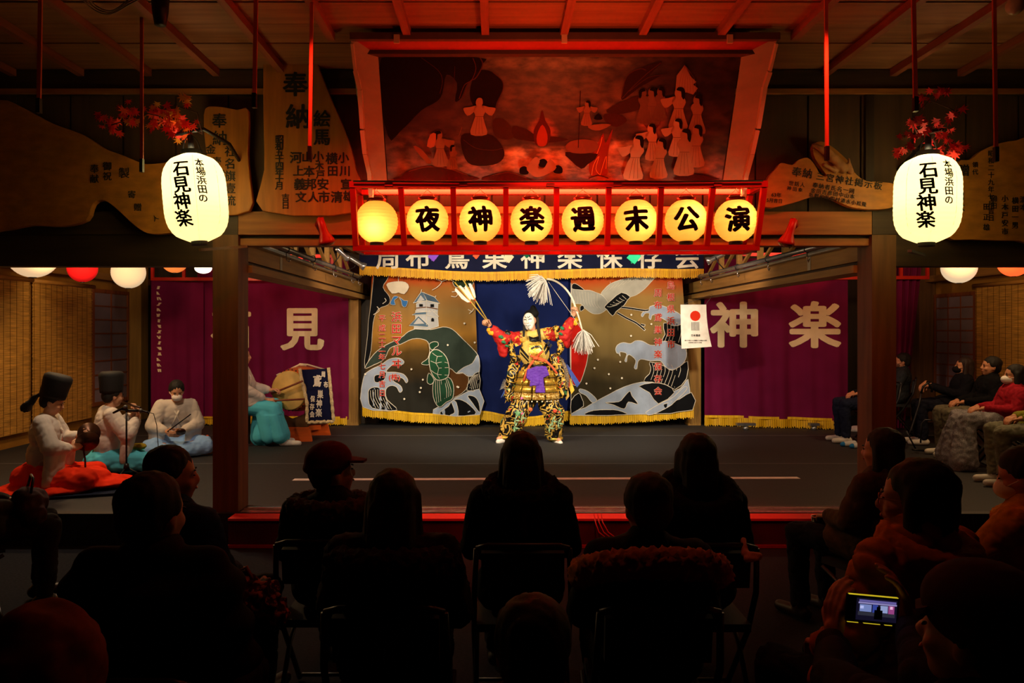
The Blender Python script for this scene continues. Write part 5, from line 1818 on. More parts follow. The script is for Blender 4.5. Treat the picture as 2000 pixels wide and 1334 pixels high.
def hair(t, c, R, style, m=HAIR, k=1., vox=.011):
    mb = MB()
    e = lambda p, r: mb.ell(c + R @ (V(p) * k), V(r) * k, R, 18, 12)
    cp = lambda a, b, r0, r1: mb.cap(c + R @ (V(a) * k), c + R @ (V(b) * k), r0 * k, r1 * k)
    e((0, -.022, .048), (.085, .098, .083))
    if style == 'short':
        e((0, -.05, .0), (.078, .062, .08))
        for s in (-1, 1):
            e((s * .068, -.01, .03), (.02, .045, .045))
    elif style == 'bob':
        e((0, -.05, -.02), (.088, .066, .11))
        for s in (-1, 1):
            cp((s * .07, .0, .03), (s * .085, .0, -.1), .03, .026)
            cp((s * .04, -.06, .0), (s * .05, -.07, -.14), .04, .03)
    elif style == 'long':
        e((0, -.05, -.02), (.088, .066, .11))
        for s in (-1, 1):
            cp((s * .07, .0, .03), (s * .088, -.01, -.16), .03, .03)
            cp((s * .085, -.02, -.14), (s * .1, -.05, -.27), .03, .02)
            cp((s * .04, -.06, .0), (s * .06, -.09, -.3), .045, .035)
        cp((0, -.08, 0), (0, -.11, -.31), .05, .035)
    elif style == 'tail':
        e((0, -.05, .0), (.08, .064, .085))
        cp((0, -.09, .02), (0, -.14, .0), .03, .035)
        cp((0, -.14, .0), (0, -.15, -.16), .035, .015)
    return mb.blob('hair', m, t, vox, 3, strand())


def mask(t, c, R, col='#f0eeea', k=1.):
    mb = MB()
    mb.ell(c + R @ (V((0, .058, -.047)) * k), V((.062, .066, .05)) * k, R, 18, 12)
    o = mb.blob('face_mask', mat('mask ' + col, col, .8), t, .008, 2)
    for s in (-1, 1):
        MB().tube([c + R @ (V((s * .05, .07, -.035)) * k), c + R @ (V((s * .078, .01, -.01)) * k)], .0025, 5).build('ear_loop', mat('mask ' + col, col), t)


def chair_pose(lean=0., arms='lap', k=1.):
    """joints of a person on a chair, facing +Y, feet on the ground at z = 0"""
    L = math.radians(lean)
    tr = lambda z, y=0: V((0, -math.sin(L) * (z - .52) + y, .52 + math.cos(L) * (z - .52)))
    J = dict(pel=V((0, 0, .55)), waist=tr(.70), chest=tr(.88), neck=tr(1.02, .0), head=tr(1.165, .025))
    for s, n in ((-1, 'l'), (1, 'r')):
        J['hip' + n] = V((s * .09, .02, .54))
        J['kne' + n] = V((s * .12, .44, .52))
        J['ank' + n] = V((s * .12, .42, .09))
        sh = tr(.985)
        J['sho' + n] = sh + V((s * .165, 0, 0))
        J['elb' + n] = V((s * .225, .03 + sh.y * .4, .745))
        J['wri' + n] = V((s * .09, .25, .66))
        J['hd' + n] = V((-s * .5, .8, -.25))
    J['ground'] = 0
    return J


def body(t, M, J, hR, hk=1., vox=.012, hcurl=.5, skin=SKIN, thumbs=.4, palm=(0, 0, -1)):
    mb = MB(M)
    up = (J['neck'] - J['waist']).normalized()
    rx = V((1, 0, 0))
    fw = rx.cross(up) * -1
    RT = Matrix((rx, up.cross(rx), up)).transposed()
    mb.ell(J['chest'], (.155, .1, .17), RT).ell(J['waist'], (.13, .095, .13), RT).ell(J['pel'] + V((0, 0, .02)), (.16, .12, .11))
    mb.cap(J['shol'], J['shor'], .055).cap(J['neck'] - up * .04, J['head'] + V((0, -.012, -.03)), .052, .05)
    hm = MB()
    for n in 'lr':
        s = 1 if n == 'r' else -1
        mb.cap(J['sho' + n], J['elb' + n], .046, .037).cap(J['elb' + n], J['wri' + n], .037, .025)
        mb.cap(J['hip' + n], J['kne' + n], .078, .055).cap(J['kne' + n], J['ank' + n], .055, .036)
        a = J['ank' + n]
        fd = J.get('foot' + n, V((0, 1, 0)))
        mb.cap(a + V((0, 0, -.04)) - fd * .03, a + V((0, 0, -.055)) + fd * .15, .034, .026)
        hand_prims(hm, J['wri' + n], J['hd' + n], J.get('pn' + n, V(palm)), s if not J.get('flip' + n) else -s, hcurl, 1., thumbs)
    head_prims(mb, J['head'], hR, hk)
    hm.M = M
    he = fuse(hm.mesh('h'), .0052, 1)
    return mb.blob('body', skin, t, vox, 3, None, he)


def coat(t, M, J, m, k=1., vox=.013, name='coat', collar=.05, skirt=True, disp=None, sleeves=True, cuff=.03):
    mb = MB(M)
    up = (J['neck'] - J['waist']).normalized()
    rx = V((1, 0, 0))
    RT = Matrix((rx, up.cross(rx), up)).transposed()
    mb.ell(J['chest'], (.19 * k, .135 * k, .19), RT).ell(J['waist'], (.185 * k, .14 * k, .18), RT).ell(J['pel'] + V((0, 0, .03)), (.21 * k, .16 * k, .13))
    mb.cap(J['shol'] + V((0, 0, -.005)), J['shor'] + V((0, 0, -.005)), .078 * k)
    mb.cap(J['neck'] - up * .05, J['neck'] + up * .02, .085, .07 + collar * .3)
    if skirt:
        mb.cap(J['pel'] + V((-.1, .0, .0)), J['pel'] + V((-.1, .16, -.0)), .11 * k, .1 * k).cap(J['pel'] + V((.1, .0, .0)), J['pel'] + V((.1, .16, 0)), .11 * k, .1 * k)
    if sleeves:
        for n in 'lr':
            e, w = J['elb' + n], J['wri' + n]
            mb.cap(J['sho' + n], e, .075 * k, .064 * k).cap(e, w - (w - e).normalized() * cuff, .062 * k, .046 * k)
    return mb.blob(name, m, t, vox, 3, disp or crease())


def trousers(t, M, J, m, k=1., vox=.014, shoes=None, name='trousers'):
    mb = MB(M)
    mb.ell(J['pel'] + V((0, 0, -.02)), (.175 * k, .13 * k, .09))
    for n in 'lr':
        a = J['ank' + n]
        kn = J['kne' + n]
        mb.cap(J['hip' + n], kn, .094 * k, .074 * k).cap(kn, a + (kn - a).normalized() * .02, .072 * k, .056 * k)
    mb.blob(name, m, t, vox, 3, crease(.012, 11))
    for n in 'lr':
        a = J['ank' + n]
        fd = J.get('foot' + n, V((0, 1, 0)))
        sm = MB(M).cap(a + V((0, 0, -.042)) - fd * .035, a + V((0, 0, -.052)) + fd * .15, .042, .034).cap(a + V((0, 0, .0)), a + V((0, 0, -.04)), .045, .045)
        sm.blob('shoe', shoes or mat('dark shoe', '#151315', .5), t, .01, 2)


def RH(yaw=0., pitch=0., roll=0.):
    return (Matrix.Rotation(math.radians(yaw), 3, 'Z') @ Matrix.Rotation(math.radians(pitch), 3, 'X') @ Matrix.Rotation(math.radians(roll), 3, 'Y'))


def place(t):
    return XF[t.name]


STEELC = mat('chair steel', '#34343a', .4, .6, .1)
SEATM = mat('chair seat', '#1a1c26', .7)


def folding_chair(label, loc, rot, z=0., seat=.45):
    t = thing('folding_chair', label, 'chair', (loc[0], loc[1], z), None, rot)
    M = place(t)
    MB(M).box((0, .02, seat - .02), (.40, .38, .035)).build('seat', SEATM, t)
    MB(M).box((0, -.2, .70), (.36, .03, .16), M3(8, 'X')).build('backrest', SEATM, t)
    for s in (-1, 1):
        MB(M).tube([(s * .20, -.235, .80), (s * .21, -.2, .6), (s * .215, -.08, .38), (s * .215, .2, .012)], .0125, 10).build('back_frame', STEELC, t, True)
        MB(M).tube([(s * .205, .2, seat - .05), (s * .205, .0, .28), (s * .205, -.2, .012)], .0115, 10).build('leg', STEELC, t, True)
    MB(M).tube([(-.20, -.235, .80), (-.15, -.24, .815), (.15, -.24, .815), (.20, -.235, .80)], .0125, 10).build('top_rail', STEELC, t, True)
    for y_, z_ in ((-.2, .03), (.19, .03)):
        MB(M).tube([(-.2, y_, z_), (.2, y_, z_)], .01, 8).build('stretcher', STEELC, t, True)
    return t


def cloth_m(name, col, **k):
    return mat(name, col, .9, 0, .25, k.pop('scale', 30), **k)


JEANS = cloth_m('dark jeans', '#1a1c28')
BLKCOAT = cloth_m('black coat', '#121214')


def spectator(label, px, top_py, Y, rot=0, yaw=0, pitch=0, hairstyle='short', coat_m=None, trou_m=None, k=1., lean=4, hair_m=HAIR, vox=.015, feat=False, chair=None, z=0., mods=None, hk=1., post=None, seat=.45, disp=None, collar=.05, cuff=.03, hcurl=.5, toph=1.29):
    """someone on a folding chair; px, top_py give where the head is, Y its distance"""
    x = (px - CX) * Y / F
    zt = CZ - (top_py - CY) * Y / F
    J = chair_pose(lean)
    for key in J:
        if isinstance(J[key], Vector) and not key.startswith(('hd', 'foot')):
            pass
    dz = zt - z - toph              # body height variation taken up by torso length
    for kk in ('waist', 'chest', 'neck', 'head', 'shol', 'shor', 'elbl', 'elbr'):
        f = {'waist': .3, 'chest': .7, 'elbl': .6, 'elbr': .6}.get(kk, 1.)
        J[kk] = J[kk] + V((0, 0, dz * f))
    if mods:
        mods(J)
    a = math.radians(rot)
    hd = J['head']
    lx = x - (hd.x * math.cos(a) - hd.y * math.sin(a))
    ly = Y - (hd.x * math.sin(a) + hd.y * math.cos(a))
    t = thing('person', label, 'person', (lx, ly, z), None, rot)
    M = place(t)
    R = RH(yaw, pitch)
    # limbs and head are modelled in the person's own frame
    MR = M.to_3x3()
    body(t, M, J, R, hk, vox, hcurl)
    coat(t, M, J, coat_m or BLKCOAT, k, vox, disp=disp, collar=collar, cuff=cuff)
    trousers(t, M, J, trou_m or JEANS, 1., vox)
    hc = M @ J['head']
    hr = MR @ R
    if hairstyle:
        hair(t, hc, hr, hairstyle, hair_m, hk)
    if feat:
        face_parts(t, hc, hr, hk)
    if chair:
        folding_chair(chair, (lx, ly), rot, z, seat)
    if post:
        post(t, M, J, hc, hr)
    return t, M, J, hc, hr


def cap_hat(t, c, R, m, k=1., brim=True, peak=1.):
    mb = MB()
    mb.ell(c + R @ (V((0, -.015, .06)) * k), V((.095, .11, .085)) * k, R)
    mb.ell(c + R @ (V((0, -.03, .035)) * k), V((.098, .105, .045)) * k, R)
    mb.blob('cap', m, t, .011, 2)
    if brim:
        pts = [(-.075, .06, .045), (-.06, .13 * peak, .03), (0, .165 * peak, .024), (.06, .13 * peak, .03), (.075, .06, .045)]
        MB().slab([c + R @ (V(p) * k) for p in pts], .012, R @ V((0, .2, 1)).normalized()).build('cap_peak', m, t)


def fur_ring(t, M, J, m, r=.15, th=.055, name='fur_trim', tilt=.05, cz=.0, amp=.03):
    mb = MB(M)
    n = 16
    c = J['neck'] + V((0, -.03, cz))
    pts = [c + V((r * 1.2 * math.cos(2 * math.pi * i / n), r * math.sin(2 * math.pi * i / n), tilt * math.sin(2 * math.pi * i / n))) for i in range(n + 1)]
    for a, b in zip(pts, pts[1:]):
        mb.cap(a, b, th)
    return mb.blob(name, m, t, .012, 2, lambda c: amp * noise.noise(c * 60) + amp * .6 * noise.noise(c * 120))


# ---- rows of spectators seen from behind
spectator('person with long straight dark hair seated before the masked dancer, plain black coat', 1018, 842, 3.3, hairstyle='long', k=1.0, vox=.013, chair='folding chair under the person seated before the masked dancer',
          post=lambda t, M, J, c, R: fur_ring(t, M, J, cloth_m('black fur', '#1a1212'), .12, .04, 'hood', .03, .02, .012))


def bunny(t, M, J, c, R):
    pass


spectator('person with a round bob haircut and black hood seated behind the long white tape line', 1360, 845, 3.3, hairstyle='bob', k=.85, vox=.013, chair='folding chair under the person with the round bob haircut',
          post=lambda t, M, J, c, R: fur_ring(t, M, J, cloth_m('black hood', '#131315'), .12, .05, 'hood', .06, .0, .006))
FURB = cloth_m('tawny fur', '#a0602c', scale=60)
spectator('person with short dark hair wearing a coat with a wide tawny fur hood', 1263, 922, 2.6, hairstyle='short', k=1.0, vox=.013, chair='folding chair under the person with the tawny fur hood', yaw=12,
          post=lambda t, M, J, c, R: (fur_ring(t, M, J, FURB, .2, .05, 'fur_trim', -.1, -.08, .018), fur_ring(t, M, J, BLKCOAT, .13, .07, 'hood', -.04, -.07, .008)))
spectator('person with long brown hair in a bulky dark coat with furry shoulders', 769, 914, 2.6, hairstyle='long', k=1.06, vox=.013, hair_m=HAIR_B, chair='folding chair under the person with long brown hair',
          coat_m=cloth_m('dark brown fleece', '#241814'), disp=lambda c: .012 * noise.noise(c * 14) + .008 * noise.noise(c * 70),
          post=lambda t, M, J, c, R: fur_ring(t, M, J, cloth_m('dark fur', '#2e1a12', scale=60), .15, .06, 'fur_collar', -.03, -.06, .02))
spectator('person in a dark red peaked cap turned towards the dancer, fur collar', 650, 868, 3.35, hairstyle='short', yaw=-62, pitch=6, k=.95, vox=.012, chair='folding chair with an orange-lit frame under the person in the peaked cap',
          coat_m=cloth_m('dark grey coat', '#1c1a1a'), feat=True,
          post=lambda t, M, J, c, R: (cap_hat(t, c, R, cloth_m('dark red cap', '#5a1018'), 1.02), fur_ring(t, M, J, cloth_m('grey brown fur', '#4a3428', scale=60), .13, .045, 'fur_collar', .0, .0, .018)))
spectator('broad-shouldered person with short hair in a dark quilted jacket with purple sheen', 300, 920, 2.1, hairstyle='short', k=1.12, vox=.014, hk=1.0, yaw=-20, chair='folding chair under the broad-shouldered person',
          coat_m=cloth_m('dark plum coat', '#1a121c'), disp=lambda c: .012 * math.sin(c.z * 52) * (1 if c.z > .3 else 0) + .008 * noise.noise(c * 10), feat=True)
spectator('child-sized person in a navy jacket seated past the broad-shouldered person', 338, 893, 3.0, hairstyle='short', k=1.0, vox=.013, yaw=-50, rot=-20, coat_m=cloth_m('navy jacket', '#1c2c50'), feat=True, hair_m=HAIR,
          chair='folding chair under the person in the navy jacket', toph=1.24)
t, M, J, hc, hr = spectator('person in a grey coat with a bag on the lap, under the hand cymbal player', -85, 806, 4.3, rot=-52, hairstyle='short', k=1.0, vox=.014, coat_m=cloth_m('grey coat', '#3c3430'), trou_m=cloth_m('dark grey trousers', '#2a2624'),
          chair='folding chair under the grey-coated person at the hall edge')
bg = thing('handbag', 'creased mauve-brown bag on the lap of the grey-coated person', 'bag', M @ V((0, .3, .62)))
MB(M).ell((.05, .34, .66), (.15, .1, .1)).cap((-.06, .34, .6), (.16, .36, .6), .07).blob('bag_body', cloth_m('mauve bag', '#4a3238'), bg, .012, 2, folds(.02, 14, 1))
MB(M).tube([(-.08, .34, .72), (-.04, .36, .82), (.1, .36, .82), (.15, .34, .72)], .008).build('handle', BLACK, bg, True)
HOODR = cloth_m('rust hood', '#6a3014')
spectator('person with a raised rust-brown hood, nearest the camera beside the broad-shouldered person', 90, 1200, 1.5, hairstyle=None, k=1.0, vox=.014, coat_m=HOODR, chair='folding chair under the rust-hooded person', toph=1.30,
          post=lambda t, M, J, c, R: MB().ell(c + V((0, -.02, .01)), (.125, .14, .15)).cap(c + V((0, -.04, -.1)), c + V((.0, -.02, -.22)), .11, .15).blob('hood', HOODR, t, .012, 3, folds(.014, 13, .5)))
spectator('person in a dark brown hooded jacket, low behind the person seated before the dancer', 1040, 1150, 1.6, hairstyle='short', k=.98, vox=.014, coat_m=cloth_m('dark brown jacket', '#2a1a10'), chair='folding chair under the dark brown hooded jacket', toph=1.30,
          post=lambda t, M, J, c, R: fur_ring(t, M, J, cloth_m('brown hood', '#3a2214'), .14, .055, 'hood', -.04, -.03, .008))

# ---- right-hand group watching and filming
spectator('person in an olive-brown coat with black hair, hand on a cup at the stage edge', 1722, 835, 3.98, rot=28, yaw=18, hairstyle='bob', k=1.02, vox=.012, coat_m=cloth_m('olive brown coat', '#4a3a28'), feat=True, chair='folding chair under the olive-brown coat')
cup = thing('cup', 'dark tumbler with a pale rim held at the red stage sill', 'cup', P(1597, 1040, 4.3))
MB().lathe([(0, 0), (.03, 0), (.036, .1), (.033, .1), (.028, .005), (0, .005)], P(1597, 1042, 4.3), 20).build('body', mat('dark tumbler', '#1a1614', .2), cup, True)
MB().lathe([(.034, .098), (.039, .1), (.037, .106), (.032, .102), (.034, .098)], P(1597, 1042, 4.3), 20).build('rim', mat('pale rim', '#e8a890', .3), cup, True)

ORQ = cloth_m('orange quilted coat', '#b8681c')
quilt = lambda c: .014 * (min(1, abs(math.sin((c.x + c.y * .5 + c.z) * 27)) * 1.8) + min(1, abs(math.sin((c.x + c.y * .5 - c.z) * 27)) * 1.8)) - .016
gl_m = mat('spectacle wire', '#b08060', .3, .7)


def glasses(t, M, J, c, R):
    for s in (-1, 1):
        MB().tube([c + R @ V((s * .032 + .02 * math.cos(a), .098, .0 + .017 * math.sin(a))) for a in [i * math.pi / 8 for i in range(17)]], .0016, 5).build('spectacle_rim', gl_m, t)
        MB().tube([c + R @ V((s * .052, .098, .004)), c + R @ V((s * .08, .0, .005))], .0016, 5).build('temple_arm', gl_m, t)


spectator('person in an orange diamond-quilted coat with thin glasses', 1788, 898, 2.25, rot=24, yaw=32, hairstyle='bob', k=1.04, vox=.009, coat_m=ORQ, disp=quilt, feat=True, hk=1.04, chair='folding chair with a red-lit tube under the orange quilted coat', collar=.12, post=lambda t, M, J, c, R: (glasses(t, M, J, c, R), fur_ring(t, M, J, ORQ, .1, .045, 'collar', .03, .01, .006)))


def phone_arms(dx=0., z=.98, y=.42):
    def f(J):
        for s, n in ((-1, 'l'), (1, 'r')):
            J['elb' + n] = V((s * .21 + dx, .16, z - .17))
            J['wri' + n] = V((s * .095 + dx, y - .05, z - .055))
            J['hd' + n] = V((-s * .1, .25, 1))
            J['pn' + n] = V((-s * 1, .15, .1))
            J['flip' + n] = True
    return f


YC = cloth_m('mustard jacket', '#c88a10')
t, M, J, hc, hr = spectator('person in a mustard jacket holding a phone, white mask, beside the white socks', 1998, 872, 3.1, rot=38, yaw=10, pitch=-14, hairstyle='short', k=.98, vox=.01, coat_m=YC, feat=True, chair='folding chair under the mustard jacket',
                            mods=phone_arms(0, .86, .46), post=lambda t, M, J, c, R: (mask(t, c, R, '#e8e0da'), fur_ring(t, M, J, YC, .11, .05, 'hood', -.03, -.01, .008)), hcurl=.45)


def phone(label, M, c, w, h, scr_e, tilt=0.):
    t = thing('phone', label, 'phone', M @ V(c))
    R = (M.to_3x3() @ M3(-12, 'X') @ M3(tilt, 'Y')).to_4x4()
    T = Matrix.Translation(M @ V(c)) @ R
    MB(T).box((0, 0, 0), (w, .009, h)).build('case', mat('phone case', '#0c0c10', .25), t)
    sm = mat('phone screen ' + str(scr_e), '#241c30', .2, 0, .5, 60, emit='#3a3050', estr=scr_e)
    MB(T).box((0, -.005, 0), (w * .9, .0012, h * .86)).build('screen', sm, t)
    return t, T


ph, T = phone('dark phone held upright by the person in the mustard jacket', M, (0, .46, .87), .15, .074, .12)
for i, (x, z, w, h, c) in enumerate(((-.03, .005, .03, .02, '#6a7a98'), (.012, .01, .03, .018, '#a8b0c0'), (.0, -.018, .09, .008, '#40343c'))):
    MB(T).box((x, -.0058, z), (w, .0004, h)).build('screen_picture', mat('lcd ' + c, c, .3, emit=c, estr=.4), ph)
# nearest person with a big soft cap, filming
CAPM = cloth_m('dark wine cap', '#3a1a1c')

def filming(J):
    inv = FM.inverted()
    for n, (wx, wy, wz), (ex, ey, ez) in (('l', P(1628, 1240, 2.07), P(1632, 1334, 1.80)), ('r', P(1775, 1215, 2.04), P(1810, 1330, 1.7))):
        J['wri' + n] = inv @ V((wx, wy, wz))
        J['elb' + n] = inv @ V((ex, ey, ez))
        J['hd' + n] = inv.to_3x3() @ V((.12 if n == 'l' else -.15, .15, 1))
        J['pn' + n] = inv.to_3x3() @ V((1 if n == 'l' else -1, .3, .0))
        J['flip' + n] = True


rotN = 16
a = math.radians(rotN)
xN = (1905 - CX) * 1.5 / F
hy = .025 - math.sin(math.radians(2)) * .65
FM = Matrix.Translation(V((xN + math.sin(a) * hy, 1.5 - math.cos(a) * hy, 0))) @ Matrix.Rotation(a, 4, 'Z')
t, M, J, hc, hr = spectator('person nearest the camera in a big soft peaked cap, filming with a bright phone', 1905, 1090, 1.5, rot=rotN, yaw=24, pitch=6, hairstyle='short', k=1.02, vox=.01, coat_m=cloth_m('dark plum jacket', '#20141a'),
                            hk=1.04, feat=True, chair='folding chair under the person in the big soft cap', mods=filming, toph=1.33, lean=2, hcurl=.35, cuff=.07,
                            post=lambda t, M, J, c, R: cap_hat(t, c, R, CAPM, 1.16, True, .62))
pc = P(1703, 1190, 2.02)
ph = thing('phone', 'phone with glowing yellow edge showing the stage, held up by the person in soft cap', 'phone', pc)
T = Matrix.Translation(pc) @ Matrix.Rotation(math.radians(4), 4, 'Y') @ Matrix.Rotation(math.radians(-4), 4, 'Z')
MB(T).box((0, 0, 0), (.142, .009, .076)).build('case', mat('phone case', '#0c0c10', .25), ph)
YE = mat('lit phone rim', '#b8a020', .3, emit='#c8b020', estr=.9)
MB(T).box((.0, -.002, .039), (.134, .008, .0016)).build('rim', YE, ph)
for x, w in ((-.052, .03), (.0, .045), (.045, .02)):
    MB(T).box((x, -.002, -.039), (w, .008, .0016)).build('rim', YE, ph)
MB(T).box((.01, -.005, .0), (.11, .001, .062)).build('screen', mat('phone live screen', '#181424', .2, emit='#1c1830', estr=.5), ph)
lc = lambda c, e=.8: mat('lcd ' + c, c, .3, emit=c, estr=e)
for x, z, w, h, c in ((.012, .024, .1, .006, '#6a62a8'), (.012, .018, .104, .004, '#9890c8'), (-.02, .004, .032, .02, '#7c8cc8'), (.03, .004, .02, .02, '#9aa8d8'), (.05, .004, .016, .022, '#a04888'), (.006, .004, .014, .022, '#3848a0'), (.01, -.012, .1, .01, '#30303c'), (.05, .01, .008, .008, '#e8d8e8'), (-.03, .006, .01, .008, '#c8c8d8')):
    MB(T).box((x, -.0058, z), (w, .0006, h)).build('screen_picture', lc(c), ph)
MB(T).box((.015, -.0066, -.012), (.022, .0006, .026)).box((.015, -.0066, .004), (.01, .0006, .012)).build('screen_picture', mat('lcd black', '#060608', .3), ph)

# ---- spectators on the side platform
GREYSK = mat('grey glitter skirt', '#7c7880', .6, 0, .5, 90, bump=.1)


def side_person(label, loc, rot, top, coat_m, hairstyle='bob', hair_m=HAIR, yaw=0, pitch=0, mask_c=None, lower=None, chair=None, mods=None, k=1., lean=8, feat=True, tr=None):
    x, y = loc
    J = chair_pose(lean)
    dz = top - SF - 1.29
    for kk in ('waist', 'chest', 'neck', 'head', 'shol', 'shor', 'elbl', 'elbr'):
        J[kk] = J[kk] + V((0, 0, dz * {'waist': .3, 'chest': .7, 'elbl': .6, 'elbr': .6}.get(kk, 1.)))
    if mods:
        mods(J)
    t = thing('person', label, 'person', (x, y, SF), None, rot)
    M = place(t)
    R = RH(yaw, pitch)
    hc, hr = M @ J['head'], M.to_3x3() @ R
    body(t, M, J, R, 1, .010)
    coat(t, M, J, coat_m, k, .011)
    if lower != 'skirt':
        trousers(t, M, J, tr or JEANS, 1.05, .012, shoes=mat('white sock', '#d8d4cc', .8))
    else:
        mb = MB(M)
        mb.ell(J['pel'], (.19, .15, .1))
        for s in (-1, 1):
            mb.cap((s * .1, .05, .53), (s * .13, .44, .53), .11, .09)
            mb.cap((s * .13, .45, .5), (s * .2, .5, .1), .09, .13)
        mb.cap((0, .46, .5), (0, .52, .12), .09, .13).cap((-.16, .5, .12), (.2, .5, .1), .11)
        mb.blob('skirt', GREYSK, t, .012, 3, folds(.022, 13, .12))
    if hairstyle:
        hair(t, hc, hr, hairstyle, hair_m)
    if feat:
        face_parts(t, hc, hr)
    if mask_c:
        mask(t, hc, hr, mask_c)
    if chair:
        folding_chair(chair, (x, y), rot, SF)
    return t, M, J


side_person('woman in a dark red jacket and grey glittering skirt, white face mask', (5.52, 7.75), 78, 1.38, cloth_m('dark red jacket', '#a01c2c'), 'bob', yaw=0, pitch=4, mask_c='#f2f0f2', lower='skirt', chair='chair under the woman in the dark red jacket')
side_person('person in black behind the woman in the red jacket, bare forehead visible', (5.75, 8.45), 80, 1.44, cloth_m('black jumper', '#101014'), 'short', yaw=0, pitch=6, chair='chair under the person in black behind the red jacket', tr=cloth_m('taupe trousers', '#6a6454'))


def cane_arms(J):
    J['wril'] = V((-.06, .34, .78))
    J['wrir'] = V((.05, .36, .8))
    J['hdl'] = V((.5, .5, -.3))
    J['hdr'] = V((-.5, .4, -.3))


side_person('long-haired woman in dark clothes with black face mask holding a cane', (5.98, 9.3), 72, 1.40, cloth_m('navy black coat', '#14141c'), 'long', HAIR_B, yaw=4, pitch=8, mask_c='#1a1618', chair='steel-armed chair under the woman with the cane', mods=cane_arms)
cn = thing('cane', 'pale metal walking cane with a dark crook held by the long-haired woman', 'cane', P(1788, 880, 9.0))
MB().tube([P(1799, 768, 9.1), P(1795, 790, 9.08), P(1780, 838, 9.0), P(1774, 852, 9.0)], .012, 8).build('shaft', STEELC, cn, True)
MB().tube([P(1799, 768, 9.1), P(1803, 755, 9.1), P(1812, 748, 9.1), P(1820, 755, 9.1), P(1820, 766, 9.1)], .014, 8).build('crook', BLACK, cn, True)
wf = thing('walking_frame', 'thin steel frame legs standing beside the cane', 'frame', P(1790, 880, 8.7))
MB().tube([P(1770, 842, 8.7), P(1788, 876, 8.7)], .01, 8).build('leg', STEELC, wf, True)
MB().tube([P(1798, 865, 8.7), P(1800, 828, 8.7), P(1806, 820, 8.7), P(1850, 822, 8.7)], .01, 8).build('leg', STEELC, wf, True)
MB().tube([P(1782, 878, 8.7), P(1804, 880, 8.7)], .012, 8).build('foot_bar', BLACK, wf, True)
side_person('person in a dark puffy jacket partly behind the stage post, past the cane', (5.78, 10.35), 60, 1.42, cloth_m('puffy grey jacket', '#2c3038'), 'short', chair='chair under the person in the puffy jacket', mask_c='#6a4a40', yaw=10)


def grey_mod(J):
    for n, s in (('l', -1), ('r', 1)):
        J['wri' + n] = V((s * .06, .28, .68))


side_person('person in wide grey-green trousers and a yellow-green top with white socks', (5.28, 6.85), 76, 1.40, cloth_m('yellow green top', '#8a8a30'), 'short', tr=cloth_m('grey green trousers', '#7c7c6a'), chair='chair under the wide grey-green trousers', mask_c='#d8d0cc')
side_person('person in dark jeans seated behind the stage post, blue-toed socks showing', (5.05, 9.55), 84, 1.36, cloth_m('black hoodie', '#15161c'), 'short', chair='stool under the person behind the stage post', tr=cloth_m('navy jeans', '#1c2238'))
for px, py, y_ in ((1648, 867, 9.25), (1666, 871, 9.1)):
    p = P(px, py, y_)
    t = thing('sock_tip', 'blue-toed pale sock by the stage post, ' + ('nearer the curtain' if px < 1650 else 'nearer the post'), 'sock', (p.x, p.y, SF))
    MB().cap((p.x + .13, p.y, SF + .04), (p.x, p.y, SF + .03), .04, .032).blob('sock', mat('pale sock', '#c8ccd0', .8), t, .008, 2)
    MB().cap((p.x - .005, p.y, SF + .03), (p.x - .02, p.y, SF + .028), .034, .028).blob('toe', mat('blue toe', '#2c7cc0', .8), t, .008, 2)

# ---- bag, cloths and bits among the seats
bg = thing('patterned_bag', 'crumpled brown and pink patterned bag on the seat past the broad-shouldered person', 'bag', P(512, 1200, 2.7))
c = P(512, 1170, 2.7)
MB().ell(c, (.07, .08, .07)).cap(c + V((-.05, 0, .06)), c + V((.05, 0, -.05)), .04, .05).blob('bag_body', mat('patterned cloth', '#3a1c18', .8, 0, .3, 38, col2='#b07060', sharp=(.5, .56)), bg, .008, 1, folds(.03, 24, 1))
MB().tube([c + V((-.08, 0, .02)), c + V((-.1, 0, .1)), c + V((-.06, 0, .12)), c + V((-.03, 0, .06))], .008).build('handle', mat('bag strap', '#8a4a38', .7), bg, True)
sc = thing('pink_scarf', 'pale pink knotted cloth on the chair back past the person with the bob haircut', 'scarf', P(1470, 1090, 3.0))
MB().cap(P(1452, 1055, 3.1), P(1456, 1082, 3.05), .012, .016).cap(P(1456, 1082, 3.05), P(1484, 1085, 3.0), .018, .012).cap(P(1458, 1092, 3.02), P(1482, 1091, 3.0), .016, .01).blob('knot', mat('pale pink cloth', '#e0a090', .8), sc, .006, 2, folds(.004, 40, 1))
pr = thing('loose_ribbons', 'loose red ribbons hanging over the red sill beside the fur-hooded person', 'ribbon', P(1160, 1020, 5.6))
for k in (0, 1, 2):
    MB().tube([P(1160 + 7 * k, 1004, 5.7), P(1163 + 7 * k, 1020, 5.62), P(1170 + 9 * k, 1040, 5.6), P(1190 + 10 * k, 1056, 5.6)], .005, 5).build('ribbon', RED_L, pr, True)

# ================================================================ MUSICIANS ON THE PLATFORM
WKIM = mat('white kimono', '#d8cfc8', .9, 0, .06, 5)
CYAN = mat('cyan hakama', '#58c8e8', .85, 0, .08, 4)
PBLUE = mat('pale blue hakama', '#90bcff', .85, 0, .1, 4)
ORH = mat('scarlet hakama', '#f03414', .85, 0, .1, 4)


def eboshi(t, c, R, k=1.):
    """tall flat-topped court cap"""
    prof = [(.0, .0), (.098, .0), (.102, .03), (.104, .1), (.11, .17), (.108, .2), (.085, .222), (0, .228)]
    M = R @ M3(6, 'X')
    MB().lathe([(r * k, z * k) for r, z in prof], c + R @ V((0, -.02, .035)) * k, 32, M, .92, 1.12).build('court_cap', mat('black lacquered cap', '#0e0c0c', .75), t, True)


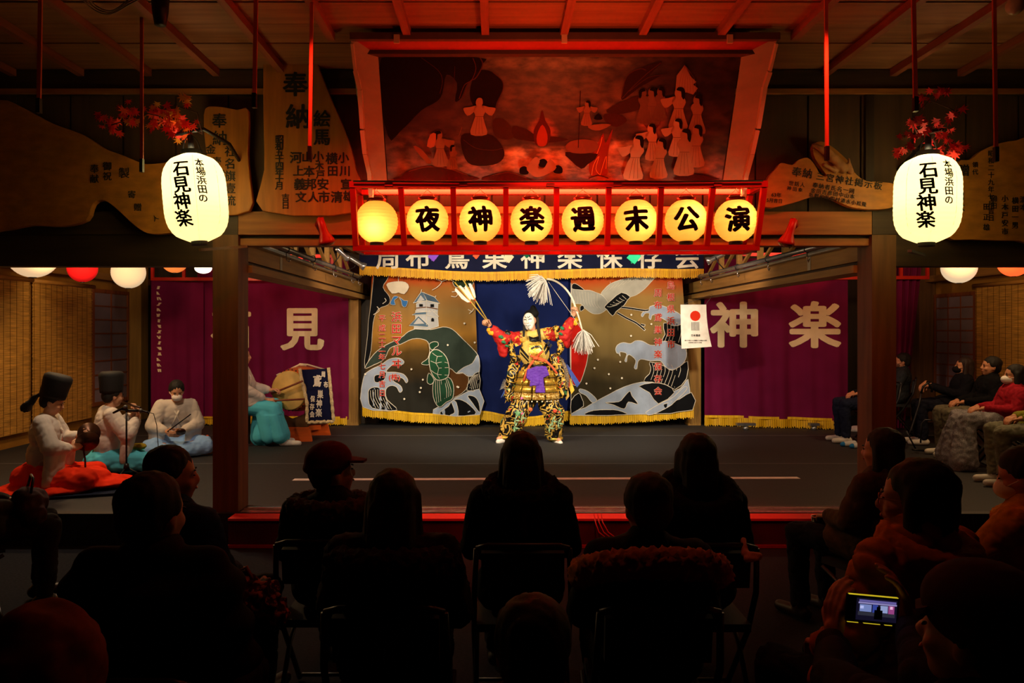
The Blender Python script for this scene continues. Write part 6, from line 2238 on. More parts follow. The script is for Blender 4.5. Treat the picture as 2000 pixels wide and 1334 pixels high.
def musician(label, loc, rot, J, hak, cap=True, yaw=0, pitch=0, mask_c=None, hakama=None, sleeves=None, hair_s='short', hcurl=.8, vox=.010):
    t = thing('person', label, 'person', (loc[0], loc[1], SF), None, rot)
    M = place(t)
    R = RH(yaw, pitch)
    hc, hr = M @ J['head'], M.to_3x3() @ R
    body(t, M, J, R, 1, vox, hcurl, SKIN_L)
    mb = MB(M)
    up = (J['neck'] - J['waist']).normalized()
    RT = Matrix((V((1, 0, 0)), up.cross(V((1, 0, 0))), up)).transposed()
    mb.ell(J['chest'], (.19, .13, .19), RT).ell(J['waist'], (.17, .135, .17), RT).cap(J['shol'], J['shor'], .075)
    mb.cap(J['neck'] - up * .06, J['neck'] - up * .02 + V((0, -.01, 0)), .09, .075)
    for n in 'lr':
        e, w = J['elb' + n], J['wri' + n]
        mb.cap(J['sho' + n], e, .08, .085).cap(e, w - (w - e) * .25, .085, .06)
    sleeves(mb, J)
    mb.blob('kimono', WKIM, t, .0105, 3, crease(.008, 7))
    # crossed collar
    for s in (-1, 1):
        MB(M).tube([J['neck'] + V((s * .06, -.02, .02)), J['neck'] + V((s * .06, .05, -.03)), J['chest'] + V((s * .01, .135, .02)), J['waist'] + V((-s * .05, .14, .05))], .012, 6).build('collar', mat('collar white', '#e4ddd4', .9), t, True)
    mh = MB(M)
    hakama(mh, J)
    mh.blob('hakama', hak, t, .0115, 3, folds(.016, 13, .45) if hakama.__name__ != 'hk_sit' else (lambda c: .014 * math.sin(math.atan2(c.y - loc[1] - .0, c.x - loc[0]) * 16 + c.z * 2) * min(1, (c.z < SF + .42) * 1.) + .006 * noise.noise(c * 9)))
    hair(t, hc, hr, hair_s)
    face_parts(t, hc, hr)
    if cap:
        eboshi(t, hc, hr)
    if mask_c:
        mask(t, hc, hr, mask_c)
    return t, M, J, hc, hr


def floor_pose(h=.0, lean=-8):
    """kneeling or cross-legged on the floor, facing +Y"""
    L = math.radians(lean)
    tr = lambda z, y=0: V((0, -math.sin(L) * (z - .15) + y, .15 + math.cos(L) * (z - .15)))
    J = dict(pel=V((0, 0, .17 + h)), waist=tr(.33 + h), chest=tr(.52 + h), neck=tr(.665 + h), head=tr(.81 + h, .03))
    for s, n in ((-1, 'l'), (1, 'r')):
        J['hip' + n] = V((s * .09, .02, .15 + h))
        J['kne' + n] = V((s * .2, .38, .12))
        J['ank' + n] = V((s * .06, .12, .08))
        J['foot' + n] = V((0, -1, 0)) * .6
        J['sho' + n] = tr(.63 + h) + V((s * .165, 0, 0))
        J['elb' + n] = V((s * .23, .14, .42 + h))
        J['wri' + n] = V((s * .05, .32, .46 + h))
        J['hd' + n] = V((-s * .3, .9, .2))
        J['pn' + n] = V((-s * 1, 0, 0))
    return J


def sl_hang(drop=.32, out=0.):
    def f(mb, J):
        for n in 'lr':
            e, w = J['elb' + n], J['wri' + n]
            mid = e.lerp(w, .55)
            for a in (0, .35, .7, 1):
                p = e.lerp(mid, a)
                mb.cap(p, p + V((0, -.03, -drop * (1 - .25 * a))), .05, .045)
            mb.slab([e + V((0, -.04, 0)), mid, mid + V((0, -.02, -drop * .8)), e + V((0, -.06, -drop))], .06)
    return f


def hk_kneel(mb, J):
    mb.cap((-.11, .03, .15), (-.21, .42, .13), .11, .1).cap((.11, .03, .15), (.21, .42, .13), .11, .1).ell((0, -.02, .15), (.22, .22, .15)).ell((0, .25, .12), (.27, .34, .11)).ell((0, .5, .07), (.26, .3, .055)).ell((0, .1, .05), (.36, .5, .05))


def hk_cross(mb, J):
    mb.ell((0, 0, .14), (.22, .2, .13)).ell((0, .2, .09), (.34, .24, .09))
    for s in (-1, 1):
        mb.cap((s * .1, .04, .16), (s * .3, .34, .13), .11, .1).cap((s * .3, .36, .11), (-s * .05, .42, .07), .095, .07)


# hand cymbal player, kneeling, facing the stage centre
J = floor_pose(.03, -6)
J['wril'] = V((-.07, .30, .50)); J['wrir'] = V((.09, .27, .40))
J['hdl'] = V((.3, .9, .3)); J['hdr'] = V((-.3, .8, .5))
p = P(62, 960, 6.5)
t, M, J, hc, hr = musician('kneeling musician in tall black cap and scarlet hakama playing small hand cymbals', (p.x, 6.62), -72, J, ORH, True, 0, -22, None, hk_kneel, sl_hang(.34))
# tassel of hair behind the cap
b = hc + hr @ V((0, -.11, .04))
MB().cap(b, b + V((-.06, -.0, -.03)), .018, .02).cap(b + V((-.06, 0, -.03)), b + V((-.15, -.0, -.13)), .022, .045).blob('hair_tassel', HAIR, t, .008, 2, strand(.012, 80))
cy = thing('hand_cymbal', 'dark round hand cymbal held up by the kneeling musician', 'cymbal', M @ V((0, .36, .52)))
BRZ = mat('dark bronze', '#4a2c1c', .35, .6, .2)
for c_, d_ in ((V((-.01, .40, .53)), V((1, .5, .2))), (V((.06, .40, .46)), V((1, .3, -.4)))):
    R_ = (M.to_3x3() @ d_.normalized()).to_track_quat('Z', 'Y').to_matrix()
    MB().lathe([(0, .02), (.03, .018), (.04, .002), (.1, -.004), (.1, -.008), (.04, -.003), (0, -.002)], M @ c_, 32, R_).build('disc', BRZ, cy, True)
MB(M).tube([V((.05, .36, .42)), V((.06, .38, .3)), V((.05, .38, .22))], .008, 6).build('cord', mat('dark red cord', '#4a1410', .8), cy, True)
cu = thing('floor_cushion', 'dark blue flat cushion under the kneeling musician in scarlet', 'cushion', (p.x + .1, 6.6, SF))
MB(M).box((0, .2, .012), (.72, .95, .024)).build('cushion_body', cloth_m('dark blue cushion', '#1c2438'), cu)

# flute player, cross-legged
J = floor_pose(.0, -4)
J['wril'] = V((-.0, .27, .60)); J['wrir'] = V((.17, .28, .58))
J['elbl'] = V((-.22, .12, .42)); J['elbr'] = V((.26, .16, .42))
J['hdl'] = V((.45, .3, .8)); J['hdr'] = V((-.1, .1, 1))
J['pnl'] = V((.3, -.9, .2)); J['pnr'] = V((-.2, -.9, .1))
p = P(205, 925, 7.5)
t, M, J, hc, hr = musician('cross-legged musician in tall black cap and cyan hakama playing a flute', (p.x, 7.5), -52, J, CYAN, True, 8, -6, None, hk_cross, sl_hang(.26))
fl = thing('flute', 'dark bamboo flute held at the lips of the cyan-trousered musician', 'flute', M @ V((.1, .28, .68)))
MB(M).tube([V((-.1, .17, .735)), V((.32, .27, .70))], .011, 10).build('pipe', mat('flute bamboo', '#3a1c10', .4), fl, True)
for i in range(6):
    q_ = V((-.1, .17, .735)).lerp(V((.32, .27, .70)), .35 + i * .09)
    MB(M).ell(q_ + V((0, .002, .0095)), (.005, .005, .003), None, 8, 5).build('finger_hole', BLACK, fl)
MB(M).ell((-.1, .34, .24), (.12, .08, .03)).blob('knee_cloth', cloth_m('olive cloth', '#8a7a24'), t, .01, 2, folds(.01, 20, 1))
# third musician, no cap
J = floor_pose(-.02, -14)
J['wril'] = V((-.04, .34, .30)); J['wrir'] = V((.12, .33, .31))
J['elbl'] = V((-.24, .16, .36)); J['elbr'] = V((.26, .16, .36))
J['hdl'] = V((.6, .7, -.2)); J['hdr'] = V((-.3, .9, -.2))
p = P(338, 882, 8.7)
t, M, J, hc, hr = musician('bare-headed masked musician in white with pale blue hakama, head bowed over a small gong', (p.x, 8.75), -150, J, PBLUE, False, 0, -24, '#efe6e2', hk_cross, sl_hang(.22))
gg = thing('small_gong', 'small metal gong and striker in the hands of the bare-headed musician', 'gong', M @ V((.04, .42, .33)))
MB(M).lathe([(0, 0), (.05, .0), (.055, .012), (.05, .03), (.045, .03), (.048, .012), (0, .006)], (-.02, .44, .30), 24, M3(40, 'X')).build('bowl', BRZ, gg, True)
MB(M).tube([V((.12, .40, .32)), V((-.12, .5, .52))], .007, 6).build('striker', BM, gg, True)
MB(M).tube([V((0, .125, .5)), V((0, .15, .42)), V((.01, .16, .3))], .012, 6).build('chest_cord', mat('violet cord', '#6a70b0', .8), t, True)
# drummer on a stool, mostly behind the post
J = chair_pose(-3)
J['elbl'] = V((-.24, .12, .74)); J['elbr'] = V((.24, .12, .74))
J['wril'] = V((-.15, .40, .70)); J['wrir'] = V((.12, .38, .60))
J['hdl'] = V((.15, 1, .1)); J['hdr'] = V((-.1, 1, -.02))
J['pnl'] = V((.3, 0, -1)); J['pnr'] = V((-.3, 0, -1))
J['knel'] = V((-.13, .44, .50)); J['kner'] = V((.14, .46, .48)); J['ankl'] = V((-.13, .50, .085)); J['ankr'] = V((.14, .62, .085))


def hk_sit(mb, J):
    mb.ell(J['pel'], (.2, .16, .12))
    for s, n in ((-1, 'l'), (1, 'r')):
        mb.cap(J['hip' + n], J['kne' + n], .12, .1)
        mb.cap(J['kne' + n], J['ank' + n] + V((0, -.06, .05)), .1, .12)
        mb.cap(J['kne' + n] + V((0, -.1, -.05)), J['ank' + n] + V((0, -.2, .05)), .1, .1)
    mb.cap((-.05, .3, .4), (0, .3, .12), .12, .14)


dx, dy = P(497, 868, 9.35).x, 9.35
t, M, J, hc, hr = musician('seated drummer in white top and cyan hakama holding two sticks, mostly behind the post', (P(470, 860, 9.3).x - .05, 9.35), -82, J, CYAN, False, 0, 0, None, hk_sit, sl_hang(.16), hcurl=.95)
for n, (a, b_) in (('l', (V((-.15, .46, .68)), V((.02, .82, .83)))), ('r', (V((.12, .44, .585)), V((.10, .86, .60))))):
    s_ = thing('drumstick', 'wooden drumstick in the drummer\'s ' + ('raised hand, pointing up at the drum' if n == 'l' else 'lowered hand, held level'), 'drumstick', M @ a)
    MB(M).tube([a + (a - b_) * .2, b_], .013, 10).build('stick', mat('stick wood', '#7a3a20', .5), s_, True)
for n in 'lr':
    a = J['ank' + n]
    MB(M).cap(a + V((0, -.04, -.045)), a + V((0, .17, -.055)), .046, .034).cap(a + V((0, -.02, .03)), a + V((0, -.02, -.04)), .04, .045).blob('tabi_sock', mat('white tabi', '#f0ece6', .8), t, .008, 2)
st = thing('stool', 'low dark stool under the seated drummer', 'stool', M @ V((0, 0, 0)))
MB(M).box((0, -.02, .40), (.34, .34, .04)).build('seat', BLACK, st)
for sx in (-.13, .13):
    for sy in (-.15, .11):
        MB(M).box((sx, sy, .19), (.035, .035, .38)).build('leg', BLACK, st)

# ================================================================ THE MASKED DANCER
YD = 9.68
Q = lambda px, py, dy=0.: P(px, py, YD + dy)
dn = thing('person', 'masked dancer centre stage in red and gold brocade armour, arms raised', 'person', V((Q(1036, 0).x, YD, SF)))
# head turned towards the arrows
hcc = Q(1035, 626)
HR = Matrix.Rotation(math.radians(180 + 22 - 44), 3, 'Z')      # faces the hall, turned to the arrow hand
HR = Matrix.Rotation(math.radians(180 - 18), 3, 'Z') @ Matrix.Rotation(math.radians(6), 3, 'Y')
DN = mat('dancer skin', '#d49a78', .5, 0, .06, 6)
mb = MB()
sL, sR = Q(1012, 660), Q(1076, 652)
eL, eR = Q(981, 662, -.12), Q(1102, 655, -.1)
wL, wR = Q(957, 637, -.2), Q(1120, 617, -.18)
mb.ell(Q(1043, 690), (.16, .1, .19)).ell(Q(1046, 722), (.14, .1, .15)).ell(Q(1048, 750), (.16, .12, .12))
mb.cap(sL, sR, .06).cap(Q(1043, 668), Q(1039, 638), .055, .05)
head_prims(mb, hcc, HR, 1.05)
mb.cap(sL, eL, .05, .04).cap(eL, wL, .04, .028).cap(sR, eR, .05, .04).cap(eR, wR, .04, .028)
kL, kR = Q(1010, 806, -.1), Q(1082, 808, -.08)
aL, aR = Q(988, 852, -.02), Q(1084, 855, -.02)
mb.cap(Q(1036, 760), kL, .08, .06).cap(kL, aL, .055, .038).cap(Q(1060, 760), kR, .08, .06).cap(kR, aR, .055, .038)
mb.cap(aL, aL + V((-.1, -.1, -.02)), .036, .03).cap(aR, aR + V((.05, -.12, -.02)), .036, .03)
hm = MB()
hand_prims(hm, wL, Q(949, 625, -.24) - wL, V((-.2, -.6, -.3)), -1, 1.0, 1.12, .8)
hand_prims(hm, wR, Q(1124, 600, -.2) - wR, V((-.3, -.8, .3)), 1, 1.0, 1.12, .8)
mb.blob('body', DN, dn, .011, 3, None, fuse(hm.mesh('h'), .0055, 1))
# white mask with painted features
fm = MB()
f_ = lambda p, r: fm.ell(hcc + HR @ (V(p) * 1.12), V(r) * 1.12, HR)
f_((0, .05, -.005), (.073, .06, .1))
f_((0, .062, -.07), (.05, .05, .05))
fm.cap(hcc + HR @ V((0, .125, .01)), hcc + HR @ V((0, .142, -.03)), .008, .015)
f_((.03, .09, -.02), (.022, .02, .02))
f_((-.03, .09, -.02), (.022, .02, .02))
mk = fm.blob('white_mask', mat('white mask paint', '#efe9df', .35), dn, .007, 3)


def on_mask(pts, w, m, name, push=.0):
    """painted line laid on the mask surface"""
    bv = BVHTree.FromObject(mk, bpy.context.evaluated_depsgraph_get())
    out = []
    for a, b in pts:
        o = hcc + HR @ V((a, .4, b))
        d = HR @ V((0, -1, 0))
        inv = XF[mk.name].inverted()
        h = bv.ray_cast(inv @ o, inv.to_3x3() @ d)
        out.append((XF[mk.name] @ h[0]) - d * .0015 if h[0] is not None else hcc + HR @ V((a, .12, b)))
    MB().tube(out, w, 6).build(name, m, dn, True)


for s in (-1, 1):
    on_mask([(s * .012, .03), (s * .03, .05), (s * .058, .066)], .0042, EYE, 'painted_eyebrow')
    on_mask([(s * .014, .008), (s * .034, .016), (s * .055, .012)], .0055, EYE, 'painted_eye')
    on_mask([(s * .02, -.058), (s * .034, -.066), (s * .03, -.08)], .003, mat('grey whisker', '#5a5450', .7), 'painted_whisker')
on_mask([(-.026, -.072), (0, -.066), (.026, -.072)], .004, EYE, 'painted_moustache')
on_mask([(-.016, -.088), (.016, -.088)], .0055, mat('mask lips', '#6a3030', .5), 'painted_mouth')
on_mask([(0, -.105), (0, -.118)], .009, mat('chin tuft', '#6a6468', .7), 'painted_beard')
on_mask([(-.006, .03), (-.004, .055)], .0025, EYE, 'painted_frown')
# black cap, side hair
MB().ell(hcc + HR @ V((0, -.02, .06)), (.085, .1, .085), HR).cap(hcc + V((.05, .02, .1)), hcc + V((.045, .02, .17)), .075, .04).blob('black_cap', mat('black gauze cap', '#141414', .8), dn, .01, 3)
hb = MB()
hb.cap(hcc + V((.1, -.02, .03)), hcc + V((.11, -.06, -.12)), .022, .02).cap(hcc + V((.11, -.06, -.12)), Q(1056, 668, -.14), .022, .012)
hb.cap(hcc + V((-.075, -.03, -.04)), Q(1023, 656, -.15), .02, .016)
hb.ell(hcc + HR @ V((0, -.06, .0)), (.085, .06, .09), HR)
hb.blob('long_hair', HAIR, dn, .008, 2, strand(.006, 70))
# costume
REDB = mat('red brocade', '#b81410', .7, 0, .3, 14, col2='#d89a2c', sharp=(.6, .64))
GRN = mat('green embroidery', '#1c7a50', .7)
BLG = mat('black gold brocade', '#0d0b0b', .45, 0, 0, 22, col2='#d8a83c', sharp=(.5, .54))
GOLD = mat('gold lame', '#f0c050', .32, .65, .25, 45, bump=.25)
YEL = mat('pale gold satin', '#d8b85c', .6, 0, .1, 6)
# swirling brocade: distorted wave in gold on black
sw = bpy.data.materials.new('swirl brocade')
sw.use_nodes = True
nt = sw.node_tree
b_ = nt.nodes['Principled BSDF']
tc = nd(nt, 'ShaderNodeTexCoord')
wn = nd(nt, 'ShaderNodeTexNoise')
wn.inputs['Scale'].default_value = 6
wn.inputs['Detail'].default_value = .6
wn.inputs['Distortion'].default_value = 1.6
nt.links.new(tc.outputs['Object'], wn.inputs['Vector'])
w1 = nd(nt, 'ShaderNodeMath', operation='MULTIPLY')
w1.inputs[1].default_value = 11
nt.links.new(wn.outputs['Fac'], w1.inputs[0])
wv = nd(nt, 'ShaderNodeMath', operation='PINGPONG')
wv.inputs[1].default_value = 1
nt.links.new(w1.outputs[0], wv.inputs[0])
rp = nd(nt, 'ShaderNodeValToRGB')
rp.color_ramp.elements[0].position = .56
rp.color_ramp.elements[0].color = hx('#0b0a0a')
rp.color_ramp.elements[1].position = .66
rp.color_ramp.elements[1].color = hx('#d8b050')
nt.links.new(wv.outputs[0], rp.inputs[0])
n2 = nd(nt, 'ShaderNodeTexNoise')
n2.inputs['Scale'].default_value = 9
nt.links.new(tc.outputs['Object'], n2.inputs['Vector'])
r2 = nd(nt, 'ShaderNodeValToRGB')
r2.color_ramp.interpolation = 'CONSTANT'
r2.color_ramp.elements[0].color = (0, 0, 0, 1)
r2.color_ramp.elements[1].position = .62
r2.color_ramp.elements[1].color = (1, 1, 1, 1)
nt.links.new(n2.outputs['Fac'], r2.inputs[0])
mx = nd(nt, 'ShaderNodeMix', data_type='RGBA')
nt.links.new(r2.outputs[0], mx.inputs['Factor'])
nt.links.new(rp.outputs[0], mx.inputs[6])
r3 = nd(nt, 'ShaderNodeValToRGB')
r3.color_ramp.interpolation = 'CONSTANT'
for pz, cc in ((.5, '#3c7a4c'), (.56, '#6aa070')):
    e = r3.color_ramp.elements.new(pz)
    e.color = hx(cc)
r3.color_ramp.elements[0].color = hx('#c83c2c')
n3 = nd(nt, 'ShaderNodeTexNoise')
n3.inputs['Scale'].default_value = 4
nt.links.new(tc.outputs['Object'], n3.inputs['Vector'])
nt.links.new(n3.outputs['Fac'], r3.inputs[0])
nt.links.new(r3.outputs[0], mx.inputs[7])
nt.links.new(mx.outputs[2], b_.inputs['Base Color'])
b_.inputs['Roughness'].default_value = .4
MATS['swirl'] = sw

for nm, S, E_, W_, drop in (('a', sL, eL, wL, Q(983, 690, -.1)), ('b', sR, eR, wR, Q(1108, 672, -.08))):
    s_ = MB()
    s_.cap(S, E_, .085, .1).cap(E_, W_.lerp(E_, .25), .1, .06).cap(E_, drop, .09, .06).cap(S.lerp(E_, .6), drop, .08, .06)
    sl = s_.blob('sleeve', REDB, dn, .01, 3, folds(.012, 16, 1))
    cuff = W_.lerp(E_, .17)
    MB().cap(cuff, W_.lerp(E_, .05), .04, .034).blob('cuff', cloth_m('navy cuff', '#1a1c38'), dn, .008, 1)
    MB().ell(W_ + V((.02 if nm == 'a' else .03, -.0, -.08)), (.045, .03, .05)).ell(W_ + V((-.01 if nm == 'a' else .05, -.01, -.05)), (.035, .03, .03)).blob('yellow_ribbon', mat('yellow ribbon', '#e8a818', .7), dn, .007, 2, folds(.012, 30, 1))
# embroidery sprigs on the sleeves
for px, py, r_ in ((978, 658, .045), (984, 668, .035), (1098, 641, .035), (1095, 652, .03), (990, 676, .03)):
    MB().ell(Q(px, py, -.215), (r_, .02, r_ * .55), M3(25, 'Y')).blob('embroidery', GRN, dn, .006, 1, folds(.008, 40, 1))
for pts in ([(991, 652), (996, 668), (999, 686), (1003, 700)], [(1086, 642), (1092, 660), (1096, 678), (1092, 688)]):
    g = MB()
    for a, b in zip(pts, pts[1:]):
        g.cap(Q(*a, -.13), Q(*b, -.12), .045, .04)
    g.blob('shoulder_guard', BLG, dn, .008, 2, folds(.01, 30, 1))
# vest
v_ = MB()
v_.ell(Q(1044, 690), (.205, .145, .2)).ell(Q(1046, 722), (.18, .14, .17)).cap(sL + V((.02, 0, .01)), sR + V((-.02, 0, .01)), .08)
vest = v_.blob('gold_vest', YEL, dn, .009, 3, folds(.008, 14, .6))


def drape(polys, m, name, target, off=.004, d=V((0, 1, 0)), thick=.003, k=1):
    """lay flat shapes given by drawn points onto a garment already built"""
    bv = BVHTree.FromObject(target, bpy.context.evaluated_depsgraph_get())
    inv = XF[target.name].inverted()
    vs, fs = [], []
    for pts in polys:
        bm = flat_poly(smooth_poly(pts, k) if k > 1 else pts)
        me = bpy.data.meshes.new('x')
        bm.to_mesh(me)
        bm.free()
        bend(me, 4)
        n = len(vs)
        for v in me.vertices:
            p = Q(v.co.x, v.co.y)
            o = V((p.x, YD - 1, p.z))
            h = bv.ray_cast(inv @ o, d)
            vs.append((XF[target.name] @ h[0] - d * off) if h[0] is not None else V((p.x, YD - .1, p.z)))
        fs += [tuple(n + i for i in p.vertices) for p in me.polygons]
    mb = MB()
    mb.add(vs, fs)
    return mb.build(name, m, dn, False, None, thick)


zz = lambda pts: [(860 + x / 3.8125, 530 + y / 3.8125) for x, y in pts]
drape([zz([(596, 560), (596, 582), (655, 652), (655, 628)]), zz([(596, 596), (596, 612), (655, 676), (655, 662)]),
       zz([(800, 515), (812, 530), (770, 590), (765, 570)]), zz([(818, 535), (830, 548), (780, 622), (774, 600)])], BLACK, 'black_stripe', vest)
for q_ in ([(530, 462), (612, 462), (600, 545), (560, 560), (530, 500)], [(760, 430), (880, 405), (870, 480), (800, 510), (770, 470)]):
    drape([zz(q_)], mat('red gold brocade', '#a01c10', .5, 0, 0, 26, col2='#e0b040', sharp=(.48, .54)), 'shoulder_panel', vest, .006)
drape([zz([(660, 540), (700, 522), (748, 525), (762, 560), (755, 650), (670, 650), (655, 600)])], GOLD, 'breast_plate', vest, .012, thick=.008)
drape([zz([(655, 480), (690, 492), (740, 478), (748, 520), (700, 530), (664, 520)])], BLACK, 'black_collar', vest, .014, thick=.01)
drape([zz([(668, 570), (700, 552), (735, 552), (755, 575), (752, 590), (735, 566), (700, 566), (676, 582)])], BLACK, 'plate_edge', vest, .022)
for x, y in ((700, 562), (735, 562), (670, 620), (690, 600), (720, 598)):
    MB().ell(Q(860 + x / 3.8125, 530 + y / 3.8125, -.19), (.006, .004, .006), None, 8, 5).build('bead', WHITE_INK, dn, True)
# wide brocade side folds and fur at the hips
for pts, r0 in (([(1008, 702), (1002, 725), (998, 750), (996, 775)], .07), ([(1082, 700), (1090, 720), (1096, 745), (1098, 768)], .07)):
    g = MB()
    for a, b in zip(pts, pts[1:]):
        g.cap(Q(*a, -.02), Q(*b, -.02), r0, r0)
    g.blob('brocade_sleeve', sw, dn, .009, 2, folds(.02, 18, .8))
FURG = mat('grey fur', '#8a7a68', .9, 0, .4, 60)
for pts in ([(1007, 705), (1003, 718), (1001, 735)], [(1084, 695), (1096, 706), (1103, 722), (1106, 740), (1105, 755)], [(992, 745), (989, 755), (991, 765)]):
    g = MB()
    for a, b in zip(pts, pts[1:]):
        g.cap(Q(*a, .02), Q(*b, .02), .035, .035)
    g.blob('hip_fur', FURG, dn, .007, 1, lambda c: .02 * noise.noise(c * 70) + .015 * noise.noise(c * 140))
# armour skirt: three sectors of three gold rows
cxs = Q(1047, 0).x
core = MB().lathe([(0, 0), (.275, 0), (.27, .05), (.2, .42), (.15, .5), (0, .5)], V((cxs, YD, Q(0, 779).z)), 40, None, 1., .75).build('skirt_lining', BLG, dn, True)
zt_, zb_ = Q(0, 722).z, Q(0, 778).z
for a0, a1 in ((-132, -104), (-101, -71), (-68, -34), (-170, -135), (-30, 5)):
    for r in range(4):
        h0 = zb_ + (zt_ - zb_) * r / 4
        h1 = zb_ + (zt_ - zb_) * (r + .9) / 4

        def pl(u, v, a0=a0, a1=a1, h0=h0, h1=h1):
            a = math.radians(a0 + (a1 - a0) * u)
            z = h0 + (h1 - h0) * v
            rr = .315 - .09 * (z - zb_) / (zt_ - zb_) + .012 * (1 - v)
            return V((cxs + rr * math.cos(a), YD + rr * .78 * math.sin(a), z))
        MB().grid(pl, 8, 2).build('armour_plate', GOLD if r % 4 else mat('gold brocade plate', '#a87a24', .4, .3, .3, 50, col2='#f0d080', sharp=(.48, .55)), dn, True, None, .006)
for i in range(11):
    a = math.radians(-150 + 12 * i)
    MB().ell((cxs + .325 * math.cos(a), YD + .25 * math.sin(a), zb_ - .02), (.011, .011, .011), None, 8, 6).build('bead', mat('pearl', '#e8e0c8', .3), dn, True)
# purple sash with bow
SASH = mat('purple sash', '#5a28a8', .7, 0, .12, 8)
yb = -.34
g = MB()
g.ell(Q(1047, 722, yb), (.03, .03, .035)).slab([Q(1047, 716, yb), Q(1066, 715, yb), Q(1073, 733, yb - .01), Q(1058, 740, yb), Q(1047, 726, yb)], .045).slab([Q(1047, 716, yb), Q(1030, 722, yb), Q(1028, 738, yb), Q(1036, 744, yb), Q(1047, 728, yb)], .045)
g.slab([Q(1040, 724, yb), Q(1052, 724, yb), Q(1053, 752, yb - .02), Q(1034, 755, yb - .02)], .04)
g.slab([Q(1050, 726, yb), Q(1060, 728, yb), Q(1065, 767, yb - .02), Q(1046, 767, yb - .02)], .035)
g.blob('sash_bow', SASH, dn, .007, 2, folds(.01, 26, .3))
# orange cords
ORC = mat('orange cord', '#d85a30', .7, 0, .15, 20)
for pts in ([(1046, 699), (1034, 715), (1026, 735), (1023, 745)], [(1048, 698), (1065, 704), (1078, 716), (1088, 730)], [(1046, 699), (1036, 695)], [(1048, 699), (1055, 690), (1060, 686)], [(1046, 702), (1056, 703), (1062, 706)]):
    MB().tube([Q(*p_, -.235 - .02 * i) for i, p_ in enumerate(pts)], .016, 8).build('cord', ORC, dn, True)
MB().ell(Q(1047, 700, -.25), (.04, .03, .028)).blob('cord_knot', ORC, dn, .007, 1, folds(.008, 40, 1))
MB().tube([Q(1030, 712, -.17), Q(1048, 716, -.22), Q(1070, 712, -.15)], .022, 8).build('waist_band', BLACK, dn, True)
# tabards behind, feathers
for px, c_, tl in (((1104, 712, 1133, 757), '#2444a0', 0), ((1104, 725, 1122, 770), '#d8b430', 0), ((1100, 735, 1112, 782), '#e8c060', 0), ((1108, 728, 1113, 762), '#b02828', 0), ((992, 752, 984, 778), '#2c50a8', 0), ((996, 752, 988, 776), '#8a8a38', 0), ((998, 760, 992, 788), '#c8a850', 0)):
    x0, y0, x1, y1 = px
    w = 9
    MB().slab([Q(x0 - w * .3, y0, .06), Q(x0 + w * .5, y0, .06), Q(x1, y1 - 8, .02), Q(x1 - w * .7, y1, .02)], .008).build('tabard', mat('tabard ' + c_, c_, .6, 0, .2, 20), dn)
fe = MB()
for i in range(16):
    a = math.radians(150 + i * 5)
    p0_ = Q(994, 752, .02)
    fe.tube([p0_, p0_ + V((-.05 - .004 * i, 0, .0 - .006 * i)) + V((.02 * math.cos(a), 0, .05 * math.sin(a) + .06))], [.005, .001], 4)
fe.build('feather_fringe', mat('grey feather', '#a8a8a0', .8), dn)
# trouser legs
for K, A_, nm in ((kL, aL, 'a'), (kR, aR, 'b')):
    g = MB()
    hp = Q(1036, 772, -.05) if nm == 'a' else Q(1062, 772, -.05)
    g.cap(hp, K, .12, .15).cap(K, A_ + V((0, 0, .05)), .145, .105)
    g.cap(K + V((0, 0, -.1)), A_ + V((.03 if nm == 'a' else -.03, 0, .06)), .13, .1)
    g.blob('brocade_trouser_leg', sw, dn, .01, 3, folds(.025, 13, .6))
    MB().lathe([(.09, 0), (.11, .0), (.105, .03), (.09, .03), (.09, 0)], A_ + V((0, 0, -.02)), 24).build('gold_hem', GOLD, dn, True)
for px, py in ((1005, 820), (1018, 815), (1078, 822), (1090, 826), (1072, 835), (1004, 835)):
    for q_ in range(3):
        MB().slab([Q(px, py, -.26), Q(px + 6 * math.cos(q_ * 1.2 - 1.2), py + 6 * math.sin(q_ * 1.2 - 1.2), -.265), Q(px + 12 * math.cos(q_ * 1.2 - 1), py + 12 * math.sin(q_ * 1.2 - 1), -.25), Q(px + 6 * math.cos(q_ * 1.2 - .7), py + 6 * math.sin(q_ * 1.2 - .7), -.265)], .004).build('leaf_embroidery', mat('sage embroidery', '#8ab088', .6), dn)
for px, py, r_, c_ in ((1020, 808, .02, '#d86a98'), (1084, 803, .028, '#d04028'), (1019, 778, .02, '#d86ab0'), (996, 800, .016, '#e04838'), (1036, 800, .03, '#c86a30')):
    MB().ell(Q(px, py, -.255), (r_, .012, r_)).blob('flower_embroidery', mat('bloom ' + c_, c_, .6), dn, .005, 1, folds(.005, 60, 1))
TB = mat('white tabi', '#f0ece6', .8)
MB().cap(aL + V((.0, .0, -.045)), aL + V((-.1, -.12, -.055)), .045, .036).cap(aL + V((0, 0, .03)), aL + V((0, 0, -.04)), .05).blob('tabi_sock', TB, dn, .008, 2)
MB().cap(aR + V((.0, .0, -.04)), aR + V((.06, -.14, -.05)), .045, .034).cap(aR + V((0, 0, .03)), aR + V((0, 0, -.04)), .05).blob('tabi_sock', TB, dn, .008, 2)

# bow, string, tassels
bw = thing('bow', 'white ceremonial bow with shredded white tassels held up by the dancer', 'bow', Q(1124, 608, -.24))
pts = smooth_poly([tuple(Q(*p_, -.24)) for p_ in ((1068, 545), (1080, 547), (1095, 555), (1108, 568), (1118, 584), (1125, 604), (1131, 622), (1137, 645))], 4, False)
MB().tube(pts, [.014 if i < 22 else .011 for i in range(len(pts))], 10).build('limb', mat('white bow lacquer', '#f0e8d4', .4), bw, True)
MB().tube([Q(1071, 550, -.25), Q(1092, 580, -.26), Q(1115, 612, -.26), Q(1137, 645, -.25)], .003, 5).build('string', mat('bow string', '#d8d0c0', .7), bw, True)


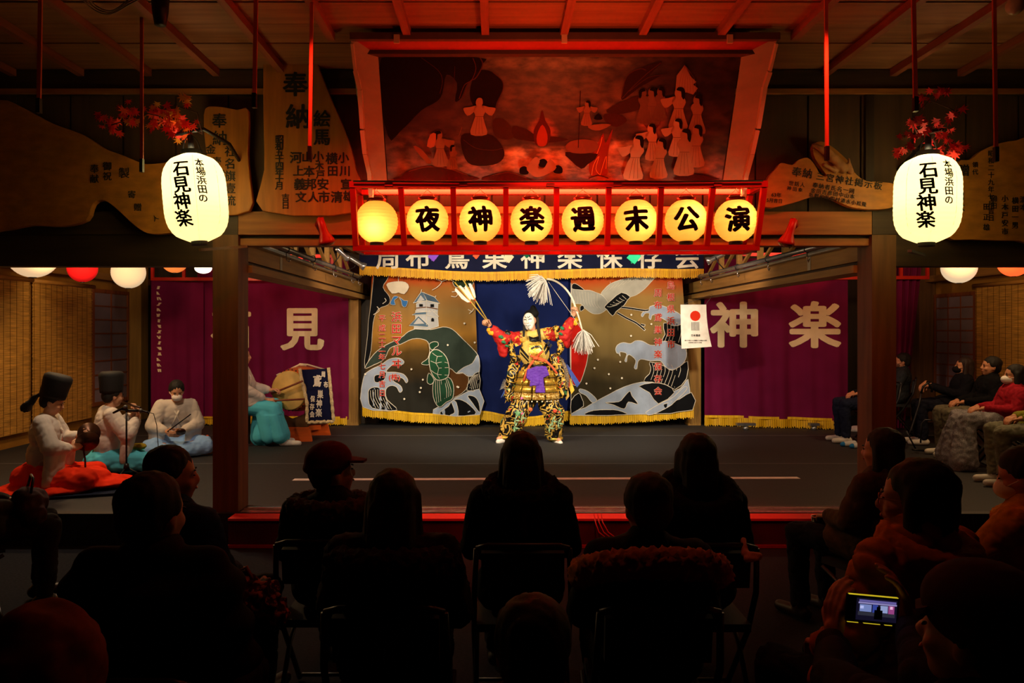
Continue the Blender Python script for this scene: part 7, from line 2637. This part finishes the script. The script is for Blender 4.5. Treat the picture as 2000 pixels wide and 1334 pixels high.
def shred(parent, c, dirs, n, L, seed, col='#f4f2ee'):
    rnd = random.Random(seed)
    mb = MB()
    for i in range(n):
        d = V(dirs[i % len(dirs)]) + V((rnd.gauss(0, .28), rnd.gauss(0, .3), rnd.gauss(0, .2)))
        d.normalize()
        l = L * rnd.uniform(.7, 1.1)
        s = d.orthogonal().normalized() * .006
        m1 = c + d * l * .5 + V((0, 0, .01))
        e = c + d * l + V((0, 0, -l * .25))
        mb.add([c - s, c + s, m1 + s, e + s * .8, e - s * .8, m1 - s], [(0, 1, 2, 5), (5, 2, 3, 4)])
    o = mb.build('paper_tassel', mat('shredded paper ' + col, col, .8, trans=.2), parent)
    return tag(o, 'shredded white paper tassel', kind='stuff')


shred(bw, Q(1066, 548, -.25), [(-1, 0, -.1), (-.9, 0, -.6), (-.6, 0, -1), (-.25, 0, -1), (-.9, 0, .15)], 150, .25, 4)
shred(bw, Q(1139, 644, -.25), [(-.35, 0, -1), (0, 0, -1), (.35, 0, -1), (.1, 0, -1)], 150, .25, 5)
# arrows
for k, (a, b, fl0, fl1, lab) in enumerate((((948, 624), (888, 551), (892, 560), (918, 590), 'white-fletched arrow, its shaft lower, in the dancer\'s fist'), ((950, 622), (903, 544), (912, 555), (927, 585), 'white-fletched arrow, its shaft upper, in the dancer\'s fist'))):
    A0, B0 = Q(*a, -.24), Q(*b, -.26)
    ar = thing('arrow', lab, 'arrow', A0, 'two arrows in the fist')
    MB().tube([A0 + (A0 - B0) * .03, B0], .008, 8).build('shaft', mat('arrow cane', '#c8a848', .5), ar, True)
    d = (B0 - A0).normalized()
    s = V((d.z, 0, -d.x))
    f0, f1 = Q(*fl0, -.255), Q(*fl1, -.25)
    for sg_ in (-1, 1):
        pts_ = [f1, f1 + s * sg_ * .03 + d * .02, f1 + s * sg_ * .058 + d * .10, f0 + s * sg_ * .05 - d * .02, f0 + s * sg_ * .02]
        MB().slab(pts_, .004).build('feather', mat('white feather', '#eae4da', .8), ar)
    MB().tube([f1 - d * .02, f1 - d * .0], .011, 8).build('binding', RED_L, ar, True)

for o in (TMP, FOBJ):
    bpy.data.objects.remove(o, do_unlink=True)
